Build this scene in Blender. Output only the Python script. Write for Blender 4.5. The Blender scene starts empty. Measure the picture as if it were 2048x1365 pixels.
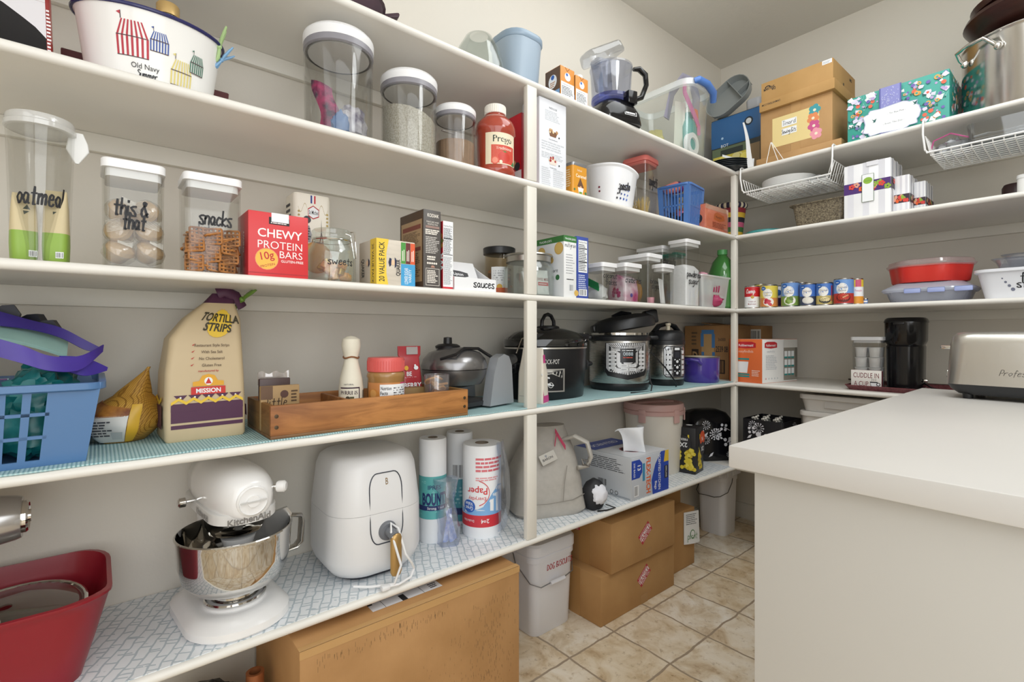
import bpy, bmesh, math, random
from mathutils import Vector, Matrix, noise
random.seed(7)
S = bpy.context.scene
COL = S.collection
pi = math.pi
# ------------------------------------------------------------------ camera, world, lights, exposure
FPX, U0, V0, TH = 990.736, 1024.0, 669.35, math.radians(-50.008)
CX, CY, CZ = 1.150, -2.392, 1.089
cd = bpy.data.cameras.new('camera'); cam = bpy.data.objects.new('camera', cd); COL.objects.link(cam)
cd.sensor_width = 36.0; cd.lens = 36.0 * FPX / 2048; cd.shift_y = (V0 - 682.5) / 2048
cd.clip_start = 0.02
cam.location = (CX, CY, CZ); cam.rotation_euler = (pi / 2, 0, -TH)
S.camera = cam
S.view_settings.view_transform = 'Standard'; S.view_settings.look = 'None'
S.view_settings.gamma = 1.0; S.view_settings.use_curve_mapping = False
S.view_settings.exposure = 0.15
w = bpy.data.worlds.new('world'); S.world = w; w.use_nodes = True
w.node_tree.nodes['Background'].inputs[0].default_value = (1, .97, .93, 1)
w.node_tree.nodes['Background'].inputs[1].default_value = 0.3
S.cycles.transparent_max_bounces = 40
S.cycles.max_bounces = 10; S.cycles.diffuse_bounces = 6
S.cycles.use_denoising = True
S.cycles.caustics_reflective = False; S.cycles.caustics_refractive = False

def area(name, loc, target, sx, sy, power, col=(1, .96, .9)):
    l = bpy.data.lights.new(name, 'AREA'); l.shape = 'RECTANGLE'; l.size = sx; l.size_y = sy
    l.energy = power; l.color = col
    o = bpy.data.objects.new(name, l); COL.objects.link(o); o.location = loc
    d = Vector(target) - Vector(loc); o.rotation_euler = d.to_track_quat('-Z', 'Y').to_euler()
    return o
pl = bpy.data.lights.new('ceiling_globe', 'POINT'); pl.energy = 10.5; pl.shadow_soft_size = .18; pl.color = (.95, .985, 1.0)
po = bpy.data.objects.new('ceiling_globe', pl); COL.objects.link(po); po.location = (1.15, -1.25, 2.2)
area('right_fill', (2.22, -2.0, 1.35), (0, -1.3, .95), 2.2, 2.3, 35, (.93, .98, 1.03))  # added soft light from the right; the wall there has no opening
area('back_fill', (1.2, -3.4, 1.4), (0.6, 0, 1.1), 1.6, 2.2, 13, (.93, .98, 1.03))  # added fill from behind the camera to lift the far wall
area('overhead_fill', (.85, -.8, 2.71), (.8, -.8, 0), .9, 1.5, 13, (.95, .985, 1.0))  # added soft light over the aisle to brighten floor and far shelves

# ------------------------------------------------------------------ picture <-> place helpers
SN, CS = math.sin(TH), math.cos(TH)
def ray(u):
    a = (u - U0) / FPX
    return SN + a * CS, CS - a * SN
def onx(u, x):
    dx, dy = ray(u); F = (x - CX) / dx
    return CY + F * dy, F
def ony(u, y):
    dx, dy = ray(u); F = (y - CY) / dy
    return CX + F * dx, F
def zat(v, F): return CZ - (v - V0) * F / FPX
def depth(x, y): return (x - CX) * SN + (y - CY) * CS
def onz(u, v, z):
    F = (CZ - z) * FPX / (v - V0); dx, dy = ray(u)
    return CX + F * dx, CY + F * dy

# ------------------------------------------------------------------ materials
def lin(h):
    h = h.lstrip('#'); o = []
    for i in (0, 2, 4):
        c = int(h[i:i + 2], 16) / 255
        o.append(c / 12.92 if c <= .04045 else ((c + .055) / 1.055) ** 2.4)
    return (*o, 1)
_m = {}
def newmat(n):
    m = bpy.data.materials.new(n); m.use_nodes = True
    return m, m.node_tree, m.node_tree.nodes['Principled BSDF']
def P(h, r=.5, metal=0, var=0, scale=8, bump=0, coat=0, sss=0, stretch=None, h2=None):
    """procedural painted / plastic / paper surface; var = noise variation of the colour"""
    k = (h, r, metal, var, scale, bump, coat, sss, stretch, h2)
    if k in _m: return _m[k]
    m, t, b = newmat('surface_' + h.strip('#'))
    b.inputs['Base Color'].default_value = lin(h); b.inputs['Roughness'].default_value = r
    b.inputs['Metallic'].default_value = metal; b.inputs['Coat Weight'].default_value = coat
    if sss:
        b.inputs['Subsurface Weight'].default_value = sss; b.inputs['Subsurface Radius'].default_value = (.01, .01, .01)
    if var or bump:
        tc = t.nodes.new('ShaderNodeTexCoord'); nz = t.nodes.new('ShaderNodeTexNoise')
        nz.inputs['Scale'].default_value = scale; nz.inputs['Detail'].default_value = 4
        if stretch:
            mp = t.nodes.new('ShaderNodeMapping'); mp.inputs['Scale'].default_value = stretch
            t.links.new(tc.outputs['Object'], mp.inputs[0]); t.links.new(mp.outputs[0], nz.inputs['Vector'])
        else: t.links.new(tc.outputs['Object'], nz.inputs['Vector'])
        if var:
            cr = t.nodes.new('ShaderNodeValToRGB'); c = lin(h); c2 = lin(h2) if h2 else [x * (1 - var) for x in c[:3]] + [1]
            cr.color_ramp.elements[0].position = .35; cr.color_ramp.elements[1].position = .65
            cr.color_ramp.elements[0].color = c2; cr.color_ramp.elements[1].color = c
            t.links.new(nz.outputs['Fac'], cr.inputs[0]); t.links.new(cr.outputs[0], b.inputs['Base Color'])
        if bump:
            bp = t.nodes.new('ShaderNodeBump'); bp.inputs['Strength'].default_value = bump; bp.inputs['Distance'].default_value = .004
            t.links.new(nz.outputs['Fac'], bp.inputs['Height']); t.links.new(bp.outputs[0], b.inputs['Normal'])
    _m[k] = m
    return m
def clear(h='#ffffff', gl=.10, r=.04, white=0.0):
    """thin clear plastic or glass: a tinted see-through sheet with a sharp reflection"""
    k = ('clear', h, gl, r, white)
    if k in _m: return _m[k]
    m, t, b = newmat('clear_' + h.strip('#')); n = t.nodes
    tr = n.new('ShaderNodeBsdfTransparent'); tr.inputs[0].default_value = lin(h)
    g = n.new('ShaderNodeBsdfGlossy'); g.inputs['Roughness'].default_value = r; g.inputs['Color'].default_value = (.95, .95, .95, 1)
    lw = n.new('ShaderNodeLayerWeight'); lw.inputs[0].default_value = .5
    fr = n.new('ShaderNodeMath'); fr.operation = 'POWER'; fr.inputs[1].default_value = 4; t.links.new(lw.outputs['Facing'], fr.inputs[0])
    mx = n.new('ShaderNodeMath'); mx.operation = 'MULTIPLY_ADD'; mx.inputs[1].default_value = .45; mx.inputs[2].default_value = gl * .3; mx.use_clamp = True
    t.links.new(fr.outputs[0], mx.inputs[0])
    ms = n.new('ShaderNodeMixShader'); t.links.new(mx.outputs[0], ms.inputs[0])
    last = tr.outputs[0]
    if white:
        df = n.new('ShaderNodeBsdfDiffuse'); df.inputs[0].default_value = lin(h)
        m2 = n.new('ShaderNodeMixShader'); m2.inputs[0].default_value = white
        t.links.new(last, m2.inputs[1]); t.links.new(df.outputs[0], m2.inputs[2]); last = m2.outputs[0]
    t.links.new(last, ms.inputs[1]); t.links.new(g.outputs[0], ms.inputs[2])
    t.links.new(ms.outputs[0], n['Material Output'].inputs[0])
    _m[k] = m
    return m
def tree(n):
    m, t, b = newmat(n); tc = t.nodes.new('ShaderNodeTexCoord')
    def N(ty, **kw):
        nd = t.nodes.new('ShaderNode' + ty)
        for k, v in kw.items(): nd.inputs[k.replace('_', ' ')].default_value = v
        return nd
    return m, t, b, tc, N
def ramp(t, src, stops):
    cr = t.nodes.new('ShaderNodeValToRGB'); e = cr.color_ramp.elements
    while len(e) < len(stops): e.new(.5)
    for q, (p, c) in zip(e, stops): q.position = p; q.color = lin(c)
    t.links.new(src, cr.inputs[0]); return cr.outputs[0]
def wall_mat(n, c):
    m, t, b, tc, N = tree(n)
    nz = N('TexNoise', Scale=90.0, Detail=3.0); t.links.new(tc.outputs['Object'], nz.inputs['Vector'])
    bp = N('Bump', Strength=.12, Distance=.004); t.links.new(nz.outputs['Fac'], bp.inputs['Height']); t.links.new(bp.outputs[0], b.inputs['Normal'])
    n2 = N('TexNoise', Scale=1.3, Detail=2.0); t.links.new(tc.outputs['Object'], n2.inputs['Vector'])
    o = ramp(t, n2.outputs['Fac'], [(.3, c[0]), (.7, c[1])]); t.links.new(o, b.inputs['Base Color'])
    b.inputs['Roughness'].default_value = .7
    return m
M_WALL = wall_mat('wall_paint', ('#dcd6cb', '#dfdad0'))
M_CEIL = wall_mat('ceiling_paint', ('#d8d4cc', '#dcd8d0'))
M_SHELF = P('#e9e6df', .38, var=.04, scale=5)
M_TRIM = P('#e4e0d6', .45, var=.03, scale=4)
def floor_mat():
    m, t, b, tc, N = tree('stone_tile_vinyl')
    mp = N('Mapping'); t.links.new(tc.outputs['Object'], mp.inputs[0])
    wob = N('TexNoise', Scale=9.0, Detail=3.0); t.links.new(tc.outputs['Object'], wob.inputs['Vector'])
    mixv = t.nodes.new('ShaderNodeMix'); mixv.data_type = 'RGBA'; mixv.blend_type = 'LINEAR_LIGHT'; mixv.inputs[0].default_value = .012
    t.links.new(mp.outputs[0], mixv.inputs[6]); t.links.new(wob.outputs['Color'], mixv.inputs[7])
    br = N('TexBrick', Scale=1.0, Mortar_Size=.0045, Mortar_Smooth=.3, Bias=0.0, Brick_Width=.235, Row_Height=.235)
    br.offset = 0.0; br.inputs['Color1'].default_value = (0, 0, 0, 1); br.inputs['Color2'].default_value = (1, 1, 1, 1)
    t.links.new(mixv.outputs[2], br.inputs['Vector'])
    n1 = N('TexNoise', Scale=11.0, Detail=9.0, Roughness=.62, Distortion=.6); t.links.new(tc.outputs['Object'], n1.inputs['Vector'])
    c1 = ramp(t, n1.outputs['Fac'], [(.26, '#b39a7c'), (.42, '#d6c6ad'), (.54, '#e6dccb'), (.72, '#f2ede4')])
    n2 = N('TexNoise', Scale=38.0, Detail=6.0, Roughness=.7); t.links.new(tc.outputs['Object'], n2.inputs['Vector'])
    c2 = ramp(t, n2.outputs['Fac'], [(.3, '#a58d6e'), (.44, '#ffffff'), (1, '#ffffff')])
    mul = t.nodes.new('ShaderNodeMix'); mul.data_type = 'RGBA'; mul.blend_type = 'MULTIPLY'; mul.inputs[0].default_value = .7
    t.links.new(c1, mul.inputs[6]); t.links.new(c2, mul.inputs[7])
    tint = ramp(t, br.outputs['Color'], [(0, '#f0dfc2'), (.5, '#ffffff'), (1, '#f4ead8')])
    m3 = t.nodes.new('ShaderNodeMix'); m3.data_type = 'RGBA'; m3.blend_type = 'MULTIPLY'; m3.inputs[0].default_value = .8
    t.links.new(mul.outputs[2], m3.inputs[6]); t.links.new(tint, m3.inputs[7])
    m4 = t.nodes.new('ShaderNodeMix'); m4.data_type = 'RGBA'; t.links.new(br.outputs['Fac'], m4.inputs[0])
    t.links.new(m3.outputs[2], m4.inputs[6]); m4.inputs[7].default_value = lin('#a08f7a')
    t.links.new(m4.outputs[2], b.inputs['Base Color']); b.inputs['Roughness'].default_value = .5
    bp = N('Bump', Strength=.25, Distance=.003); bp.invert = True; t.links.new(br.outputs['Fac'], bp.inputs['Height']); t.links.new(bp.outputs[0], b.inputs['Normal'])
    return m
def cardboard(n='cardboard', a='#bd9564', b2='#a98253'):
    k = ('card', a, b2)
    if k in _m: return _m[k]
    m, t, b, tc, N = tree(n)
    n1 = N('TexNoise', Scale=6.0, Detail=5.0); t.links.new(tc.outputs['Object'], n1.inputs['Vector'])
    t.links.new(ramp(t, n1.outputs['Fac'], [(.3, b2), (.7, a)]), b.inputs['Base Color'])
    wv = N('TexWave', Scale=60.0); wv.bands_direction = 'X'; t.links.new(tc.outputs['Object'], wv.inputs['Vector'])
    bp = N('Bump', Strength=.04, Distance=.002); t.links.new(wv.outputs['Fac'], bp.inputs['Height']); t.links.new(bp.outputs[0], b.inputs['Normal'])
    b.inputs['Roughness'].default_value = .75
    _m[k] = m
    return m
def wood(n, a, b2, axis=(1, 9, 9), sc=3.5):
    k = ('wood', a, b2, axis)
    if k in _m: return _m[k]
    m, t, b, tc, N = tree(n)
    mp = N('Mapping', Scale=axis); t.links.new(tc.outputs['Object'], mp.inputs[0])
    n1 = N('TexNoise', Scale=sc, Detail=8.0, Roughness=.6, Distortion=1.2); t.links.new(mp.outputs[0], n1.inputs['Vector'])
    n2 = N('TexNoise', Scale=5.0, Detail=3.0); t.links.new(tc.outputs['Object'], n2.inputs['Vector'])
    c1 = ramp(t, n1.outputs['Fac'], [(.25, b2), (.6, a), (.8, a)]); c2 = ramp(t, n2.outputs['Fac'], [(.3, '#b09070'), (.55, '#ffffff')])
    mul = t.nodes.new('ShaderNodeMix'); mul.data_type = 'RGBA'; mul.blend_type = 'MULTIPLY'; mul.inputs[0].default_value = .6
    t.links.new(c1, mul.inputs[6]); t.links.new(c2, mul.inputs[7]); t.links.new(mul.outputs[2], b.inputs['Base Color'])
    b.inputs['Roughness'].default_value = .55
    _m[k] = m
    return m
def steel(n='brushed_steel', c='#cfcdc8', r=.28, vert=True):
    k = ('steel', c, r, vert)
    if k in _m: return _m[k]
    m, t, b, tc, N = tree(n)
    mp = N('Mapping', Scale=(1, 1, 60) if vert else (60, 60, 1)); t.links.new(tc.outputs['Object'], mp.inputs[0])
    n1 = N('TexNoise', Scale=12.0, Detail=4.0); t.links.new(mp.outputs[0], n1.inputs['Vector'])
    rr = N('MapRange'); rr.inputs[3].default_value = r - .06; rr.inputs[4].default_value = r + .1
    t.links.new(n1.outputs['Fac'], rr.inputs[0]); t.links.new(rr.outputs[0], b.inputs['Roughness'])
    b.inputs['Base Color'].default_value = lin(c); b.inputs['Metallic'].default_value = 1
    _m[k] = m
    return m
CHROME = P('#e2e0dc', .07, 1)
WHITE = P('#eeeeec', .35); PAPER = P('#eef0f2', .6); BLACK = P('#1b1b1d', .35); INK = P('#26262a', .6)
GREYTXT = P('#9a9ba0', .7); DKTXT = P('#4a4b50', .7)
CLEAR = clear('#f7f7f6', .10); FROST = clear('#eceeef', .10, .2, .35)
# ------------------------------------------------------------------ stroke lettering (handwritten words)
_G = {'a': "44 25 03 11 20 42|44 43 41 50", 'b': "09 00|03 25 43 41 20 01", 'c': "44 25 03 01 20 41", 'd': "44 25 03 01 20 42|49 40",
 'e': "03 33 35 15 02 10 30 41", 'f': "48 39 28 2b|05 45", 'g': "44 25 03 11 31 44|45 4a 2d 0c", 'h': "09 00|03 25 44 40", 'i': "05 00|07 08",
 'k': "09 00|45 02 40", 'l': "09 00", 'm': "05 00|03 25 34 30|33 55 64 60", 'n': "05 00|03 25 44 40", 'o': "25 03 11 20 42 44 25",
 'p': "05 0d|04 25 43 41 20 01", 'r': "05 00|03 25 45", 's': "45 25 04 32 40 10 01", 't': "28 20 30|05 45", 'u': "05 01 20 41|45 40",
 'w': "05 10 33 50 65", 'y': "05 02 32|45 41 3c 1d", 'z': "05 45 00 40", '&': "50 17 28 37 04 01 20 52", 'v': "05 20 45",
 'S': "48 29 07 44 31 10 01", 'P': "09 00|09 39 46 34 04", 'D': "09 00|09 37 42 00", 'O': "29 05 11 30 55 38 29", 'G': "48 29 04 10 40 43 23",
 'B': "09 00|09 38 05 42 20 00", 'I': "09 00", 'C': "47 29 04 10 41", 'U': "09 02 20 42 49", 'T': "09 49|29 20", 'N': "00 09 40 49",
 'L': "09 00 40", 'E': "49 09 00 40|05 35", 'A': "00 29 40|13 33", ' ': "", 'R': "09 00|09 38 05|05 40"}
_W = {'i': 1, 'l': 1, 'm': 7, 'w': 7, ' ': 2, 'I': 1, 'a': 5, 'O': 5}
def _pt(s):
    y = s[1]
    return (int(s[0]), int(y) if y.isdigit() else -(ord(y) - 96))
def _smooth(p, n=4):
    if len(p) < 3: return p
    o = []
    for i in range(len(p) - 1):
        a = p[max(i - 1, 0)]; b = p[i]; c = p[i + 1]; d = p[min(i + 2, len(p) - 1)]
        for k in range(n):
            t = k / n
            o.append(tuple(.5 * (2 * b[j] + (c[j] - a[j]) * t + (2 * a[j] - 5 * b[j] + 4 * c[j] - d[j]) * t * t + (3 * b[j] - a[j] - 3 * c[j] + d[j]) * t ** 3) for j in (0, 1)))
    o.append(p[-1])
    return o
def hand_strokes(txt, gap=1.6):
    x = 0; out = []
    for ch in txt:
        for st in _G.get(ch, '').split('|'):
            p = [_pt(s) for s in st.split()]
            if p: out.append([(x + q[0], q[1]) for q in _smooth(p)])
        x += _W.get(ch, 4) + gap
    return out, x - gap
_txt = {}
def text_mesh(body, bold=0):
    k = (body, bold)
    if k not in _txt:
        c = bpy.data.curves.new('lettering', 'FONT'); c.body = body; c.offset = bold; c.resolution_u = 3; c.size = 1
        o = bpy.data.objects.new('lettering', c); me = o.to_mesh()
        vs = [(v.co.x, v.co.y) for v in me.vertices]; fs = [tuple(p.vertices) for p in me.polygons]
        o.to_mesh_clear(); bpy.data.objects.remove(o); bpy.data.curves.remove(c)
        if not vs: vs = [(0, 0), (1, 0), (1, 1)]; fs = []
        x0 = min(v[0] for v in vs); x1 = max(v[0] for v in vs)
        _txt[k] = ([(x - x0, y) for x, y in vs], fs, x1 - x0)
    return _txt[k]
# ------------------------------------------------------------------ faces to print on
class Face:
    curved = False
    def __init__(s, W, H, fn): s.W, s.H, s.fn = W, H, fn
def qface(p00, p10, p11, p01):
    p00, p10, p11, p01 = map(Vector, (p00, p10, p11, p01))
    n = (p10 - p00).cross(p01 - p00).normalized()
    def fn(s, t, l): return p00 * (1 - s) * (1 - t) + p10 * s * (1 - t) + p11 * s * t + p01 * (1 - s) * t + n * l
    return Face((p10 - p00).length, (p01 - p00).length, fn)
def bface(side, w, d, h, z=0, cx=0, cy=0):
    x0, x1, y0, y1 = cx - w / 2, cx + w / 2, cy - d / 2, cy + d / 2; z1 = z + h
    return {'F': lambda: qface((x0, y0, z), (x1, y0, z), (x1, y0, z1), (x0, y0, z1)),
            'R': lambda: qface((x1, y0, z), (x1, y1, z), (x1, y1, z1), (x1, y0, z1)),
            'L': lambda: qface((x0, y1, z), (x0, y0, z), (x0, y0, z1), (x0, y1, z1)),
            'T': lambda: qface((x0, y0, z1), (x1, y0, z1), (x1, y1, z1), (x0, y1, z1)),
            'B': lambda: qface((x1, y1, z), (x0, y1, z), (x0, y1, z1), (x1, y1, z1))}[side]()
def cface(r, a0, a1, z0, z1, cx=0, cy=0, r2=None, sy=1):
    """part of a cylinder (cone): angles from the front, degrees, + = viewer's right"""
    a0, a1 = math.radians(a0), math.radians(a1); r2 = r if r2 is None else r2
    def fn(s, t, l):
        a = a0 + (a1 - a0) * s; q = r + (r2 - r) * t + l
        return Vector((cx + q * math.sin(a), cy - q * math.cos(a) * sy, z0 + (z1 - z0) * t))
    q = Face(r * (a1 - a0), z1 - z0, fn); q.curved = True
    return q
# ------------------------------------------------------------------ mesh builder
def rrect(w, d, r, n=5, p=None):
    r = max(min(r, w / 2 - 1e-5, d / 2 - 1e-5), 1e-5); o = []
    for cx, cy, a in ((w / 2 - r, -d / 2 + r, -pi / 2), (w / 2 - r, d / 2 - r, 0), (-w / 2 + r, d / 2 - r, pi / 2), (-w / 2 + r, -d / 2 + r, pi)):
        for i in range(n + 1):
            t = a + i * pi / 2 / n; o.append((cx + r * math.cos(t), cy + r * math.sin(t)))
    return o
class MB:
    def __init__(s): s.bm = bmesh.new(); s.mats = []; s.M = Matrix(); s.lay = 0
    def mi(s, m):
        if m not in s.mats: s.mats.append(m)
        return s.mats.index(m)
    def v(s, p): return s.bm.verts.new(s.M @ Vector(p))
    def f(s, vs, m, smooth=False):
        try: q = s.bm.faces.new(vs)
        except ValueError: return None
        q.material_index = s.mi(m); q.smooth = smooth
        return q
    def box(s, x0, y0, z0, x1, y1, z1, m, bev=0, fm=None, seg=2):
        V = [s.v(p) for p in ((x0, y0, z0), (x1, y0, z0), (x1, y1, z0), (x0, y1, z0), (x0, y0, z1), (x1, y0, z1), (x1, y1, z1), (x0, y1, z1))]
        fm = fm or {}; F = []
        for k, ids in (('D', (3, 2, 1, 0)), ('T', (4, 5, 6, 7)), ('F', (0, 1, 5, 4)), ('R', (1, 2, 6, 5)), ('B', (2, 3, 7, 6)), ('L', (3, 0, 4, 7))):
            F.append(s.f([V[i] for i in ids], fm.get(k, m)))
        if bev:
            ed = list({e for q in F for e in q.edges})
            r = bmesh.ops.bevel(s.bm, geom=ed, offset=bev, segments=seg, affect='EDGES', profile=.5)
            for q in r['faces']: q.smooth = True
        return s
    def cbox(s, w, d, h, m, z=0, bev=0, fm=None, cx=0, cy=0): return s.box(cx - w / 2, cy - d / 2, z, cx + w / 2, cy + d / 2, z + h, m, bev, fm)
    def rings(s, rs, m, cap0=True, cap1=True, smooth=True, closed=False):
        """loft through rings (lists of equal length of 3-D points); m = material or one per band"""
        R = [[s.v(p) for p in r] for r in rs]; n = len(R[0]); k = len(R)
        for i in range(k if closed else k - 1):
            a, b = R[i], R[(i + 1) % k]; mm = m[i] if isinstance(m, (list, tuple)) else m
            for j in range(n): s.f([a[j], a[(j + 1) % n], b[(j + 1) % n], b[j]], mm, smooth)
        if not closed:
            if cap0: s.f(R[0][::-1], m[0] if isinstance(m, (list, tuple)) else m)
            if cap1: s.f(R[-1], m[-1] if isinstance(m, (list, tuple)) else m)
        return s
    def rloft(s, prof, m, cap0=True, cap1=True, n=5, cx=0, cy=0):
        """rounded-rectangle loft: prof = [(z, w, d, r[, dx, dy])]"""
        rs = []
        for q in prof:
            z, w, d, r = q[:4]; dx, dy = (q[4], q[5]) if len(q) > 4 else (0, 0)
            rs.append([(cx + dx + x, cy + dy + y, z) for x, y in rrect(w, d, r, n)])
        return s.rings(rs, m, cap0, cap1)
    def lathe(s, prof, m, seg=32, cx=0, cy=0, cap0=True, cap1=True, sx=1, sy=1, wob=None):
        rs = []
        for r, z in prof:
            r = max(r, 1e-4)
            rs.append([(cx + sx * r * math.cos(2 * pi * j / seg), cy + sy * r * math.sin(2 * pi * j / seg), z if not wob else wob(2 * pi * j / seg, r, z)) for j in range(seg)])
        return s.rings(rs, m, cap0, cap1)
    def tube(s, pts, r, m, seg=8, closed=False, flat=None):
        pts = [Vector(p) for p in pts]; n = len(pts); rs = []; up = None
        for i, p in enumerate(pts):
            if closed: t = pts[(i + 1) % n] - pts[i - 1]
            else: t = pts[min(i + 1, n - 1)] - pts[max(i - 1, 0)]
            t = t.normalized()
            if up is None: up = Vector((0, 0, 1)) if abs(t.z) < .9 else Vector((1, 0, 0))
            x = t.cross(up)
            if x.length < 1e-5: x = t.orthogonal()
            x.normalize(); y = x.cross(t).normalized(); up = y
            ri = r[i] if isinstance(r, (list, tuple)) else r
            a, b = (ri, ri) if flat is None else (ri * flat[0], ri * flat[1])
            rs.append([p + x * a * math.cos(2 * pi * j / seg) + y * b * math.sin(2 * pi * j / seg) for j in range(seg)])
        return s.rings(rs, m, True, True, True, closed)
    def ell(s, c, r, m, seg=16, rg=10, e=1):
        rs = []
        for i in range(rg + 1):
            t = -pi / 2 + pi * i / rg; k = max(math.cos(t), 1e-3)
            rs.append([(c[0] + r[0] * k * math.cos(2 * pi * j / seg), c[1] + r[1] * k * math.sin(2 * pi * j / seg), c[2] + r[2] * math.sin(t)) for j in range(seg)])
        return s.rings(rs, m)
    def blob(s, c, r, m, amp=.2, fr=2, seed=0, seg=20, rg=14, flat0=None):
        rs = []; off = Vector((seed * 3.1, seed * 1.7, seed * 5.3))
        for i in range(rg + 1):
            t = -pi / 2 + pi * i / rg; k = max(math.cos(t), 1e-3); ring = []
            for j in range(seg):
                d = Vector((k * math.cos(2 * pi * j / seg), k * math.sin(2 * pi * j / seg), math.sin(t)))
                g = 1 + amp * noise.noise(d * fr + off)
                p = Vector((c[0] + r[0] * d.x * g, c[1] + r[1] * d.y * g, c[2] + r[2] * d.z * g))
                if flat0 is not None: p.z = max(p.z, flat0)
                ring.append(p)
            rs.append(ring)
        return s.rings(rs, m)
    def prism(s, poly, y0, y1, m, smooth=False, mside=None):
        """polygon in the x-z plane, extruded along y"""
        a = [s.v((x, y0, z)) for x, z in poly]; b = [s.v((x, y1, z)) for x, z in poly]; n = len(poly)
        s.f(a, m); s.f(b[::-1], m)
        for i in range(n): s.f([a[(i + 1) % n], a[i], b[i], b[(i + 1) % n]], mside or m, smooth)
        return s
    def sheet(s, fn, nu, nv, m, thick=.002, smooth=True):
        """thin sheet of real thickness: fn(s,t)->point"""
        P0 = [[Vector(fn(i / nu, j / nv)) for i in range(nu + 1)] for j in range(nv + 1)]
        def nrm(i, j):
            a = P0[j][min(i + 1, nu)] - P0[j][max(i - 1, 0)]; b = P0[min(j + 1, nv)][i] - P0[max(j - 1, 0)][i]
            n = a.cross(b); return n.normalized() if n.length > 1e-9 else Vector((0, 0, 1))
        A = [[s.v(P0[j][i]) for i in range(nu + 1)] for j in range(nv + 1)]
        B = [[s.v(P0[j][i] - nrm(i, j) * thick) for i in range(nu + 1)] for j in range(nv + 1)]
        for j in range(nv):
            for i in range(nu):
                s.f([A[j][i], A[j][i + 1], A[j + 1][i + 1], A[j + 1][i]], m, smooth)
                s.f([B[j][i], B[j + 1][i], B[j + 1][i + 1], B[j][i + 1]], m, smooth)
        for i in range(nu):
            s.f([A[0][i], B[0][i], B[0][i + 1], A[0][i + 1]], m); s.f([A[nv][i], A[nv][i + 1], B[nv][i + 1], B[nv][i]], m)
        for j in range(nv):
            s.f([A[j][0], A[j + 1][0], B[j + 1][0], B[j][0]], m); s.f([A[j][nu], B[j][nu], B[j + 1][nu], A[j + 1][nu]], m)
        return s
    # ---- prints (thin layers of ink or label lying on a face)
    def _l(s): s.lay += 1; return .0003 + .00003 * s.lay
    def rect(s, F, x0, y0, x1, y1, m, n=1):
        if F.curved: n = max(n, int(abs(x1 - x0) / .04) + 1)
        l = s._l(); top = [s.v(F.fn(x0 + (x1 - x0) * i / n, y1, l)) for i in range(n + 1)]; bot = [s.v(F.fn(x0 + (x1 - x0) * i / n, y0, l)) for i in range(n + 1)]
        for i in range(n): s.f([bot[i], bot[i + 1], top[i + 1], top[i]], m, n > 1)
        return s
    def poly(s, F, pts, m):
        l = s._l()
        if not F.curved: s.f([s.v(F.fn(x, y, l)) for x, y in pts], m); return s
        pts = [(a[0] + (b[0] - a[0]) * i / n, a[1] + (b[1] - a[1]) * i / n) for a, b in zip(pts, list(pts[1:]) + [pts[0]]) for n in [max(1, int(abs(b[0] - a[0]) / .05))] for i in range(n)]
        cx = sum(p[0] for p in pts) / len(pts); cy = sum(p[1] for p in pts) / len(pts); R = None
        for k in (1, .75, .5, .25):
            N = [s.v(F.fn(cx + (x - cx) * k, cy + (y - cy) * k, l)) for x, y in pts]
            if R:
                for i in range(len(N)): s.f([R[i], R[(i + 1) % len(N)], N[(i + 1) % len(N)], N[i]], m)
            R = N
        s.f(R, m); return s
    def circ(s, F, cx, cy, r, m, ry=None, n=20):
        """r, ry as fractions of the face height; round on the face"""
        ry = r if ry is None else ry; k = F.H / F.W
        return s.poly(F, [(cx + r * k * math.cos(2 * pi * i / n), cy + ry * math.sin(2 * pi * i / n)) for i in range(n)], m)
    def text(s, F, body, cx, cy, h, m, w=None, bold=0, rot=0, shear=0):
        """h = cap height as a fraction of the face height; w = widest allowed (fraction of face width)"""
        vs, fs, tw = text_mesh(body, bold); k = h * F.H / .73; l = s._l(); kx = k
        if rot in (90, -90, 180): lim = (w or 9) * (F.H if rot != 180 else F.W)
        else: lim = (w or 9) * F.W
        if tw * kx > lim: kx = lim / tw
        a = math.radians(rot); ca, sa = math.cos(a), math.sin(a); V = []
        for x, y in vs:
            px = (x - tw / 2) * kx + y * k * shear; py = (y - .36) * k
            qx, qy = px * ca - py * sa, px * sa + py * ca
            V.append(s.v(F.fn(cx + qx / F.W, cy + qy / F.H, l)))
        for q in fs: s.f([V[i] for i in q], m)
        return s
    def hand(s, F, body, cx, cy, h, m, w=None, th=.8, rot=0, gap=1.6, shear=.08, mirror=False):
        st, tw = hand_strokes(body, gap); k = h * F.H / 9; kx = k; l = s._l()
        if w and tw * kx > w * F.W: kx = w * F.W / tw
        a = math.radians(rot); ca, sa = math.cos(a), math.sin(a)
        for p in st:
            q = []
            for x, y in p:
                px = (x - tw / 2) * kx + (y - 3) * k * shear; py = (y - 3) * k
                if mirror: px = -px
                q.append(Vector((px * ca - py * sa, px * sa + py * ca)))
            A = []; B = []
            for i, c in enumerate(q):
                d = q[min(i + 1, len(q) - 1)] - q[max(i - 1, 0)]; d = d.normalized() if d.length > 1e-9 else Vector((1, 0))
                nn = Vector((-d.y, d.x)) * k * th / 2 * (1.15 if i % 3 else .9)
                e = d * k * th * .3 * ((i == len(q) - 1) - (i == 0)); c = c + e
                A.append(s.v(F.fn(cx + (c + nn).x / F.W, cy + (c + nn).y / F.H, l))); B.append(s.v(F.fn(cx + (c - nn).x / F.W, cy + (c - nn).y / F.H, l)))
            for i in range(len(q) - 1): s.f([B[i], B[i + 1], A[i + 1], A[i]] if not mirror else [A[i], A[i + 1], B[i + 1], B[i]], m)
        return s
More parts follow.
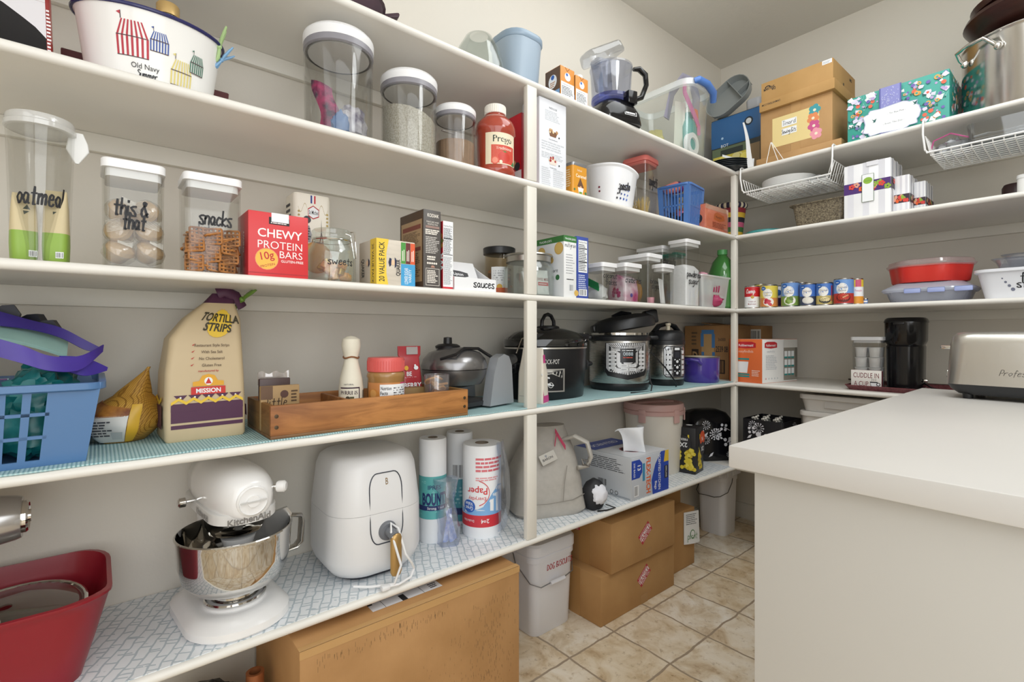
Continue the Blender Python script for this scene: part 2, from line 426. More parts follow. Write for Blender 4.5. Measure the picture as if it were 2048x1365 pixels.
    def lines(s, F, x0, y0, x1, y1, n, m, fill=.5, seed=1, vert=False):
        """rows of illegible small print"""
        rnd = random.Random(seed * 77 + n); l = s._l()
        for i in range(n):
            if vert:
                a = x0 + (x1 - x0) * (i + .2) / n; b = a + (x1 - x0) / n * fill; e = y0 + (y1 - y0) * rnd.uniform(.6, 1)
                s.f([s.v(F.fn(a, y0, l)), s.v(F.fn(b, y0, l)), s.v(F.fn(b, e, l)), s.v(F.fn(a, e, l))], m)
                continue
            a = y0 + (y1 - y0) * (i + .2) / n; b = a + (y1 - y0) / n * fill; x = x0; xe = x0 + (x1 - x0) * rnd.uniform(.7, 1)
            while x < xe:
                e = min(x + (x1 - x0) * rnd.uniform(.08, .25), xe)
                s.f([s.v(F.fn(x, a, l)), s.v(F.fn(e, a, l)), s.v(F.fn(e, b, l)), s.v(F.fn(x, b, l))], m)
                x = e + (x1 - x0) * .025
        return s
    def bars(s, F, x0, y0, x1, y1, n, m, seed=3):
        rnd = random.Random(seed); x = x0; st = (x1 - x0) / n
        for i in range(n):
            l = s.lay
            s.rect(F, x, y0, x + st * rnd.uniform(.25, .75), y1, m); s.lay = l; x += st
        s.lay += 1
        return s
    def obj(s, name, parent=None, loc=None, rotz=0, label=None, cat=None, group=None, kind=None, angle=40, rot=None):
        me = bpy.data.meshes.new(name); bmesh.ops.recalc_face_normals if 0 else None
        s.bm.to_mesh(me); s.bm.free()
        for m in s.mats: me.materials.append(m)
        me.set_sharp_from_angle(angle=math.radians(angle))
        o = bpy.data.objects.new(name, me); COL.objects.link(o)
        if parent: o.parent = parent
        if loc is not None: o.location = loc
        o.rotation_euler = rot if rot else (0, 0, rotz)
        return tag(o, label, cat, group, kind)
def tag(o, label=None, cat=None, group=None, kind=None):
    if label: o['label'] = label
    if cat: o['category'] = cat
    if group: o['group'] = group
    if kind: o['kind'] = kind
    return o
def thing(name, label, cat, loc, rotz=0, group=None, rot=None):
    o = bpy.data.objects.new(name, None); COL.objects.link(o); o.empty_display_size = .05
    o.location = loc; o.rotation_euler = rot if rot else (0, 0, rotz)
    return tag(o, label, cat, group)
def dup(o, loc=None, rotz=None, label=None, group=None, parent=None):
    c = o.copy(); COL.objects.link(c)
    if parent: c.parent = parent
    if loc is not None: c.location = loc
    if rotz is not None: c.rotation_euler = (0, 0, rotz)
    if label: c['label'] = label
    if group: c['group'] = group
    for ch in list(o.children): dup(ch, parent=c)
    return c
# placement: objects are built facing local -y; on the left wall they are turned 90 degrees, on the far wall 0
HP = pi / 2
def LW(xf, u0, u1):
    """span on the plane x = xf seen between columns u0 and u1 -> centre y, width, depth F"""
    a, _ = onx(u0, xf); b, _ = onx(u1, xf)
    return (a + b) / 2, b - a, depth(xf, (a + b) / 2)
def RW(yf, u0, u1):
    a, _ = ony(u0, yf); b, _ = ony(u1, yf)
    return (a + b) / 2, b - a, depth((a + b) / 2, yf)
def topL(u, v, x): return zat(v, onx(u, x)[1])
def topR(u, v, y): return zat(v, ony(u, y)[1])
def radL(xc, u0, u1):
    """upright round thing whose centre stands on x = xc, outline from u0 to u1 -> centre y, radius, F"""
    t = (math.atan((u0 - U0) / FPX) + math.atan((u1 - U0) / FPX)) / 2; al = (math.atan((u1 - U0) / FPX) - math.atan((u0 - U0) / FPX)) / 2
    uc = U0 + FPX * math.tan(t); y, F = onx(uc, xc)
    return y, math.hypot(xc - CX, y - CY) * math.sin(al), F
def radR(yc, u0, u1):
    t = (math.atan((u0 - U0) / FPX) + math.atan((u1 - U0) / FPX)) / 2; al = (math.atan((u1 - U0) / FPX) - math.atan((u0 - U0) / FPX)) / 2
    uc = U0 + FPX * math.tan(t); x, F = ony(uc, yc)
    return x, math.hypot(x - CX, yc - CY) * math.sin(al), F
# ------------------------------------------------------------------ the room
XW, YW, XR, YB, ZC = -.3623, .558, 2.30, -3.45, 2.724
def slab(name, a, b, m, kind='structure', label=None, cat=None, bev=0):
    mb = MB(); mb.box(*a, *b, m, bev); return mb.obj(name, kind=kind, label=label, cat=cat)
slab('floor', (XW - .1, YB - .1, -.05), (XR + .1, YW + .1, 0), floor_mat())
slab('ceiling', (XW - .1, YB - .1, ZC), (XR + .1, YW + .1, ZC + .08), M_CEIL)
slab('wall_left', (XW - .08, YB - .1, 0), (XW, YW + .08, ZC), M_WALL)
slab('wall_far', (XW, YW, 0), (XR + .1, YW + .08, ZC), M_WALL)
slab('wall_right', (XR, YB - .1, 0), (XR + .08, YW, ZC), M_WALL)
slab('wall_back', (XW, YB - .08, 0), (XR, YB, ZC), M_WALL)
slab('baseboard_left', (XW, YB, 0), (XW + .014, YW, .09), M_TRIM, bev=.003)
slab('baseboard_far', (XW + .014, YW - .014, 0), (XR, YW, .09), M_TRIM, bev=.003)
ZS = dict(A=1.890, B=1.574, C=1.215, D=.8555, E=.4446); TK = .0195
YL0, XR1 = -2.75, 2.28
def shelf(k, side):
    z1 = ZS[k]; z0 = z1 - TK; r = TK / 2; mb = MB()
    prof = [(z0, 0)] + [(z0 + r - r * math.cos(pi * i / 8), r * math.sin(pi * i / 8)) for i in range(9)] + [(z1, 0)]
    if side == 'L':
        b = XW; ring = lambda y: [(b, y, z0)] + [(-r + e, y, z) for z, e in prof] + [(b, y, z1)]
        mb.rings([ring(YL0), ring(YW)], M_SHELF)
    else:
        b = YW; ring = lambda x: [(x, b, z0)] + [(x, r - e, z) for z, e in prof] + [(x, b, z1)]
        mb.rings([ring(XR1), ring(.0)], M_SHELF)
    return mb
LN = dict(A='topmost', B='second from top', C='middle', D='aqua-lined', E='lowest')
RN = dict(A='topmost', B='second from top', C='middle', D='fourth from top', E='lowest')
for k in 'ABCDE':
    shelf(k, 'L').obj('pantry_shelf', label='%s long white shelf on the left wall' % LN[k], cat='shelf', group='shelves on the left wall')
for k in 'ABCDE':
    shelf(k, 'R').obj('pantry_shelf', label='%s white shelf on the far wall right of the corner post' % RN[k], cat='shelf', group='shelves on the far wall')
n = 1
for k in 'ABCDE':
    z1 = ZS[k] - TK
    slab('trim_%d' % n, (XW, YL0, z1 - .042), (XW + .018, YW, z1), M_TRIM, bev=.002); n += 1
    slab('trim_%d' % n, (XW + .018, YW - .018, z1 - .042), (XR1, YW, z1), M_TRIM, bev=.002); n += 1
# posts stand in sections between the shelf boards
def post(name, x0, x1, y0, y1, label, first):
    t = thing(name, label, 'shelf post', ((x0 + x1) / 2, (y0 + y1) / 2, ZS['E']))
    ks = 'EDCBA'
    for a, b in zip(ks[:-1], ks[1:]):
        mb = MB(); mb.box(x0 - t.location.x, y0 - t.location.y, ZS[a] - t.location.z, x1 - t.location.x, y1 - t.location.y, ZS[b] - TK - t.location.z, M_TRIM, .0025)
        mb.obj('post_section', t)
    return t
post('shelf_post', -.022, -.003, -1.362, -1.321, 'white wooden shelf post in the middle of the left wall', 0)
post('shelf_post', -.028, -.002, .002, .028, 'white wooden post at the inside corner of the shelves', 1)
# shelf liners
def liner_aqua():
    m, t, b, tc, N = tree('aqua_grip_liner')
    sx = N('SeparateXYZ'); t.links.new(tc.outputs['Object'], sx.inputs[0])
    def sinus(o, f):
        a = N('Math'); a.operation = 'MULTIPLY'; a.inputs[1].default_value = f; t.links.new(sx.outputs[o], a.inputs[0])
        c = N('Math'); c.operation = 'SINE'; t.links.new(a.outputs[0], c.inputs[0]); return c.outputs[0]
    a, c = sinus(1, 2 * pi / .006), sinus(0, 2 * pi / .006)
    ml = N('Math'); ml.operation = 'MULTIPLY_ADD'; t.links.new(c, ml.inputs[0]); ml.inputs[1].default_value = .35; t.links.new(a, ml.inputs[2])
    o = ramp(t, ml.outputs[0], [(0, '#5f8d92'), (.55, '#a9cbce'), (1, '#bcd8d9')])
    mr = N('MapRange', From_Min=-1.2, From_Max=1.3); t.links.new(ml.outputs[0], mr.inputs[0])
    o = ramp(t, mr.outputs[0], [(.0, '#6a959b'), (.3, '#a3c8cc'), (1, '#bcd8da')])
    t.links.new(o, b.inputs['Base Color']); b.inputs['Roughness'].default_value = .7
    bp = N('Bump', Strength=.6, Distance=.002); t.links.new(mr.outputs[0], bp.inputs['Height']); t.links.new(bp.outputs[0], b.inputs['Normal'])
    return m
def liner_weave():
    m, t, b, tc, N = tree('weave_print_liner')
    wob = N('TexNoise', Scale=22.0, Detail=2.0); t.links.new(tc.outputs['Object'], wob.inputs['Vector'])
    mx = t.nodes.new('ShaderNodeMix'); mx.data_type = 'RGBA'; mx.blend_type = 'LINEAR_LIGHT'; mx.inputs[0].default_value = .007
    t.links.new(tc.outputs['Object'], mx.inputs[6]); t.links.new(wob.outputs['Color'], mx.inputs[7])
    def brick(rot, w_, h_):
        mp = N('Mapping', Rotation=(0, 0, rot)); t.links.new(mx.outputs[2], mp.inputs[0])
        br = N('TexBrick', Scale=1.0, Mortar_Size=.0026, Mortar_Smooth=.6, Brick_Width=w_, Row_Height=h_); br.offset = .5
        t.links.new(mp.outputs[0], br.inputs['Vector']); return br
    b1 = brick(.45, .042, .021); b2 = brick(.45 + HP, .042, .027)
    nz = N('TexNoise', Scale=34.0); t.links.new(tc.outputs['Object'], nz.inputs['Vector'])
    gt = N('Math'); gt.operation = 'GREATER_THAN'; gt.inputs[1].default_value = .52; t.links.new(nz.outputs['Fac'], gt.inputs[0])
    ad = N('Math'); ad.operation = 'MULTIPLY'; t.links.new(b2.outputs['Fac'], ad.inputs[0]); t.links.new(gt.outputs[0], ad.inputs[1])
    mxx = N('Math'); mxx.operation = 'MAXIMUM'; t.links.new(b1.outputs['Fac'], mxx.inputs[0]); t.links.new(ad.outputs[0], mxx.inputs[1])
    o = ramp(t, mxx.outputs[0], [(0, '#e9ecef'), (.9, '#b9c4cb')]); t.links.new(o, b.inputs['Base Color']); b.inputs['Roughness'].default_value = .35
    return m
mb = MB()
def aq(s, t_):
    y = YL0 + .02 + (-.012 - YL0 - .02) * s; x = -.006 + (-.338) * t_
    rip = .0
    if s > .55: rip = .004 * max(0, noise.noise(Vector((y * 9, x * 7, 3)))) * (1 if t_ < .4 else .4)
    return (x + .002 * math.sin(y * 40) * (t_ < .1), y, ZS['D'] + .0035 + rip)
mb.sheet(aq, 220, 8, liner_aqua(), .003)
mb.obj('shelf_liner', label='aqua ribbed grip liner covering the shelf with the slow cooker', cat='shelf liner')
mb = MB(); mb.box(XW + .004, YL0 + .02, ZS['E'] + .0002, -.012, -.03, ZS['E'] + .0016, liner_weave())
mb.obj('shelf_liner', label='white and grey weave-print liner covering the lowest left shelf', cat='shelf liner')
# island
ix0, iy0 = .762, -1.612; iy1 = -.285; iz = CZ - .155 * 1.15
t = thing('island_counter', 'white painted island with a thick white countertop at the right', 'kitchen island', (ix0 + .5, (iy0 + iy1) / 2, 0))
mb = MB(); cx_, cy_ = t.location.x, t.location.y
mb.box(ix0 - cx_, iy0 - cy_, iz - .036, ix0 + 1.02 - cx_, iy1 - cy_, iz, P('#d2cfca', .42, var=.03, scale=3), .003)
mb.obj('countertop', t)
mb = MB(); mb.box(ix0 + .028 - cx_, iy0 + .03 - cy_, 0, ix0 + .99 - cx_, iy1 - .03 - cy_, iz - .036, P('#c8c5be', .45, var=.02, scale=2), .002)
mb.obj('body', t)
# ------------------------------------------------------------------ builders shared by several kinds of things
def carton(name, label, cat, side, pf, u0, u1, z, top, d, fm, prints=None, rot=0, bev=.002, group=None, h=None, m=None, open_mb=False, shift=(0, 0)):
    """a box whose front lies on the plane pf (x on the left wall, y on the far wall) between columns u0, u1; top = (u, v) of its upper front edge"""
    if side == 'L':
        c, w, F = LW(pf, u0, u1); h = h or topL(top[0], top[1], pf) - z; loc = (pf - d / 2 + shift[0], c + shift[1], z); rz = HP
    else:
        c, w, F = RW(pf, u0, u1); h = h or topR(top[0], top[1], pf) - z; loc = (c + shift[0], pf + d / 2 + shift[1], z); rz = 0
    mb = MB(); mb.cbox(w, d, h, m or list(fm.values())[0], 0, bev, fm)
    if prints: prints(mb, lambda s: bface(s, w, d, h), w, d, h)
    return mb.obj(name, loc=loc, rotz=rz + rot, label=label, cat=cat, group=group)
def shell(mb, outer, m, wall=.003, bottom=.004, n=5, cx=0, cy=0):
    """open rounded-rectangle container with real wall thickness; outer = [(z,w,d,r)] from the bottom up"""
    inn = [(max(z, outer[0][0] + bottom), w - 2 * wall, d - 2 * wall, max(r - wall, .001)) for z, w, d, r in outer]
    mb.rloft(list(outer) + inn[::-1], m, True, True, n, cx, cy)
    return mb
def rshell(mb, prof, m, wall=.003, seg=32, bottom=.004, **k):
    inn = [(max(r - wall, .001), max(z, prof[0][1] + bottom)) for r, z in prof]
    mb.lathe(list(prof) + inn[::-1], m, seg, **k)
    return mb
def word(mb, F, txt, cx, cy, h, m=INK, **k): mb.hand(F, txt, cx, cy, h, m, **k)
NAVY, ORANGE, RED = P('#26356b', .5), P('#e0762e', .5), P('#d3323a', .45)
GREY = P('#8e9299', .4); LGREY = P('#c9ccd1', .4); YEL = P('#efc83e', .5); GREEN = P('#3e7d45', .5); TEAL = P('#2f8f8c', .5); CREAM = P('#ece2c8', .6)
PINK = P('#d9a2a0', .5); GOLD = P('#b8965a', .35, .6); BLUE = P('#4f7fb4', .4); SKY = P('#7fa8d4', .5); MAROON = P('#5d2330', .5); BROWN = P('#6d4a2c', .5)
TAPE = P('#b78f5d', .3)
# ================================================================== TOPMOST SHELF, LEFT WALL
zA = ZS['A']
mau = P('#4d3a44', .35)
t = thing('roasting_dish', 'dark mauve oval dish at the left end of the topmost shelf', 'dish', (-.12, onx(706, -.12)[0] - .05, zA))
mb = MB(); rshell(mb, [(.07, 0), (.1, .03), (.115, .065), (.122, .068)], mau, sx=.85, sy=1.1); mb.obj('bowl', t)
mb = MB(); mb.tube([(.02, .13, .06), (.045, .155, .062), (.0, .162, .062), (-.03, .135, .06)], .007, mau); mb.obj('handle', t)
y, F = onx(764, -.05)
mb = MB(); mb.lathe([(.034, 0), (.04, .012), (.03, .022), (.008, .026)], mau, 24, sx=.6)
mb.obj('small_saucer', loc=(-.06, y, zA), label='small dark mauve saucer lying at the edge of the topmost shelf', cat='saucer')
# clear bowl upside down
y, r, F = radL(-.15, 905, 1010)
t = thing('glass_bowl', 'clear glass bowl turned upside down on the topmost shelf', 'bowl', (-.15, y, zA))
mb = MB(); h = topL(945, 68, -.15) - zA
rshell(mb, [(r, 0), (r, .01), (r * .97, h * .35), (r * .8, h * .72), (r * .52, h * .97), (r * .4, h)], clear('#eef1f0', .25), wall=.004, bottom=0); mb.obj('bowl', t)
y2, F2 = onx(905, -.27)
mb = MB(); mb.blob((0, 0, .03), (.04, .04, .035), P('#6f4038', .6), .15, 2, 3, flat0=0); mb.obj('terracotta_dish', loc=(-.27, y2, zA), label='small red-brown dish behind the upturned glass bowl', cat='dish')
# grey-blue tub
y, r, F = radL(-.19, 985, 1080); h = topL(1032, 86, -.19) - zA
t = thing('plastic_tub', 'grey-blue translucent plastic tub on the topmost shelf above the middle post', 'tub', (-.19, y, zA))
mb = MB(); shell(mb, [(0, r * 1.5, r * 1.5, r * .5), (h - .02, r * 1.9, r * 1.9, r * .7)], P('#9fb0c0', .3, sss=.2), .003); mb.obj('body', t)
mb = MB(); mb.rloft([(h - .022, r * 1.92, r * 1.92, r * .7), (h - .018, r * 2, r * 2, r * .74), (h - .004, r * 2, r * 2, r * .74), (h, r * 1.96, r * 1.96, r * .72)], P('#8fa3b6', .3)); mb.obj('lid', t)
# two broth cartons
brn = P('#5f4632', .5); orc = P('#d58a35', .5)
def broth(pf, u0, u1, vt, d, label, rot):
    c, w, F = LW(pf, u0, u1); h = topL((u0 + u1) / 2, vt, pf) - zA
    t = thing('broth_carton', label, 'carton', (pf - d / 2, c, zA), HP + rot, 'orange broth cartons')
    mb = MB(); mb.cbox(w, d, h, orc, 0, .0015, {'L': brn, 'R': brn, 'F': orc}); F_ = bface('F', w, d, h); L_ = bface('L', w, d, h)
    mb.rect(F_, .04, .0, .96, .55, PAPER); mb.circ(F_, .5, .73, .12, PAPER); mb.circ(F_, .45, .79, .045, P('#2f61b3')); mb.text(F_, 'Nutrition Facts', .5, .49, .04, INK, .85); mb.lines(F_, .1, .05, .9, .44, 9, DKTXT)
    mb.poly(F_, [(.3, .995), (.48, .88), (.66, .995), (.62, .995), (.48, .9), (.34, .995)], P('#8a4f1e')); mb.circ(L_, .5, .62, .17, PAPER, .2); mb.circ(L_, .5, .74, .07, P('#2f61b3')); mb.lines(L_, .33, .45, .67, .62, 3, P('#c07f3c')); mb.rect(L_, .05, .05, .95, .33, SKY)
    mb.obj('box', t)
    mb = MB(); mb.lathe([(.014, h), (.014, h + .013), (.012, h + .015)], WHITE, 20, cx=w * .1, cy=-d * .1); mb.obj('screw_cap', t)
broth(-.035, 1121, 1149, 136, .075, 'larger orange and brown broth carton left of the second carton on the topmost shelf', .0)
broth(-.03, 1151, 1176, 155, .05, 'smaller orange broth carton right beside the food processor', .0)
# food processor
y, F = onx(1222, -.085)
t = thing('food_processor', 'black and clear food processor with a looped handle on the topmost shelf', 'food processor', (-.085, y, zA), HP - .25); t.scale = (1.12, 1.12, 1.12)
mb = MB(); bk = P('#141416', .12)
mb.rloft([(0, .17, .15, .03), (.006, .176, .156, .035), (.04, .168, .15, .04), (.068, .14, .13, .04), (.078, .12, .115, .05), (.085, .105, .105, .05)], bk)
fr = qface((-.05, -.0775, .014), (.05, -.0775, .014), (.05, -.074, .044), (-.05, -.074, .044)); mb.rect(fr, .5, .35, 1.0, .8, P('#dcdcdc', .3)); mb.rect(fr, .52, .4, .98, .75, P('#3a3a3c')); mb.lines(fr, .55, .48, .96, .68, 1, P('#e8e8e8'), .9)
mb.box(.02, -.072, .07, .058, -.04, .115, bk, .004)
mb.obj('motor_base', t)
cl = clear('#eceef4', .25)
mb = MB(); rshell(mb, [(.062, .086), (.066, .09), (.072, .2), (.074, .205)], cl, .003); mb.lathe([(.064, .094), (.068, .094), (.068, .105), (.064, .105)], clear('#b9bde6', .2), 32); mb.obj('work_bowl', t)
mb = MB(); mb.tube([(.066, -.03, .1), (.1, -.04, .115), (.118, -.045, .16), (.114, -.045, .195), (.09, -.04, .213), (.07, -.035, .21)], [.009, .012, .011, .012, .012, .008], bk, 10, flat=(1, .8)); mb.obj('handle', t)
mb = MB(); mb.lathe([(.07, .204), (.074, .206), (.074, .212), (.03, .215)], cl, 32)
mb.rloft([(.13, .055, .045, .015, -.03, .0), (.222, .062, .05, .015, -.045, 0), (.226, .06, .05, .015, -.045, 0)], clear('#cfd2da', .3), True, False)
mb.obj('bowl_lid', t)
mb = MB(); 
rs = [(.0, .05, .06), (.01, .075, .07), (.05, .07, .065), (.056, .06, .06)]
mm = Matrix.Translation((-.03, 0, .236)) @ Matrix.Rotation(-.5, 4, 'Y'); mb.M = mm
mb.rloft([(0, .16, .07, .02), (.008, .17, .08, .03), (.034, .165, .075, .03), (.04, .15, .06, .02)], clear('#e4e6ea', .3)); mb.obj('feed_tray', t)
y, F = onx(1276, -.03)
mb = MB(); mb.rloft([(0, .022, .014, .006), (.05, .02, .012, .006), (.056, .014, .008, .004)], WHITE); mb.obj('white_tag', loc=(-.03, y, zA), rotz=HP, label='small upright white plastic piece beside the food processor', cat='plastic piece')
# tote with odds and ends
tx, ty = -.165, -.33; tw, td, thh = .2, .34, .315
t = thing('storage_tote', 'clear plastic storage tote with a blue handle full of bright odds and ends', 'storage tote', (tx, ty, zA), HP)
mb = MB(); shell(mb, [(0, tw * .78, td * .86, .03), (.01, tw * .82, td * .88, .035), (thh - .03, tw * .98, td * .98, .05)], clear('#f6f8f7', .15, .12, .05), .003); mb.obj('body', t)
mb = MB(); mb.rloft([(thh - .03, tw, td, .05), (thh - .026, tw + .02, td + .02, .06), (thh, tw + .02, td + .02, .06), (thh, tw - .008, td - .008, .046), (thh - .03, tw - .008, td - .008, .046)], clear('#f5f8f8', .25, .2, .45), False, False); mb.obj('rim', t)
hb = P('#4d78bf', .35)
mb = MB(); mb.tube([(-.07, -td / 2 - .004, thh - .012), (-.06, -td / 2 - .018, thh - .008), (0, -td / 2 - .026, thh - .012), (.06, -td / 2 - .022, thh - .03), (.085, -td / 2 - .008, thh - .06)], [.012, .015, .016, .016, .014], hb, 10); mb.obj('handle', t)
def odd(nm, lab, cat, fn, dx, dy, dz=.006):
    mb = MB(); mb.M = Matrix.Diagonal((1.3, 1.0, 1.4, 1)); fn(mb); mb.obj(nm, loc=(tx + dx, ty + dy, zA + dz), rotz=HP, label=lab, cat=cat)
odd('pink_band', 'curled bright pink strap inside the clear tote', 'strap', lambda m: m.sheet(lambda s, q: (.05 * math.cos(2.2 + s * 5) - .0, -.115 - .01 * s, .2 - .12 * s + .03 * q + .02 * math.sin(s * 6)), 24, 2, P('#d76aa6', .4), .003), 0, 0)
odd('mesh_bag', 'grey mesh strap arching inside the clear tote', 'strap', lambda m: m.tube([(-.07, -.05, .12), (-.06, -.07, .2), (-.03, -.1, .25), (.02, -.11, .25), (.045, -.11, .2), (.05, -.1, .14)], .012, P('#8f8c9a', .7), 8, flat=(.3, 1.4)), 0, 0)
odd('teal_bottle', 'teal plastic bottle inside the clear tote', 'bottle', lambda m: m.lathe([(.03, 0), (.034, .01), (.034, .1), (.026, .12), (.016, .13), (.016, .15)], P('#3f9a92', .35), 24, cx=.02, cy=-.09), 0, 0)
odd('green_cup', 'green plastic cup inside the clear tote', 'cup', lambda m: m.lathe([(.026, 0), (.034, .1), (.032, .1), (.024, .006)], P('#7fb995', .4), 24, cx=.062, cy=-.06, cap1=False), 0, 0)
odd('yellow_bag', 'yellow crinkled bag at the left of the clear tote', 'bag', lambda m: m.blob((-.04, .05, .05), (.035, .07, .055), P('#d9cc7a', .4), .35, 3, 4, flat0=0), 0, 0)
odd('tape_roll', 'white roll lying in the bottom of the clear tote', 'roll', lambda m: m.rings([[(r_ * math.cos(a * pi / 12) + .0, -.13 + e, .038 + r_ * math.sin(a * pi / 12)) for a in range(24)] for r_, e in ((.036, 0), (.036, .022), (.02, .022), (.02, 0))], P('#e9e9ea', .5), closed=True), 0, 0)
odd('paper_card', 'pale folded paper inside the clear tote', 'paper', lambda m: m.sheet(lambda s, q: (-.05 + .04 * s + .01 * q, -.07 - .02 * s, .02 + .16 * q), 4, 4, P('#e6e3d6', .6), .001), 0, 0)
odd('orange_ribbon', 'orange and red striped ribbon inside the clear tote', 'ribbon', lambda m: m.sheet(lambda s, q: (.032 + .02 * s - .01 * q, -.12, .1 + .06 * q), 2, 4, P('#e0704a', .5), .002), 0, 0)
# black plates and card at the corner
px_, py_ = -.055, .03
t0 = None
for i in range(5):
    mb = MB(); z = i * .008; mb.lathe([(.05, z), (.072, z + .001), (.107, z + .011), (.108, z + .0135), (.104, z + .0135), (.07, z + .004), (.01, z + .0035)], P('#20262a', .3, var=.2), 40)
    mb.obj('black_plate', loc=(px_, py_, zA + .0005 + i * .0006), label='%s black plate in the stack at the corner of the topmost shelf' % ('bottom', 'second from bottom', 'middle', 'second from top', 'top')[i], cat='plate', group='stack of black plates')
mb = MB(); mb.M = Matrix.Rotation(math.radians(20), 4, 'X'); mb.cbox(.14, .0025, .062, PAPER, 0, 0); F_ = bface('F', .14, .0025, .062); mb.text(F_, 'DE', .25, .6, .4, P('#b6343a'), .3, .02, shear=.2); mb.text(F_, 'CUZZI', .64, .5, .45, INK, .5, .03, shear=.2)
mb.obj('name_card', loc=(-.012, .045, zA + .0005), rotz=.6, label='white card with red and black lettering leaning at the corner of the topmost shelf', cat='card')
mb = MB(); mb.sheet(lambda s, q: (-.05 * (1 - s) + .004 * math.sin(s * 5) + (q - .5) * .02 * (.4 + s), -.012 * s * 2, .235 * (1 - s)), 16, 2, P('#e9e9ea', .4), .0015); mb.obj('plastic_fork', loc=(.072, .03, zA + .0005), label='tall white plastic strip standing in front of the blue dispenser box', cat='plastic strip')
mb = MB(); mb.sheet(lambda s, q: (.1 * s, 0, .052 * (1 - s) + .012 * q), 10, 2, P('#eceded', .4), .0015); mb.obj('white_strap', loc=(-.07, .002, zA + .012 + .022), rotz=.15, label='short white strap lying across the black plates', cat='strap')
# ================================================================== TOPMOST SHELF, FAR WALL
# blue drink-dispenser box
yf = .24; c, w_, F = RW(yf, 1423, 1521); h = topR(1470, 228, yf) - zA; d = .26
t = thing('dispenser_box', 'blue-topped box picturing a lemonade jar at the back corner', 'box', (c, yf + d / 2, zA), 0)
bl = P('#2a5f95', .4); grn = P('#4e5a2c', .6)
mb = MB(); mb.cbox(w_, d, h, P('#2b2f2c', .5), 0, .002, {'R': grn}); F_ = bface('F', w_, d, h)
mb.rect(F_, .02, .02, .8, .575, P('#5c6a50', .4)); mb.rect(F_, .04, .05, .78, .46, P('#c9b84a', .4))
rnd = random.Random(5)
for i in range(22): mb.circ(F_, rnd.uniform(.12, .7), rnd.uniform(.1, .42), .055, P(('#e6d76a', '#d9cf8c', '#b9a63a')[i % 3], .4)); mb.circ(F_, 0, 0, .0, YEL) if 0 else None
for i in range(5): mb.circ(F_, rnd.uniform(.1, .7), rnd.uniform(.15, .42), .04, P('#efeec6', .4)); 
mb.rect(F_, .2, .46, .66, .54, P('#26302c', .3)); mb.rect(F_, .78, .02, .99, .52, P('#8a7354', .5))
mb.obj('carton', t)
mb = MB(); mb.cbox(w_ * 1.03, d * 1.03, h * .42, bl, h * .58, .012); F_ = bface('F', w_ * 1.03, d * 1.03, h * .42, h * .58); mb.circ(F_, .77, .62, .14, P('#1d2b3a')); mb.circ(F_, .77, .62, .09, P('#d8dde2')); mb.circ(F_, .25, .3, .04, P('#9fc0dd'))
mb.text(F_, 'BOT', .3, .04, .1, P('#dbe4ec'), .3); mb.obj('lid', t); zb = zA + h
# grey divided tray leaning on it
mb = MB()
mb.M = Matrix.Rotation(1.3, 4, 'X') @ Matrix.Rotation(.62, 4, 'Z')
gt = P('#8f9494', .4)
shell(mb, [(0, .235, .17, .075), (.042, .25, .185, .085)], gt, .0035)
mb.box(.045, -.085, .003, .0485, .085, .04, gt); mb.box(.048, -.03, .003, .12, -.0265, .04, gt); mb.tube([(-.12, -.05, .02), (-.06, -.085, .02)], .002, gt)
mb.obj('divided_tray', loc=(c - .05, yf + .05, zb + .108), label='grey plastic divided serving tray tipped up on the blue dispenser box', cat='tray')
mb = MB(); mb.rloft([(0, .07, .06, .018), (.006, .076, .066, .02), (.05, .08, .07, .022), (.056, .074, .064, .02)], P('#a9abb0', .4)); mb.obj('grey_tub', loc=(c + w_ * .33, yf + .045, zb + .0005), label='small light grey plastic tub on the blue dispenser box', cat='tub')
mb = MB(); mb.blob((0, 0, .028), (.045, .05, .03), P('#d4d6d6', .4), .25, 3, 7, flat0=0); mb.tube([(.02 * math.cos(a / 3), -.03, .07 + .01 * math.sin(a / 3)) for a in range(19)], .0016, GREY); mb.obj('white_bag', loc=(c + w_ * .42, yf + .16, zb + .0005 + .03), label='crumpled white bag with a wire tie behind the small grey tub', cat='bag')
# brown boxes
def tapebox(name, label, x0, x1, y0, y1, z0, z1, rot=0, pr=None, m=None, lid=False, group='brown boxes on the topmost shelf', cat='cardboard box'):
    w, d, h = x1 - x0, y1 - y0, z1 - z0; mb = MB(); m = m or cardboard()
    mb.cbox(w, d, h, m, 0, .0025)
    if pr: pr(mb, lambda s: bface(s, w, d, h), w, d, h)
    return mb.obj(name, loc=((x0 + x1) / 2, (y0 + y1) / 2, z0), rotz=rot, label=label, cat=cat, group=group)
def fr_(yf, u0, u1, vt, ut): a, _ = ony(u0, yf); b, _ = ony(u1, yf); return a, b, topR(ut, vt, yf)
yb = .06
a1, b1, z3 = fr_(yb, 1514, 1683, 277, 1676); a1 = ony(1512, yb)[0]
tapebox('shipping_box', 'flat brown cardboard box at the bottom of the stack beside the gift box', a1, b1, yb, yb + .3, zA + .0002, zA + (z3 - zA) * 1.0)
a2, b2, z2 = fr_(yb + .005, 1521, 1665, 181, 1664)
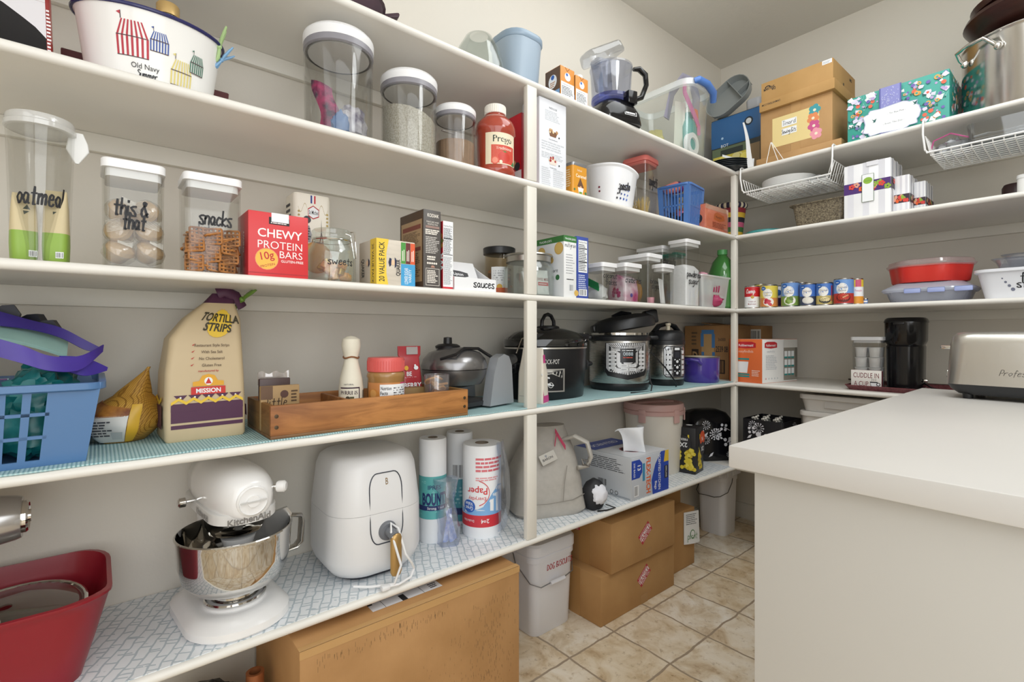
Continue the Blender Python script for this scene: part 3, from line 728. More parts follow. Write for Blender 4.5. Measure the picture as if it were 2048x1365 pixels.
def pr2(mb, f, w, d, h):
    F = f('F'); mb.rect(F, .18, .17, .83, .8, P('#e3cd8f', .5))
    for i, (q, s, cc) in enumerate(((.77, .72, '#3f9aa3'), (.75, .56, '#e08a58'), (.76, .4, '#c7558a'), (.79, .23, '#e79aa8'))):
        for k in range(5): mb.circ(F, q + .045 * math.cos(k * 1.26 + i), s + .07 * math.sin(k * 1.26 + i), .055, P(cc, .5), n=10)
        mb.circ(F, q, s, .03, CREAM, n=8)
    mb.rect(F, .32, .56, .53, .7, PAPER); mb.rect(F, .32, .38, .53, .52, PAPER)
    mb.hand(F, 'Tinard', .42, .62, .09, INK, .18); mb.hand(F, 'Sewing Bits', .42, .44, .09, INK, .2)
    mb.rect(F, .45, .8, .58, 1, TAPE); mb.rect(F, .45, 0, .58, .15, TAPE)
tapebox('shipping_box', 'brown cardboard box with a yellow floral label in the middle of the stack', a2, b2, yb + .005, yb + .29, z3 + .0004, z2, .0, pr2)
a3, b3, z1_ = fr_(yb - .005, 1522, 1668, 116, 1664)
hl = .042
t = thing('shoe_box', 'tan lidded shoe box on top of the stack of brown boxes', 'shoe box', ((a3 + b3) / 2, yb + .14, z2 + .0004)); w = b3 - a3; d = .3; h = z1_ - z2
# the shoe box stands upside down: its lid is the lower part
mb = MB(); mb.cbox(w * .985, d * .985, h, cardboard('shoe_box_card', '#bf965f', '#b08850'), 0, .002); F_ = bface('F', w * .985, d * .985, h); R_ = bface('R', w * .985, d * .985, h)
for i in range(9): mb.circ(F_, .1 + .035 * math.cos(i * .39), .8 + .05 * math.sin(i * .39), .02, INK, n=8)
mb.text(F_, 'MARTENS', .12, .76, .09, INK, .16, .02, rot=6); mb.text(F_, 'DR', .185, .7, .09, INK, .06, .02, rot=180); mb.rect(F_, .86, .86, .985, .99, PAPER); mb.lines(F_, .87, .88, .97, .96, 3, GREYTXT)
mb.circ(R_, .45, .45, .05, INK, n=12); mb.text(R_, 'DM', .78, .8, .1, INK, .15, .02, rot=180); mb.obj('box', t)
mb = MB(); mb.cbox(w * 1.03, d * 1.02, h * .34, cardboard('shoe_box_card', '#bf965f', '#b08850'), -.0002, .002); F_ = bface('F', w * 1.03, d * 1.02, h * .34); mb.text(F_, 'DRMARTENS.COM', .17, .6, .2, INK, .26, .01, rot=180); mb.obj('lid', t)
# wire easel
y0e = .03; xa, F = ony(1541, y0e)
mb = MB(); zt = topR(1546, 284, y0e)
for dx0, dx1, yy in ((-.02, .0, 0), (.035, .002, .0), (.055, .004, .02)): mb.tube([(dx0, yy, .001), (dx1, .002, zt - zA), (dx1 + .003, .004, zt - zA - .004)], .0014, P('#f0f0ee', .3), 6)
mb.tube([(-.02, 0, .0016), (.035, 0, .0016), (.055, .02, .0016), (-.02, 0, .0016)], .0014, P('#f0f0ee', .3), 6)
mb.obj('wire_easel', loc=(xa, y0e, zA + .0005), label='small white wire plate easel in front of the brown boxes', cat='plate stand')
# teal gift box
yg = .035; a, b, zt = fr_(yg, 1695, 1899, 139, 1890); a_, b_ = a, b
w, d, h = b - a, .26, zt - zA; tealp = P('#3fa193', .45)
def gift(mb, f, w, d, h):
    cols = [P(c, .5) for c in ('#e6a652', '#d9d6ea', '#6f63ad', '#e2694f', '#1d5a58', '#eef2f2', '#b9a2cf')]; rnd = random.Random(11)
    for s, n in (('F', 230), ('R', 80)):
        F = f(s)
        for i in range(n):
            x, y, r = rnd.uniform(.03, .97), rnd.uniform(.05, .95), rnd.uniform(.024, .05); k = i % 7; q = F.H / F.W; c = cols[k]; a = rnd.uniform(0, 6.28)
            if s == 'F' and (.34 < x < .57 or (.2 < x < .74 and y < .6)): continue
            if k in (0, 3): mb.circ(F, x, y, r, c, n=9)
            elif k in (1, 5): mb.poly(F, [(x + q * r * 1.5 * math.cos(a + t), y + r * 1.5 * math.sin(a + t) * g) for t, g in ((0, 1), (.9, .5), (1.8, 1), (3.1, .7), (4.6, 1))], c)
            elif k == 4: mb.poly(F, [(x, y), (x - q * r * 1.4, y + r), (x - q * r, y - r * .6)], c); mb.poly(F, [(x, y), (x + q * r * .9, y + r * 1.2), (x + q * r * 1.1, y - r * .5)], c)
            else: mb.circ(F, x, y, r * .8, c, n=6)
            if k == 0: mb.circ(F, x, y, r * .5, tealp, n=8)
        for i in range(14):
            x, y = rnd.uniform(.02, .95), rnd.uniform(.05, .95)
            if s == 'F' and (.3 < x < .62 or (.18 < x < .82 and y < .62)): continue
            mb.poly(F, [(x + .05 * t / 8, y + .05 * math.sin(t * .9) + .008) for t in range(9)] + [(x + .05 * t / 8, y + .05 * math.sin(t * .9)) for t in range(8, -1, -1)], P('#bfe3dc', .5))
    F = f('F'); mb.rect(F, .345, .0, .565, 1, P('#5a5f9e', .5)); mb.rect(F, .36, .0, .55, 1, P('#8a8cc6', .5))
    for i in range(60): mb.rect(F, *(lambda x, y: (x, y, x + .006, y + .02))(rnd.uniform(.37, .54), rnd.uniform(.5, .97)), P('#c6c8e6', .5))
    pts = []
    for i in range(36):
        a = 2 * pi * i / 36; g = 1 + .06 * math.cos(a * 9); pts.append((.46 + .28 * g * math.copysign(abs(math.cos(a)) ** .5, math.cos(a)), .31 + .28 * g * math.copysign(abs(math.sin(a)) ** .5, math.sin(a))))
    mb.poly(F, pts, P('#a8aecb', .5)); mb.poly(F, [(.46 + (x - .46) * .965, .31 + (y - .31) * .95) for x, y in pts], PAPER)
    mb.text(F, '- To: Paw Paw -', .52, .42, .035, DKTXT, .3); mb.text(F, '- From: The Zoo -', .49, .22, .035, DKTXT, .3)
    for x, y in ((.29, .33), (.69, .48)): mb.poly(F, [(x, y), (x - .02, y + .06), (x + .002, y + .03), (x + .03, y + .055), (x + .015, y - .02), (x - .012, y - .02)], P('#25605c', .5))
mb = MB(); mb.cbox(w, d, h, tealp, 0, .002, {'B': tealp}); gift(mb, lambda s: bface(s, w, d, h), w, d, h); mb.obj('gift_box', loc=((a + b) / 2, yg + d / 2, zA), label='teal patterned gift box with a white plaque and lilac band', cat='gift box')
# stock pot and wooden bowls above it
xc, r, F = radR(.22, 1921, 2229); h = topR(2010, 45, .2 - r) - zA
t = thing('stock_pot', 'tall shiny steel stock pot on the topmost shelf at the right', 'stock pot', (xc, .22, zA))
mb = MB(); rshell(mb, [(r * .95, 0), (r * .985, .012), (r * .985, h - .012), (r, h - .006), (r * 1.012, h - .003), (r * 1.012, h)], steel('pot_steel', '#d4d2ce', .16), .003, 48); mb.obj('body', t)
for s_ in (-1, 1):
    a = math.radians(-128 if s_ < 0 else 50); mb = MB(); tx_, ty_ = -math.sin(a), math.cos(a); nx, ny = math.cos(a), math.sin(a)
    q = lambda g, o, z: (nx * (r + o) + tx_ * g, ny * (r + o) + ty_ * g, z)
    mb.tube([q(-.062, .001, h - .062), q(-.06, .02, h - .05), q(-.05, .042, h - .03), q(0, .046, h - .026), q(.05, .042, h - .03), q(.06, .02, h - .05), q(.062, .001, h - .062)], .0065, CHROME, 10)
    for g in (-.062, .062): mb.ell(q(g, 0, h - .062), (.012, .012, .014), CHROME)
    mb.obj('handle', t)
dw = P('#3a1d18', .28, var=.5, scale=6, stretch=(1, 1, 8)); xc2 = xc + .035
mb = MB(); rshell(mb, [(.07, 0), (r * .8, .03), (r * .98, .085), (r * .95, .1)], dw, .012, 40); mb.obj('wooden_bowl', loc=(xc2 - .03, .2, zA + h + .0005), label='large dark wooden bowl sitting on the stock pot', cat='bowl', group='dark wooden bowls')
mb = MB(); mb.lathe([(r * .5, 0), (r * .86, .02), (r * .9, .04), (r * .7, .06), (.02, .07)], dw, 40); mb.obj('wooden_bowl', loc=(xc2 - .025, .2, zA + h + .102), label='dark wooden bowl turned over on top of the larger one', cat='bowl', group='dark wooden bowls')
# under-shelf wire baskets
wire = P('#f2f2f0', .3)
def basket(label, xa, xb, dep, ht, yfr):
    t = thing('under_shelf_basket', label, 'wire basket', ((xa + xb) / 2, yfr, zA - TK)); W = (xb - xa) / 2
    for sx in (-1, 1):
        mb = MB(); mb.tube([(sx * W, .16, TK + .004), (sx * W, -.004, TK + .004), (sx * W, -.012, TK - .002), (sx * W, -.014, -.03), (sx * W * .97, -.006, -ht + .01), (sx * W * .93, .006, -ht), ], .0035, wire, 8); mb.obj('hanger', t)
    mb = MB(); mb.tube([(-W * .95, -.002, -ht), (W * .95, -.002, -ht)], .0034, wire, 8); mb.obj('front_rail', t)
    mb = MB(); n = 9; zb = -ht
    for i in range(n + 1):
        yy = .004 + dep * i / n; mb.tube([(-W * .97, yy, -.036 - .0 * i), (-W * .88, yy, zb - .012), (W * .88, yy, zb - .012), (W * .97, yy, -.036)], .0021, wire, 6)
    for i in range(11):
        xx = -W * .86 + W * 1.72 * i / 10; mb.tube([(xx, -.002, zb), (xx, .012, zb - .0135), (xx, dep, zb - .0135), (xx, dep + .006, -.04)], .0021, wire, 6)
    for zz in (-.036,): 
        for sx in (-1, 1): mb.tube([(sx * W * .97, 0, zz), (sx * W * .97, dep + .006, zz)], .002, wire, 6)
    mb.tube([(-W * .97, dep + .006, -.036), (W * .97, dep + .006, -.036)], .002, wire, 6)
    mb.obj('wire_mesh', t); return t, zb - .0118 + zA - TK
xa, xb = ony(1481, -.012)[0], ony(1665, -.012)[0]
bk1, zbk = basket('white wire basket hung under the topmost far shelf near the corner post', xa, xb, .24, .098, 0)
for i in range(6):
    mb = MB(); mb.lathe([(.05, 0), (.08, .002), (.112, .02), (.114, .022), (.08, .006), (.01, .005)], P('#f1f1ef', .4), 36)
    mb.obj('paper_plate', loc=((xa + xb) / 2 - .028, .123, zbk + .001 + i * .007), label='%s white plate in the wire basket near the corner post' % ('bottom', 'second from bottom', 'third from bottom', 'third from top', 'second from top', 'top')[i], cat='plate', group='white plates in the wire basket')
mb = MB(); mb.blob((0, 0, .02), (.045, .05, .026), clear('#e9ebec', .3, .15, .4), .4, 4, 2, flat0=0); mb.obj('plastic_bag', loc=((xa + xb) / 2 + .105, .11, zbk + .001), label='crumpled clear bag beside the plates in the wire basket', cat='bag')
xa2, xb2 = ony(1846, -.012)[0], ony(1846, -.012)[0] + .32
bk2, zbk2 = basket('white wire basket hung under the topmost far shelf below the stock pot', xa2, xb2, .24, .098, 0)
c2 = (xa2 + xb2) / 2
mb = MB(); shell(mb, [(0, .17, .2, .02), (.085, .19, .22, .025)], clear('#e6e8ea', .35), .002); mb.obj('plastic_box', loc=(c2 + .05, .125, zbk2 + .001), label='clear plastic box of white forks in the wire basket', cat='plastic box')
fk = None; rnd = random.Random(3)
for i in range(11):
    if fk is None:
        mb = MB(); mb.tube([(-.08, 0, .004), (.02, 0, .003), (.04, 0, .006)], [.005, .004, .009], P('#f4f4f2', .3), 6, flat=(1, .35)); mb.obj
        for q in (-.006, 0, .006): mb.tube([(.04, q, .006), (.075, q, .003)], .0016, P('#f4f4f2', .3), 5)
        fk = mb.obj('plastic_fork', loc=(c2 + .05, .045, zbk2 + .03), label='white plastic fork piled in the clear box in the wire basket', cat='fork', group='white plastic forks in the basket')
    else: dup(fk, (c2 + .05 + rnd.uniform(-.004, .004), .045 + .014 * i, zbk2 + .03 + rnd.uniform(0, .03)), pi if i % 2 else 0)
mb = MB(); mb.blob((0, 0, .03), (.055, .06, .034), clear('#dfe2e6', .35, .12, .3), .4, 4, 9, flat0=0); mb.tube([(-.06, -.04, .03), (-.05, -.045, .065), (0, -.05, .078), (.05, -.045, .05)], .003, P('#c65f93', .4), 6); mb.obj('zip_bag', loc=(c2 - .09, .1, zbk2 + .001), label='clear zip bag with a pink seal in the right wire basket', cat='bag')
# ================================================================== SECOND SHELF, LEFT WALL
zB = ZS['B']
def dside(side, e, u, pf):
    """how deep a side face standing at e (y on the left wall, x on the far wall) must be to end at column u"""
    dx, dy = ray(u)
    if side == 'L': return pf - (CX + (e - CY) / dy * dx)
    return (CY + (e - CX) / dx * dy) - pf
def label_face(h0, h1, W): return None
# pouch
yc, w, F = LW(-.045, -45, 103)
mb = MB(); wh = P('#d9d6da', .25)
mb.rloft([(0, w * .96, .11, .03), (.004, w, .115, .035), (.1, w * .93, .1, .03), (.26, w * .82, .05, .015), (.3, w * .8, .012, .004)], P('#a8342f', .3))
F_ = qface((-w * .47, -.0585, .002), (w * .47, -.0585, .002), (w * .43, -.051, .1), (-w * .43, -.051, .1))
F2 = qface((-w * .43, -.0515, .1), (w * .43, -.0515, .1), (w * .37, -.026, .26), (-w * .37, -.026, .26))
mb.rect(F2, 0, 0, .97, 1, wh); mb.rect(F_, 0, 0, .97, 1, wh); mb.poly(F_, [(-.03, 0), (.97, 0), (.97, .34), (.8, .5), (.6, .62), (.3, .78), (-.03, .9)], P('#17171b', .12)); mb.lines(F_, .98, .1, 1.05, .9, 12, PAPER)
mb.obj('stand_up_pouch', loc=(-.1, yc, zB), rotz=HP, label='red and white standing pouch with a black lower half at the left edge', cat='pouch')
# maroon folder behind the tub
y0, y1 = onx(122, -.2)[0], onx(455, -.2)[0]
mb = MB(); mb.M = Matrix.Rotation(.5, 4, 'X'); mb.cbox(y1 - y0, .012, .1, P('#5a2a2c', .6), 0, .002)
mb.obj('maroon_folder', loc=(-.235, (y0 + y1) / 2, zB + .001), rotz=HP, label='dark maroon folder leaning behind the enamel tub', cat='folder')
# enamel tub
yc, r, F = radL(-.125, 143, 446); hT = .148
t = thing('enamel_tub', 'white enamel oval tub painted with striped beach tents', 'tub', (-.125, yc, zB), HP)
en = P('#f2f1ee', .12); sy = .66
mb = MB(); rshell(mb, [(r * .8, 0), (r * .82, .004), (r * .97, hT - .006), (r * 1.0, hT - .002)], en, .003, 56, sy=sy); mb.obj('body', t)
mb = MB(); mb.tube([(r * 1.005 * math.cos(a * pi / 28), r * 1.005 * sy * math.sin(a * pi / 28), hT) for a in range(56)], .0038, P('#2b2b5e', .2), 8, True); mb.obj('rim', t)
mb = MB()
F_ = cface(r * .823, -58, 58, .004, hT - .006, r2=r * .973, sy=sy)
def tent(cx, cy, s, c, wall=.5, lit=None):
    m = P(c, .5); H = s; W = s * .62 * F_.H / F_.W
    for i in range(7):
        a = cx - W / 2 + W * i / 6; mb.rect(F_, a, cy, a + W * .075, cy + H * .5, m); b = cx - W * .3 + (W * .62) * i / 6
        mb.poly(F_, [(a, cy + H * .5), (a + W * .07, cy + H * .5), (b + W * .05, cy + H * .92), (b, cy + H * .92)], m)
    for q in (cy - .006, cy + H * .5): mb.rect(F_, cx - W / 2, q, cx + W / 2 + W * .07, q + .012, P('#4a3438', .5))
    mb.rect(F_, cx - W * .32, cy + H * .92, cx - W * .29, cy + H * 1.12, P('#4a3438', .5)); mb.poly(F_, [(cx - W * .31, cy + H * 1.12), (cx - W * .44, cy + H * 1.07), (cx - W * .31, cy + H * 1.02)], m)
tent(.33, .36, .52, '#b5303f'); tent(.52, .5, .3, '#2f4f9c'); tent(.69, .12, .4, '#d9c97a'); tent(.82, .38, .3, '#2f6b55')
mb.text(F_, 'Old Navy', .425, .25, .075, INK, .2); mb.hand(F_, 'Summer', .44, .13, .1, INK, w=.14, th=.9)
mb.obj('beach_tent_print', t)
mb = MB(); mb.lathe([(.034, 0), (.036, .01), (.036, .1), (.02, .135), (.017, .15), (.018, .152), (.018, .17)], clear('#cfd0cc', .3), 24); 
tb = thing('glass_bottle', 'glass bottle with a gold cap standing inside the enamel tub', 'bottle', (-.125, onx(336, -.125)[0], zB + .03)); mb.obj('bottle', tb)
mb = MB(); mb.lathe([(.021, .158), (.021, .18), (.019, .183)], P('#d8b678', .35, .5), 24); mb.obj('cap', tb)
mb = MB(); mb.blob((0, 0, .0), (.026, .03, .03), BLACK, .1, 2, 1); mb.obj('black_bottle', loc=(-.1, onx(374, -.1)[0], zB + .127), label='black rounded bottle top showing over the rim of the enamel tub', cat='bottle')
def clip(nm, lab, col, loc, rot, s=1):
    m = P(col, .35); mb = MB()
    for sg in (-1, 1): mb.tube([(0, 0, 0), (.012 * s, sg * .006 * s, .006 * s), (.03 * s, sg * .014 * s, .012 * s), (.042 * s, sg * .018 * s, .016 * s)], [.003 * s, .004 * s, .0035 * s, .002 * s], m, 8); mb.tube([(0, 0, 0), (-.02 * s, sg * .004 * s, -.012 * s), (-.03 * s, sg * .001 * s, -.014 * s)], [.003 * s, .004 * s, .0025 * s], m, 8)
    mb.ell((0, 0, .001), (.006 * s, .006 * s, .006 * s), m, 10, 6); mb.obj(nm, loc=loc, rot=rot, label=lab, cat='bag clip')
yk = onx(440, -.1)[0]
clip('bag_clip', 'lime green clip pinched on the rim of the enamel tub', '#a9c58a', (-.092, yk - .002, zB + hT - .004), (.3, -.9, 1.2), .95)
clip('bag_clip', 'light blue clip below the lime clip on the enamel tub', '#7ba7cf', (-.1, yk + .003, zB + hT - .028), (-.2, -.5, 1.4), .8)
# three round canisters with grey seals
def popcan(label, xc, u0, u1, vt, extra=0):
    y, r, F = radL(xc, u0, u1); h = zat(vt, F - r * .8) - zB; lh = r * .3
    t = thing('canister', label, 'canister', (xc, y, zB), HP, 'round canisters with white lids')
    mb = MB(); rshell(mb, [(r * .93, 0), (r * .95, .004), (r * .97, h - lh * 1.5)], clear('#f3f3f2', .14), .003, 40); mb.obj('body', t)
    mb = MB(); mb.lathe([(r * .93, h - lh * 1.9), (r * .985, h - lh * 1.75), (r * .985, h - lh * 1.2), (r * .9, h - lh * 1.15)], P('#8d8b92', .3), 40, cap0=False, cap1=False); mb.obj('seal', t)
    mb = MB(); mb.lathe([(r * .86, h - lh * 1.9), (r * .86, h - lh * 1.25), (r * .98, h - lh * 1.2), (r * 1.0, h - lh), (r * 1.0, h - lh * .45), (r * .97, h - lh * .42), (r * .97, h - lh * .36), (r * .99, h - lh * .3), (r * .9, h), (.01, h)], P('#efeff0', .3), 40); mb.obj('lid', t)
    return y, r, h
y, r, h = popcan('largest round canister with a white lid holding sweet bags', -.09, 605, 748, 45)
pk = P('#c23a78', .3, var=.75, scale=45, h2='#3a2346'); sv = P('#d9d7de', .22, var=.35, scale=30, h2='#6a6480')
mb = MB(); mb.sheet(lambda s, q: (-.045 + .012 * math.sin(q * 5) + .05 * s, -.04 - .012 * math.sin(s * 3.1), .006 + .13 * q * (1 - .15 * s)), 8, 10, pk, .012); mb.obj('candy_bag', loc=(-.09, y, zB), rotz=HP - .6, label='pink and purple sweet bag standing in the largest canister', cat='sweet bag')
mb = MB(); mb.blob((.026, -.008, .042), (.04, .042, .05), sv, .3, 3, 5, flat0=.006); mb.obj('candy_bag', loc=(-.09, y, zB), rotz=HP, label='silver crinkled sweet bag lying in the largest canister', cat='sweet bag')
mb = MB(); mb.blob((-.012, -.045, .026), (.022, .014, .032), P('#4d78b0', .35), .3, 3, 8, flat0=.006); mb.obj('candy_bag', loc=(-.09, y, zB), rotz=HP, label='small blue sweet wrapper at the bottom of the largest canister', cat='sweet bag')
y, r, h = popcan('middle round canister with a white lid filled with rice', -.085, 760, 875, 137)
rice = P('#d9d5ca', .6, var=.4, scale=260, h2='#b5ae9c', bump=.5)
mb = MB(); mb.lathe([(r * .9, .0045), (r * .915, h * .5), (r * .7, h * .51), (.001, h * .515)], rice, 40, wob=lambda a, rr, z: z + (-.42 * rr * math.cos(a) + .004 * noise.noise(Vector((math.cos(a) * 4, math.sin(a) * 4, rr * 90)))) * (z > .01) * .6)
mb.obj('white_rice', loc=(-.085, y, zB), rotz=HP, label='white rice filling the middle canister', cat='rice', kind='stuff')
y, r, h = popcan('smallest round canister with a white lid holding brown powder', -.08, 868, 952, 206)
mb = MB(); mb.lathe([(r * .9, .0045), (r * .91, h * .42), (r * .6, h * .44), (.001, h * .45)], P('#a98a70', .8, var=.15, scale=60, bump=.3), 32); mb.obj('brown_powder', loc=(-.08, y, zB), label='light brown powder in the smallest round canister', cat='powder', kind='stuff')
mb = MB(); shell(mb, [(0, .03, .022, .006), (.024, .034, .026, .007)], clear('#e8e4e2', .3, .1, .3), .0015); mb.box(-.055, -.004, .02, -.016, .004, .0235, clear('#e8e4e2', .3, .1, .3), .001); mb.obj('scoop', loc=(-.075, y + .006, zB + h * .45 + .003), rotz=HP, label='clear plastic scoop lying on the brown powder', cat='scoop')
# sauce jar
y, r, F = radL(-.06, 950, 1031); h = zat(212, F - .01) - zB
t = thing('sauce_jar', 'red pasta sauce jar with a white cap and cream label', 'jar', (-.06, y, zB), HP)
sc = P('#a5402c', .15, coat=.6)
mb = MB(); mb.lathe([(r * .9, 0), (r * .98, .008), (r * .98, h * .07), (r * .93, h * .1), (r * .93, h * .55), (r * 1.0, h * .58), (r * 1.0, h * .66), (r * .92, h * .74), (r * .62, h * .83), (r * .46, h * .86), (r * .46, h * .9)], sc, 40); mb.obj('jar', t)
mb = MB(); mb.lathe([(r * .5, h * .875), (r * .52, h * .88), (r * .52, h * .99), (r * .47, h)], P('#eeeae0', .4), 36)
for i in range(36): mb.box(r * .515 * math.cos(i * pi / 18) - .0008, r * .515 * math.sin(i * pi / 18) - .0008, h * .885, r * .515 * math.cos(i * pi / 18) + .0008, r * .515 * math.sin(i * pi / 18) + .0008, h * .98, P('#eeeae0', .4))
mb.obj('cap', t)
mb = MB(); F_ = cface(r * .932, -68, 36, h * .1, h * .56); mb.rect(F_, 0, .03, 1, .97, P('#e9dcc0', .5), 14); mb.rect(F_, .17, .06, .93, .6, P('#cf4a38', .5), 12)
mb.text(F_, 'Prego', .52, .79, .2, P('#2a3a34', .5), .82, .015); mb.text(F_, 'Traditional', .56, .51, .09, P('#f0e6d8'), .6)
mb.circ(F_, .56, .25, .2, P('#c83a2c', .4), .17); mb.poly(F_, [(.56, .38), (.48, .44), (.55, .41), (.58, .46), (.6, .41), (.68, .42)], P('#5a7d3a')); mb.circ(F_, .28, .14, .12, P('#d9604a')); mb.circ(F_, .28, .14, .085, P('#e8907a')); mb.circ(F_, .45, .1, .05, CREAM); mb.poly(F_, [(.8, .05), (.92, .2), (.98, .12), (.95, .04)], GREEN)
mb.obj('label', t)
# red cereal box by the post
def prR(mb, f, w, d, h):
    L = f('L'); mb.text(L, 'K', .35, .72, .12, P('#f3e9e2'), .3, .02); mb.text(L, 'special', .62, .5, .06, P('#f3e9e2'), .5)
    for i, c in enumerate(('#3e6b34', '#c9a45a', '#8a2230', '#e0c080', '#2d2d33')): mb.circ(L, .45 + .11 * i, .26 + .05 * (i % 2), .06, P(c))
    mb.rect(L, 0, .0, 1, .2, PAPER); F = f('F'); mb.rect(F, .2, .1, .8, .7, PAPER); mb.lines(F, .2, .1, .8, .7, 20, INK)
ye = onx(1043, -.05)[0]
carton('cereal_box', 'red box squeezed between the sauce jar and the post on the second shelf', 'box', 'L', -.05, 1043, 1066, zB, (1043, 224), .19, {'F': P('#a01f2b', .4), 'L': P('#c0222e', .35), 'T': P('#5a1d22', .5)}, prR)
# tall white leaflet carton right of the post
def prI(mb, f, w, d, h):
    F = f('F'); mb.text(F, 'INDULGE', .5, .91, .022, DKTXT, .36); mb.lines(F, .2, .76, .82, .88, 7, LGREY); mb.lines(F, .08, .42, .92, .53, 4, LGREY); mb.lines(F, .08, .02, .42, .23, 9, LGREY); mb.lines(F, .5, .02, .92, .23, 9, LGREY, seed=4); mb.lines(F, .08, .33, .92, .4, 4, LGREY, seed=5)
    for cy, a, b in ((.63, '#b98a5c', '#7a5236'), (.31, '#a52a34', '#e8d8cc')):
        mb.poly(F, [(.34, cy + .02), (.38, cy - .04), (.6, cy - .04), (.66, cy + .02)], P(b, .6)); rnd = random.Random(int(cy * 100))
        for i in range(9): mb.circ(F, rnd.uniform(.36, .68), cy + rnd.uniform(0, .045), .014, P(a if i % 3 else '#e3cfa6', .6))
        mb.circ(F, .72, cy - .03, .01, INK); mb.text(F, 'Pumpkin Spice' if cy < .5 else 'Chocolate Brownie', .5, cy - .075, .013, DKTXT, .6)
    mb.prism([(-w * .2, h), (w * .3, h), (w * .38, h * 1.0), (0, h * 1.07)], d * .1, d * .5, P('#6b4433', .6))
carton('recipe_carton', 'tall white recipe-printed carton right beside the middle post', 'carton', 'L', -.026, 1076, 1130, zB, (1100, 200), .085, {'F': P('#e8eaf0', .5)}, prI, shift=(0, .006))
# caramel tin
ye = onx(1143, -.03)[0]; dd = dside('L', ye, 1126, -.03)
yc, w, F = LW(-.03, 1143, 1173); h = topL(1158, 326, -.03) - zB
t = thing('caramel_tin', 'orange caramel tin with a grey lid and a gnome picture', 'tin', (-.03 - dd / 2, yc + .006, zB), HP)
mb = MB(); og = P('#d9972f', .35); mb.rloft([(0, w, dd, .008), (h * .9, w, dd, .008)], og); F_ = bface('F', w, dd, h * .9); L_ = bface('L', w, dd, h * .9)
mb.text(F_, 'Caramel', .55, .68, .11, P('#f6ead2'), .75, .02); mb.text(F_, 'Salted', .45, .86, .07, P('#f6ead2'), .5); mb.lines(L_, .25, .3, .8, .9, 8, P('#f3dfb6'))
mb.poly(F_, [(.3, .32), (.5, .62), (.75, .3)], P('#6a4a35')); mb.circ(F_, .53, .3, .05, P('#e0b08a')); mb.poly(F_, [(.34, .29), (.72, .29), (.62, .05), (.42, .05)], PAPER); mb.rect(F_, .42, .06, .62, .16, P('#7d9a3a')); mb.circ(F_, .12, .2, .04, P('#4f7d4a')); mb.circ(F_, .85, .14, .05, P('#4f7d4a'))
mb.obj('body', t)
mb = MB(); mb.rloft([(h * .9, w * 1.02, dd * 1.02, .009), (h * .985, w * 1.02, dd * 1.02, .009), (h, w * .96, dd * .96, .008)], P('#9a9b9e', .3, .7)); mb.obj('lid', t)
# pasta colander
xc = -.115; y, r, F = radL(xc, 1172, 1276); h = zat(345, F) - zB
t = thing('pasta_colander', 'white plastic colander with a wavy rim lettered pasta', 'colander', (xc, y, zB), HP)
wv = lambda a, rr, z: z + (z > h * .5) * (.02 * math.cos(a - 2.4) + .004 * math.cos(3 * a))
mb = MB(); rshell(mb, [(r * .74, 0), (r * .78, .006), (r * .96, h * .93), (r * 1.03, h * .97), (r * 1.035, h)], P('#eff0f3', .25), .003, 56, wob=wv)
mb.obj('bowl', t)
mb = MB(); mb.tube([(r * .98, -.03, h * .94 - .012), (r * 1.12, -.02, h * .97 - .012), (r * 1.2, 0, h * .98 - .012), (r * 1.12, .02, h * .97 - .012), (r * .98, .03, h * .94 - .012)], .005, P('#eff0f3', .25), 8); mb.obj('pour_lip', t)
mb = MB(); F_ = cface(r * .784 + .0012, -84, 8, .006, h * .93 - .019, r2=r * .965 + .0012)
cc = ('#26242c', '#2c3d7a', '#3f5fae', '#5a79c4')
for k in range(4):
    for j in range(4): mb.circ(F_, .5 + .1 * k + .02 * j, .22 + .13 * j + .05 * (3 - k) * .3, .024 - .003 * j, P(cc[k], .5), .034 - .005 * j)
for j, q in enumerate((.62, .5)): mb.circ(F_, .02, q, .03, P('#7a2a3a', .5))
mb.hand(F_, 'pasta', .73, .58, .24, INK, w=.3, th=1.1); mb.obj('holes_and_lettering', t)
# spaghetti keeper
xc = -.155; yk, F = onx(1281, xc); w = .125; h = zat(312, F - .06) - zB; rt = HP + .12
t = thing('spaghetti_keeper', 'clear square keeper with a coral lid lettered spaghetti', 'canister', (xc, yk, zB), rt)
mb = MB(); shell(mb, [(0, w * .88, w * .88, .018), (h - .02, w * .94, w * .94, .02)], CLEAR, .003); F_ = qface((-w * .42, -w * .45, .01), (w * .42, -w * .45, .01), (w * .45, -w * .47, h - .02), (-w * .45, -w * .47, h - .02)); mb.hand(F_, 'spaghetti', .55, .64, .17, INK, w=.66, th=1.0); mb.obj('body', t)
co = P('#d9756c', .35)
mb = MB(); mb.rloft([(h - .034, w * .88, w * .88, .02), (h - .022, w * .9, w * .9, .02), (h - .021, w, w, .024), (h - .006, w, w, .024), (h, w * .95, w * .95, .022)], co); mb.obj('lid', t)
mb = MB(); rnd = random.Random(2); sp = P('#d8bb72', .5)
for i in range(130):
    x0, y0 = rnd.uniform(-.03, .045), rnd.uniform(-.05, .045); a = rnd.uniform(-.3, .3); L = rnd.uniform(.08, .15)
    mb.tube([(x0 * .5, y0 * .5, .006), (max(-.052, min(.052, x0 * .5 + L * math.sin(a) * .6 - .02)), max(-.052, min(.052, y0)), .006 + L * .7)], .0009, sp, 4)
mb.obj('spaghetti', loc=(xc, yk, zB), rotz=rt, label='loose dry spaghetti in the coral-lidded keeper', cat='spaghetti', kind='stuff')
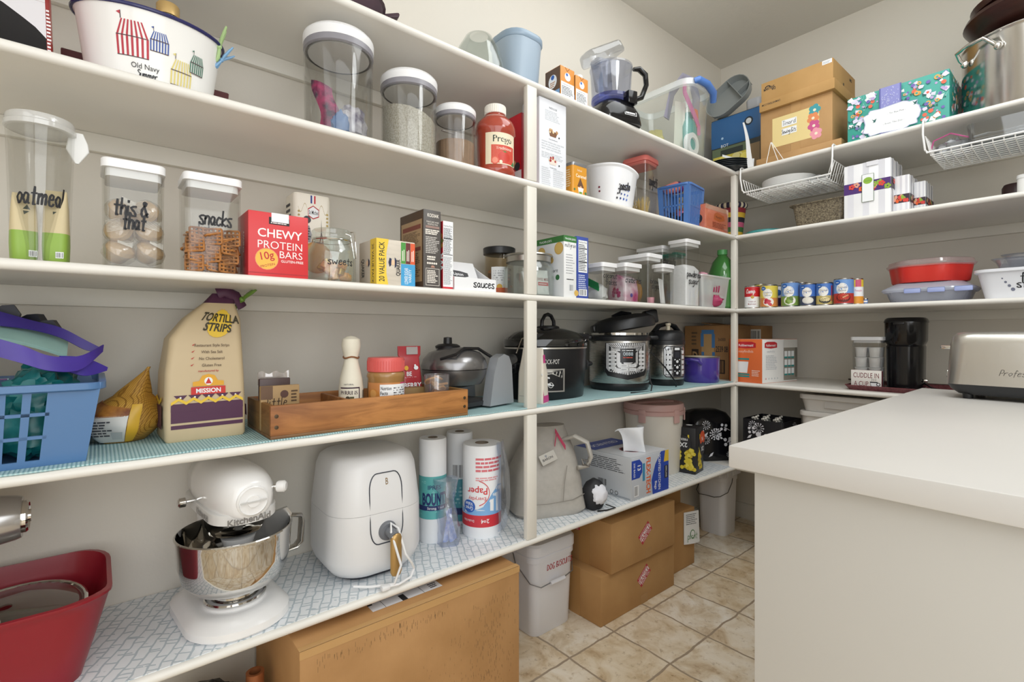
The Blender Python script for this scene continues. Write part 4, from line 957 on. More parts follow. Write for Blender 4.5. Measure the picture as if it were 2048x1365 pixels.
# slotted baskets
def slot_basket(t, w, d, h, tp, m, rows, cols, rim=.012, wall=.003, solid=.18, colsd=None, band=None):
    """basket of bars: tp = top/bottom size ratio"""
    def P3(s, sx, z):  # point on side s (0 F,1 R,2 B,3 L) at fraction sx of its length
        k = (1 / tp) + (1 - 1 / tp) * z / h; ww, dd = w * k, d * k
        return [(-ww / 2 + ww * sx, -dd / 2, z), (ww / 2, -dd / 2 + dd * sx, z), (ww / 2 - ww * sx, dd / 2, z), (-ww / 2, dd / 2 - dd * sx, z)][s]
    mb = MB(); mb.rloft([(0, w / tp, d / tp, .02), (.004, w / tp, d / tp, .02)], m); 
    def panel(s, a, b, z0, z1):
        p = [Vector(P3(s, a, z0)), Vector(P3(s, b, z0)), Vector(P3(s, b, z1)), Vector(P3(s, a, z1))]; n = (p[1] - p[0]).cross(p[3] - p[0]).normalized() * -wall
        A = [mb.v(q) for q in p]; B = [mb.v(q + n) for q in p]; mb.f(A, m); mb.f(B[::-1], m)
        for i in range(4): mb.f([A[i], B[i], B[(i + 1) % 4], A[(i + 1) % 4]][::-1], m)
    for s in range(4):
        cs = cols if s % 2 == 0 else (colsd or cols); panel(s, 0, solid, 0, h); panel(s, 1 - solid, 1, 0, h)
        bw = (1 - 2 * solid) / cs
        zs = [h * .08 + (h * .84) * i / rows for i in range(rows + 1)]
        panel(s, solid, 1 - solid, 0, zs[0]); panel(s, solid, 1 - solid, zs[-1], h)
        for i in range(rows):
            if i: panel(s, solid, 1 - solid, zs[i] - h * .02, zs[i] + h * .02)
            for c in range(cs + 1): panel(s, max(solid, solid + bw * c - bw * .18), min(1 - solid, solid + bw * c + bw * .18), zs[i], zs[i + 1])
    mb.obj('body', t)
    mb = MB(); mb.rloft([(h - rim, w * 1.01, d * 1.01, .022), (h - rim * .8, w + rim, d + rim, .028), (h, w + rim, d + rim, .028), (h, w - .006, d - .006, .02), (h - rim, w - .006, d - .006, .02)], m, False, False); mb.obj('rim', t)
bb = P('#4f78b8', .35)
yk, F = onx(1362, -.1); h = zat(378, F) - zB
t = thing('slotted_basket', 'small blue slotted basket of pink and dark odds and ends', 'basket', (-.1, yk, zB), HP + .12); slot_basket(t, .17, .15, h, 1.14, bb, 2, 9, .01, .003, .14, 7)
for nm, lab, cc_, dx, dy, rr, hh in (('pink_bottle', 'pink bottle in the small blue basket', '#e08aa8', -.02, .03, .03, .085), ('dark_jar', 'dark jar at the left of the small blue basket', '#2a2c38', -.025, -.028, .028, .07), ('dark_jar', 'navy jar at the right of the small blue basket', '#3a4566', .03, -.02, .026, .06)):
    mb = MB(); mb.lathe([(rr * .9, 0), (rr, .006), (rr, hh * .75), (rr * .6, hh * .85), (rr * .6, hh)], P(cc_, .4), 20); mb.obj(nm, loc=(-.1 + dx, yk + dy, zB + .0045), label=lab, cat='bottle' if nm == 'pink_bottle' else 'jar')
mb = MB(); mb.M = Matrix.Translation((0, 0, 0)) @ Matrix.Rotation(1.25, 4, 'Y'); rshell(mb, [(.02, 0), (.026, .06)], P('#e88f86', .35), .002, 24); mb.obj('plastic_cup', loc=(-.15, yk - .045, zB + h - .002), rotz=1.2, label='coral plastic cup lying on the small blue basket', cat='cup')
mb = MB(); mb.M = Matrix.Rotation(1.2, 4, 'Y'); rshell(mb, [(.02, 0), (.027, .05)], P('#6d2a78', .3), .002, 24); mb.obj('plastic_cup', loc=(-.15, yk - .005, zB + h + .002), rotz=1.0, label='purple plastic cup beside the coral cup on the small blue basket', cat='cup')
# orange packet
yc, w, F = LW(-.012, 1411, 1456); h = topL(1415, 408, -.012) - zB
t = thing('orange_packet', 'orange shrink-wrapped packet marked 12 near the corner post', 'packet', (-.012 - .075, yc, zB), HP - .0)
mb = MB(); mb.cbox(w, .15, h, P('#dd8262', .35), 0, .004); F_ = bface('F', w, .15, h); L_ = bface('L', w, .15, h)
mb.poly(F_, [(.35, .45), (.6, .4), (.85, .5), (.8, .7), (.5, .78), (.38, .68)], P('#c76a2e')); mb.text(F_, 'Pumpkin', .58, .58, .1, INK, .5); mb.lines(F_, .3, .12, .9, .36, 4, P('#8c4632')); mb.circ(L_, .75, .42, .2, INK); mb.text(L_, '12', .75, .46, .16, PAPER, .3)
mb.rect(F_, .0, .82, 1, 1, P('#d3a58c', .3)); mb.obj('pack', t)
mb = MB(); mb.cbox(w + .006, .156, h + .004, clear('#f6efec', .3), 0, .006); mb.obj('film', t)
# woven basket
y, r, F = radL(-.12, 1432, 1492); h = zat(405, F) - zB
mb = MB(); cols = [P(c, .7) for c in ('#7a2430', '#d9b13a', '#3d6b3a', '#c45a7a', '#26222e', '#d9b13a', '#8f2a36')]; pr = [(r * .7, 0)] + [(r * (.72 + .28 * i / 7), h * .8 * i / 7) for i in range(1, 8)]
mb.lathe(pr, cols, 28); 
for i in range(34):
    a = i * 2 * pi / 34; mb.ell((r * 1.0 * math.cos(a), r * 1.0 * math.sin(a), h * .86), (.012, .012, h * .07), P('#2c2740' if i % 2 else '#d9cdb0', .7), 8, 6)
mb.obj('woven_basket', loc=(-.12, y + .0, zB), label='striped multicoloured woven basket behind the orange packet', cat='basket')
# aqua-lidded dish, round dish spanning the corner
xd, yd = .028, .26; r = .095
t = thing('food_dish', 'round clear dish with an aqua lid behind the corner post', 'food container', (xd, yd, zB))
mb = MB(); rshell(mb, [(r * .85, 0), (r * .93, .034)], clear('#9fb2bf', .2, .1, .3), .003, 40); mb.obj('dish', t)
mb = MB(); mb.lathe([(r * .95, .032), (r, .034), (r, .042), (r * .94, .046), (.01, .046)], P('#57b3b3', .35), 40); mb.obj('lid', t)
# ================================================================== SECOND SHELF, FAR WALL
yf = .085; a, b = ony(1581, yf)[0], ony(1692, yf)[0]; w = b - a; h = topR(1600, 408, yf) - zB; br = P('#4a4033', .4, var=.55, scale=170, h2='#8a7f68'); d = .13
t = thing('loaf_pan', 'speckled brown loaf pan under the wire basket', 'loaf pan', ((a + b) / 2, yf + d / 2, zB))
mb = MB(); shell(mb, [(0, w * .82, d * .8, .015), (h - .004, w * .97, d * .97, .02)], br, .002); mb.obj('pan', t)
mb = MB(); mb.rloft([(h - .005, w * .97, d * .97, .02), (h - .005, w * 1.1, d * 1.06, .025), (h, w * 1.1, d * 1.06, .025), (h, w * .96, d * .96, .02)], br, False, False); mb.obj('rim', t)
def sbox(label, yf, u0, u1, vt, us, big):
    a, b = ony(u0, yf)[0], ony(u1, yf)[0]; w = b - a; h = topR(u1, vt, yf) - zB; d = min(dside('R', b, us, yf), .3)
    mb = MB(); mb.cbox(w, d, h, P('#f1f1f3', .35), 0, .0015); F_ = bface('F', w, d, h); R_ = bface('R', w, d, h)
    for F, n in ((F_, 3), (R_, 3)):
        for i in range(n): mb.rect(F, (i + .25) / n, 0, (i + .25) / n + .4 / n, 1, P('#dcdce2', .35))
        z0, z1 = (.46, .66) if big else (.3, .52); mb.rect(F, 0, z0, 1, z1, P('#4f2f74', .4) if F is F_ and big else P('#3a2a3a', .5)); rnd = random.Random(9 + int(big))
        for i in range(12): 
            cx, cy = rnd.uniform(.06, .94), rnd.uniform(z0 + .04, z1 - .04)
            for k in range(5): mb.circ(F, cx + .045 * math.cos(k * 1.257), cy + .03 * math.sin(k * 1.257), .022, P(('#e8632c', '#e0a08a', '#8fae3e', '#d8433c')[i % 4], .5), n=9)
    if big:
        mb.rect(F_, .4, .28, .66, .78, P('#4f6a3f')); mb.rect(F_, .41, .285, .65, .775, PAPER); mb.circ(F_, .53, .66, .07, P('#8db53f'), .06); mb.text(F_, 'Scentsy', .53, .66, .025, GREEN, .14)
        mb.prism([(-w * .02, h * .35), (w * .08, h * .35), (w * .08, h * .5), (w * .03, h * .58), (-w * .02, h * .5)], -d / 2 - .001, -d / 2, P('#5d636d', .6)); mb.rect(F_, .5, .92, .75, 1, P('#e3e3e8', .3))
    mb.obj('gift_carton', loc=((a + b) / 2, yf + d / 2, zB), label=label, cat='box', group='white striped boxes')
sbox('largest white striped box with a purple floral band and white tag', .05, 1688, 1781.5, 314, 1805, True)
sbox('middle-sized white striped box right beside the largest striped box', .1, 1786, 1819, 348, 1845, False)
sbox('smallest white striped box at the right end of the three', .16, 1828, 1851, 361, 1866, False)
x, r, F = radR(.3, 2003, 2060); h = zat(369, F) - zB
mb = MB(); mb.lathe([(r * .9, 0), (r, .008), (r, h - .012), (r * .85, h), (.01, h)], P('#3a2424', .4), 32); mb.obj('wooden_canister', loc=(x, .3, zB), label='low dark brown round container at the right end of the second far shelf', cat='canister')
x, r, F = radR(.14, 2029, 2160); h = zat(334, F - r) - zB
t = thing('white_canister', 'white canister cut off by the right edge on the second far shelf', 'canister', (x, .14, zB)); mb = MB(); mb.rloft([(0, r * 1.7, r * 1.7, .02), (.006, r * 1.75, r * 1.75, .02), (h - .012, r * 1.75, r * 1.75, .02)], P('#e6e6e4', .4)); mb.obj('body', t)
mb = MB(); mb.rloft([(h - .012, r * 1.8, r * 1.8, .02), (h, r * 1.78, r * 1.78, .02)], P('#d8d8d6', .3)); mb.obj('lid', t)
# ================================================================== MIDDLE SHELF, LEFT WALL
zC = ZS['C']
# tall oval oatmeal canister
xc = -.105; y, r, F = radL(xc, 6, 152); h = zat(240, F) - zC
t = thing('oatmeal_canister', 'tall clear canister lettered oatmeal at the left edge', 'canister', (xc, y, zC), HP)
mb = MB(); rshell(mb, [(r * .8, 0), (r * .82, .005), (r * .97, h - .022)], CLEAR, .003, 48); F_ = cface(r * .83, -65, 65, .005, h - .022, r2=r * .972); mb.hand(F_, 'oatmeal', .53, .46, .14, INK, w=.66, th=.8); mb.obj('body', t)
mb = MB(); mb.lathe([(r * .94, h - .024), (r * 1.02, h - .022), (r * 1.02, h - .014), (r * .98, h - .012), (r * .98, h - .004), (r * .94, h), (.01, h)], clear('#f2f2f0', .3, .1, .55), 48); mb.obj('lid', t)
mb = MB(); mb.rloft([(h - .07, .006, .004, .002, r * 1.03, 0), (h - .045, .034, .008, .003, r * 1.05, 0), (h - .03, .03, .008, .003, r * 1.05, 0), (h - .012, .02, .006, .002, r * 1.01, 0)], P('#ececea', .35)); mb.obj('clamp', t)
pb = P('#d3c39c', .55, bump=.3, scale=30); pg = P('#8fb04a', .45)
for lab, dx, dy, rz, hh in (('left paper oat bag with a green bottom in the oatmeal canister', .02, -.021, .25, .118), ('right paper oat bag with a green bottom in the oatmeal canister', .022, .022, -.2, .13)):
    mb = MB(); ms = [pg, pg, pg, pb, pb, pb]
    mb.rloft([(0, .03, .03, .008), (.004, .034, .034, .01), (.03, .036, .034, .01), (.052, .036, .03, .01), (hh * .75, .034, .02, .007), (hh, .03, .004, .002), (hh + .001, .029, .003, .001)], ms[:5] + [pb])
    F_ = qface((-.016, -.0175, .055), (.016, -.0175, .055), (.015, -.004, hh * .95), (-.015, -.004, hh * .95)); mb.poly(F_, [(.45, .45), (.75, .6), (.6, .78), (.4, .62)], P('#39443a')); F2 = qface((-.016, -.0176, .004), (.016, -.0176, .004), (.017, -.0176, .05), (-.017, -.0176, .05)); mb.rect(F2, .6, .05, .95, .3, PAPER); mb.bars(F2, .62, .08, .93, .27, 8, INK)
    mb.obj('oat_bag', loc=(xc + dx, y + dy, zC + .0055), rotz=HP + rz, label=lab, cat='paper bag')
# square keepers with white lids
def keeper(name, label, pf, u0, u1, top, d, lidh=.02, group='clear square canisters', cmat=None, ovh=.004, words=(), lean=0, side='L', zz=None):
    z = zC if zz is None else zz
    if side == 'L': c, w, F = LW(pf, u0, u1); h = topL(top[0], top[1], pf) - z; loc = (pf - d / 2, c, z); rz = HP
    else: c, w, F = RW(pf, u0, u1); h = topR(top[0], top[1], pf) - z; loc = (c, pf + d / 2, z); rz = 0
    t = thing(name, label, 'canister', loc, rz, group)
    mb = MB(); shell(mb, [(0, w * .96, d * .96, .01), (.004, w * .97, d * .97, .012), (h - lidh, w, d, .012)], cmat or CLEAR, .0028)
    F_ = qface((-w * .485, -d * .485, .004), (w * .485, -d * .485, .004), (w * .5, -d * .5, h - lidh), (-w * .5, -d * .5, h - lidh))
    for wd, x, y_, hh, ww in words: mb.hand(F_, wd, x, y_, hh, INK, w=ww, th=1.05)
    mb.obj('body', t)
    mb = MB(); mb.rloft([(h - lidh * 1.9, w - .009, d - .009, .011), (h - lidh * 1.05, w - .009, d - .009, .011), (h - lidh, w + ovh, d + ovh, .014), (h - lidh * .12, w + ovh, d + ovh, .014), (h, w + ovh - .004, d + ovh - .004, .012)], P('#f0f0f1', .3)); mb.obj('lid', t)
    return t, loc, w, h
t, loc, w, h = keeper('canister', 'clear square canister lettered this & that full of wrapped muffins', -.03, 204, 330, (265, 322), .105, .017, words=(('this &', .44, .58, .17, .52), ('that', .5, .44, .17, .36)))
muf = P('#e3bd86', .5, var=.25, scale=25); cel = clear('#f4f1ea', .4, .12, .1)
rnd = random.Random(4); m0 = None
for i, (lx, lz, lab) in enumerate(((-.022, .022, 'lower left'), (.024, .026, 'bottom right'), (-.02, .062, 'left middle'), (.022, .066, 'right middle'), (-.018, .1, 'upper left'), (.02, .103, 'topmost right'))):
    t2 = thing('wrapped_muffin', '%s muffin in a clear wrapper in the this & that canister' % lab, 'muffin', (loc[0] + .018 - .004 * (i % 2), loc[1] + lx, zC + lz + .01), 0, 'wrapped muffins'); t2.rotation_euler = (rnd.uniform(-.8, .8), rnd.uniform(.5, 1.3), rnd.uniform(-.4, .4))
    mb = MB(); mb.lathe([(.014, -.018), (.02, -.002), (.024, .004), (.022, .012), (.012, .018), (.001, .019)], muf, 20) ; mb.obj('muffin', t2)
    mb = MB(); mb.blob((0, 0, .0), (.0275, .0275, .024), cel, .1, 4, i, 18, 12); 
    for k in range(9): mb.tube([(-.012 + .003 * k, -.012, .024), (-.012 + .003 * k, .012, .0245)], .0005, P('#efece4', .3), 4)
    mb.obj('wrapper', t2)
t, loc, w, h = keeper('canister', 'clear square canister lettered snacks half full of square pretzels', -.028, 369, 484, (425, 350), .1, .016, words=(('snacks', .53, .58, .17, .56),))
F_ = qface((w * .4, .046, .02), (-w * .4, .046, .02), (-w * .4, .046, h * .9), (w * .4, .046, h * .9)); mb = MB(); mb.hand(F_, 'pretzels', .45, .52, .14, P('#4a4b52', .6), w=.62, th=.9); mb.obj('rear_lettering', t)
pz = P('#b5793c', .4, var=.35, scale=60, h2='#8a5526'); mb = MB(); q = .0155
for i in range(5):
    a = -q + 2 * q * i / 4
    mb.tube([(-q, a, 0), (0, a * 1.03, .0008), (q, a, 0)], .0023, pz, 6); mb.tube([(a, -q, .0012), (a * 1.03, 0, .002), (a, q, .0012)], .0023, pz, 6)
rnd = random.Random(6); pr0 = None; k = 0
for lz in range(7):
    for lx in range(3):
        for ly in range(2):
            pos = (loc[0] + .03 - .034 * ly + rnd.uniform(-.004, .004), loc[1] + (lx - 1) * .028 + rnd.uniform(-.004, .004), zC + .012 + lz * .0105 + rnd.uniform(0, .003) + .004 * (lx == 1))
            rot = (rnd.uniform(-.5, .5), rnd.uniform(-.2, .3) + (1.05 if rnd.random() < .6 and ly == 0 else 0), rnd.uniform(-.7, .7))
            if pr0 is None: pr0 = mb.obj('pretzel', loc=pos, rot=rot, label='square waffle pretzel piled in the snacks canister', cat='pretzel', group='pretzels in the snacks canister')
            else:
                o = dup(pr0, pos); o.rotation_euler = rot
for i in range(12):
    o = dup(pr0, (loc[0] + .0425 - .003 * (i % 2), loc[1] + (i % 3 - 1) * .029 + rnd.uniform(-.005, .005), zC + .02 + .019 * (i // 3))); o.rotation_euler = (rnd.uniform(-.5, .5), 1.4 + rnd.uniform(-.2, .1), rnd.uniform(-.15, .15))
# red protein bar carton
def prC(mb, f, w, d, h):
    F = f('F'); L = f('L'); wh = P('#fbf1ee', .5); mb.text(F, 'CHEWY', .52, .68, .135, wh, .74, .012); mb.text(F, 'PROTEIN', .52, .5, .125, wh, .74, -.004); mb.text(F, 'BARS', .7, .36, .115, wh, .4, -.003); mb.text(F, 'GLUTEN-FREE', .72, .255, .04, wh, .38, .01)
    mb.circ(F, .295, .27, .168, P('#e59a6a', .5)); mb.circ(F, .295, .27, .158, P('#f0b84c', .5)); mb.text(F, '10g', .3, .33, .12, P('#c02a32', .5), .22, .012, rot=12); mb.text(F, 'PROTEIN', .31, .175, .04, P('#b0262e', .5), .24, .004, rot=16)
    mb.rect(F, .33, .82, .67, .93, INK); mb.rect(F, .37, .86, .66, 1, PAPER); mb.lines(F, .36, .83, .64, .86, 1, P('#e9dcdc')); mb.text(L, 'CHEWY', .6, .55, .07, wh, .5, .01, rot=90); mb.lines(L, .2, .1, .45, .5, 6, P('#e39a9c'), vert=True)
    mb.rect(F, 0, .045, 1, .055, P('#a82c33'))
ye = onx(492, -.014)[0]
carton('protein_bar_carton', 'bright red carton lettered chewy protein bars', 'carton', 'L', -.014, 492, 613, zC, (553, 427), .1, {'F': P('#d5393d', .4), 'L': P('#b02a33', .4)}, prC, shift=(0, .004))
# biscuit tin
yc, w, F = LW(-.2, 588, 663); h = topL(625, 389, -.2) - zC; d = .085
t = thing('biscuit_tin', 'cream biscuit tin with a tower drawing behind the red carton', 'tin', (-.2 - d / 2, yc, zC), HP)
mb = MB(); mb.rloft([(0, w, d, .014), (h * .96, w, d, .014), (h, w * .97, d * .95, .012)], P('#ece6d8', .35)); F_ = bface('F', w * .9, d, h)
for i, c in enumerate(('#2c3f86', '#f0f0ee', '#c33a40')): mb.rect(F_, .42 + .05 * i, .9, .47 + .05 * i, .985, P(c))
mb.poly(F_, [(.34, .84), (.5, .88), (.68, .84), (.67, .76), (.5, .73), (.35, .76)], P('#b8353c')); mb.poly(F_, [(.355, .83), (.5, .868), (.665, .83), (.655, .77), (.5, .742), (.365, .77)], PAPER); mb.text(F_, 'St Michel', .51, .805, .045, INK, .28, .01)
gd = P('#b29a58', .5)
for s_ in (-1, 1):
    mb.poly(F_, [(.5 + s_ * (.18 + .26 * q / 8), .84 + .05 * math.sin(q * .8) + .006) for q in range(9)] + [(.5 + s_ * (.18 + .26 * q / 8), .84 + .05 * math.sin(q * .8)) for q in range(8, -1, -1)], gd)
    for q in range(4): mb.circ(F_, .5 + s_ * .42, .8 - .04 * q, .012, gd, n=8)
mb.poly(F_, [(.68, .48), (.735, .6), (.745, .74), (.755, .6), (.81, .48), (.78, .48), (.75, .56), (.71, .48)], DKTXT); mb.lines(F_, .1, .45, .95, .5, 2, DKTXT)
mb.circ(F_, .32, .72, .04, DKTXT); mb.poly(F_, [(.2, .48), (.24, .64), (.38, .66), (.46, .56), (.42, .48)], GREYTXT); mb.lines(F_, .22, .5, .44, .64, 5, INK)
mb.circ(F_, .6, .32, .17, P('#c98f4a', .6)); mb.circ(F_, .6, .32, .15, P('#d7a562', .6)); L_ = bface('L', w, d * .7, h); mb.lines(L_, .1, .5, .9, .92, 7, DKTXT); mb.obj('body', t)
# sweets jar with wire bail
xc = -.095; y, r, F = radL(xc, 614, 712); h = zat(458, F - r * .4) - zC
t = thing('sweets_jar', 'clip-top glass jar lettered sweets with orange candies', 'jar', (xc, y, zC), HP)
gl = clear('#f4f7f5', .25, .04, .05)
mb = MB(); rshell(mb, [(r * .9, 0), (r, .01), (r, h * .52), (r * .95, h * .62), (r * .78, h * .76), (r * .78, h * .83)], gl, .004, 40); F_ = cface(r * 1.002, -75, 50, .01, h * .55); mb.hand(F_, 'sweets', .62, .62, .27, INK, w=.5, th=1.1); mb.obj('body', t)
mb = MB(); mb.lathe([(r * .7, h * .83), (r * .84, h * .835), (r * .84, h * .88), (r * .8, h * .9), (r * .82, h * .97), (r * .74, h), (.01, h)], gl, 40); mb.obj('lid', t)
mb = MB(); mb.tube([(r * .8 * math.cos(a * pi / 16), r * .8 * math.sin(a * pi / 16), h * .8) for a in range(32)], .0016, CHROME, 6, True); mb.obj('neck_wire', t)
mb = MB(); mb.tube([(r * .62, -r * .5, h * .97), (r * .8, -r * .5, h * .98), (r * .86, -r * .45, h * .8), (r * .95, -r * .38, h * .52), (r * .92, -r * .2, h * .5), (r * .86, -r * .1, h * .76), (r * .8, -r * .05, h * .95), (r * .6, 0, h * .97)], .0018, CHROME, 6); mb.obj('bail', t)
rnd = random.Random(8); c0 = None
for i in range(16):
    a = rnd.uniform(0, 6.28); rr = rnd.uniform(.2, .66) * r; pos = (xc + rr * math.cos(a), y + rr * math.sin(a), zC + .018 + .013 * (i // 5)); gold = i % 4 == 3
    if c0 is None or (gold and g0 is None):
        mb = MB(); mb.rloft([(-.009, .014, .012, .003), (-.007, .02, .017, .005), (.007, .02, .017, .005), (.009, .014, .012, .003)], P('#c9a24e', .25, .7) if gold else P('#f0a050', .35, var=.2, scale=60, h2='#f4c08a')); 
        o = mb.obj('wrapped_candy', loc=pos, rotz=a, label='gold-wrapped candy in the sweets jar' if gold else 'orange candy cube in the sweets jar', cat='candy', group='gold candies' if gold else 'orange candies')
        if gold: g0 = o
        else: c0 = o; g0 = None
    else: o = dup(g0 if gold else c0, pos); o.rotation_euler = (rnd.uniform(-.6, .6), rnd.uniform(-.6, .6), a)
# instant oats carton
ye = onx(748, -.02)[0]; d = dside('L', ye, 714, -.02)
def prQ(mb, f, w, d, h):
    F, L = f('F'), f('L'); y_ = P('#edcb45', .5)
    mb.poly(F, [(0, 0), (.3, 0), (.25, .25), (.25, .7), (.31, 1), (0, 1)], y_); mb.text(F, '20 VALUE PACK', .13, .5, .13, INK, .86, .012, rot=90)
    for i, c in enumerate(('#4e9a47', '#6b2e2f', '#e0603a')): mb.rect(F, .625 + .125 * i, .5, .745 + .125 * i, .97, P(c)); mb.lines(F, .645 + .125 * i, .56, .725 + .125 * i, .9, 2, P('#f3e9dc'), vert=True)
    mb.rect(F, .625, 0, 1, .49, P('#47a3d6')); mb.text(F, 'LOWER SUGAR', .76, .23, .09, PAPER, .36, .01, rot=90); mb.text(F, 'VARIETY', .86, .23, .07, PAPER, .3, .01, rot=90)
    mb.text(F, 'QUAKER', .545, .4, .1, INK, .36, .02, rot=90); mb.circ(F, .42, .5, .06, P('#e9c9a6')); mb.poly(F, [(.33, .4), (.37, .44), (.38, .58), (.33, .6), (.3, .5)], P('#23294a')); mb.poly(F, [(.46, .38), (.5, .42), (.5, .58), (.46, .62)], P('#23294a'))
    mb.rect(L, .68, 0, 1, 1, y_); mb.text(L, '20 VALUE PACK', .83, .46, .1, INK, .86, .012, rot=-90); mb.text(L, 'QUAKER', .25, .4, .15, INK, .42, .012, rot=-90); mb.circ(L, .5, .5, .06, P('#e9c9a6')); mb.poly(L, [(.56, .4), (.64, .46), (.64, .54), (.56, .6)], P('#23294a'))
carton('oats_carton', 'yellow and grey instant oats carton lettered value pack', 'carton', 'L', -.02, 748, 826, zC, (748, 475), d, {'F': P('#d9cfc0', .5, var=.12, scale=12, stretch=(1, 1, 9)), 'L': P('#cfc6b8', .5)}, prQ, shift=(0, .006))
# brown pancake mix box
ye = onx(845, -.016)[0]; d = min(dside('L', ye, 798, -.016), .25)
def prK(mb, f, w, d, h):
    F, L = f('F'), f('L'); wt = P('#e9e2d8', .6)
    mb.text(F, 'KODIAK', .55, .93, .045, wt, .66, .02); mb.text(F, 'PANCAKE AND', .52, .845, .022, wt, .7); mb.text(F, 'WAFFLE MIX', .52, .815, .022, wt, .6); mb.rect(F, .12, .765, .9, .795, P('#9a7f76')); mb.lines(F, .1, .68, .92, .75, 3, wt, .7); mb.lines(F, .12, .44, .9, .66, 10, P('#cfcac4'), .5); mb.lines(F, .2, .35, .8, .41, 2, wt, .7)
    for i in range(5): mb.circ(F, .24 + .12 * i, .315, .014, wt)
    mb.rect(F, .12, .03, .9, .25, wt); mb.rect(F, .14, .035, .88, .245, P('#55504d')); mb.lines(F, .2, .06, .82, .23, 8, wt, .6); mb.poly(F, [(.4, .26), (.46, .29), (.6, .285), (.64, .26)], P('#b58a78'))
    mb.rect(L, .08, .08, .95, .88, P('#a58a68')); mb.rect(L, .14, .76, .9, .82, P('#7a3f34')); mb.lines(L, .16, .56, .88, .74, 10, P('#5d4632'), .5); mb.rect(L, .14, .48, .9, .53, P('#7a3f34')); mb.lines(L, .16, .12, .88, .46, 14, P('#5d4632'), .5)
carton('pancake_mix_box', 'tall dark brown pancake mix box standing edge-on', 'box', 'L', -.016, 845, 880, zC, (862, 420), d, {'F': P('#55504d', .45), 'L': P('#4d3a2b', .5), 'T': P('#2e2823', .5)}, prK, shift=(0, .003))
ye = onx(886, -.014)[0]
def prB(mb, f, w, d, h):
    F, L = f('F'), f('L'); mb.rect(F, .0, .03, 1, 1, PAPER); mb.text(F, 'Nutrition Facts', .5, .93, .03, INK, .85); mb.lines(F, .06, .5, .94, .9, 26, DKTXT); mb.rect(F, .05, .5, .95, .51, INK); mb.rect(F, .05, .74, .95, .75, INK); mb.lines(F, .06, .06, .94, .48, 28, GREYTXT, seed=7)
    rnd = random.Random(3)
    for i in range(20): mb.circ(L, rnd.uniform(.3, .95), rnd.uniform(.62, .8), .03, P(('#b5803f', '#6d7a3a', '#8a4a2a')[i % 3]))
    mb.text(L, 'WR', .75, .4, .12, PAPER, .3, .03, rot=90)
carton('cracker_box', 'slim red box with a white nutrition panel beside the brown pancake mix', 'box', 'L', -.014, 886, 906, zC, (895, 443), min(dside('L', ye, 874, -.014), .2), {'F': P('#d9303c', .4), 'L': P('#9c2029', .4)}, prB)
# sauce packet bin
yc, w, F = LW(-.012, 909, 992); hf = topL(985, 560, -.012) - zC; d = .15; hb = hf * 2.5
t = thing('packet_bin', 'white scoop-front bin lettered sauces holding packets', 'bin', (-.012 - d / 2, yc, zC), HP)
mb = MB(); wm = P('#eff0f2', .3); a = .003
prof = [(-d / 2, 0), (d / 2, 0), (d / 2, hb), (d / 2 - .035, hb * .98), (d / 2 - .06, hb * .8), (-d / 2 + .03, hf * 1.15), (-d / 2, hf)]
for x0, x1 in ((-w / 2, -w / 2 + a), (w / 2 - a, w / 2)):
    A = [mb.v((x0, y_, z)) for y_, z in prof]; B = [mb.v((x1, y_, z)) for y_, z in prof]; mb.f(A[::-1], wm); mb.f(B, wm)
    for i in range(len(prof)): mb.f([A[i], A[(i + 1) % len(prof)], B[(i + 1) % len(prof)], B[i]], wm)
mb.box(-w / 2 + a, -d / 2, 0, w / 2 - a, -d / 2 + a, hf, wm); mb.box(-w / 2 + a, d / 2 - a, 0, w / 2 - a, d / 2, hb, wm); mb.box(-w / 2 + a, -d / 2 + a, 0, w / 2 - a, d / 2 - a, a, wm)
mb.hand(bface('F', w, d, hf), 'sauces', .7, .5, .62, INK, w=.5, th=1.2); mb.obj('body', t)
for i in range(4):
    mb = MB(); mb.M = Matrix.Rotation(-.5 - .06 * i, 4, 'X'); mb.cbox(w * .82, .006, .1 + .006 * i, P(('#e9eaec', '#e3e4e6')[i % 2], .3), 0, .0015)
    if i == 0:
        F_ = bface('F', w * .82, .006, .1); mb.poly(F_, [(.15, .62), (.3, .68), (.5, .66), (.72, .6), (.72, .48), (.55, .43), (.3, .45), (.15, .5)], P('#3a3a3e')); mb.text(F_, 'Lipton', .43, .55, .1, PAPER, .45, .02, rot=-3); mb.hand(F_, 'Recipe Secrets', .55, .3, .14, INK, w=.72, th=.9)
    mb.obj('soup_packet', loc=(-.055 - .02 * i, yc - .008, zC + .004), rotz=HP, label='%s white soup packet standing in the sauces bin' % ('front', 'second', 'third', 'rearmost')[i], cat='packet', group='soup packets in the sauces bin')
# jar with black lid, and large glass jar with metal lid
xc = -.235; y, r, F = radL(xc, 966, 1031); h = zat(497, F) - zC
t = thing('nut_jar', 'clear tub of mixed nuts with a black lid behind the glass jar', 'jar', (xc, y, zC))
mb = MB(); rshell(mb, [(r * .85, 0), (r * .9, .006), (r * .9, h - .03), (r * .8, h - .022)], clear('#efe9dd', .15), .003); mb.obj('body', t)
mb = MB(); mb.lathe([(r * .9, h - .026), (r * .98, h - .024), (r * 1.0, h - .003), (r * .93, h), (.01, h)], P('#1d1d1f', .35), 36); mb.obj('lid', t)
mb = MB(); F_ = cface(r * .905, 20, 85, .01, h * .6); mb.rect(F_, 0, 0, 1, 1, PAPER, 8); mb.circ(F_, .5, .3, .1, P('#e0b03c')); mb.lines(F_, .15, .5, .85, .9, 5, GREYTXT); F2 = cface(r * .906, -30, 85, .01, h * .2); mb.rect(F2, 0, 0, 1, 1, P('#d0602f'), 8); mb.obj('label', t)
mb = MB(); rnd = random.Random(9)
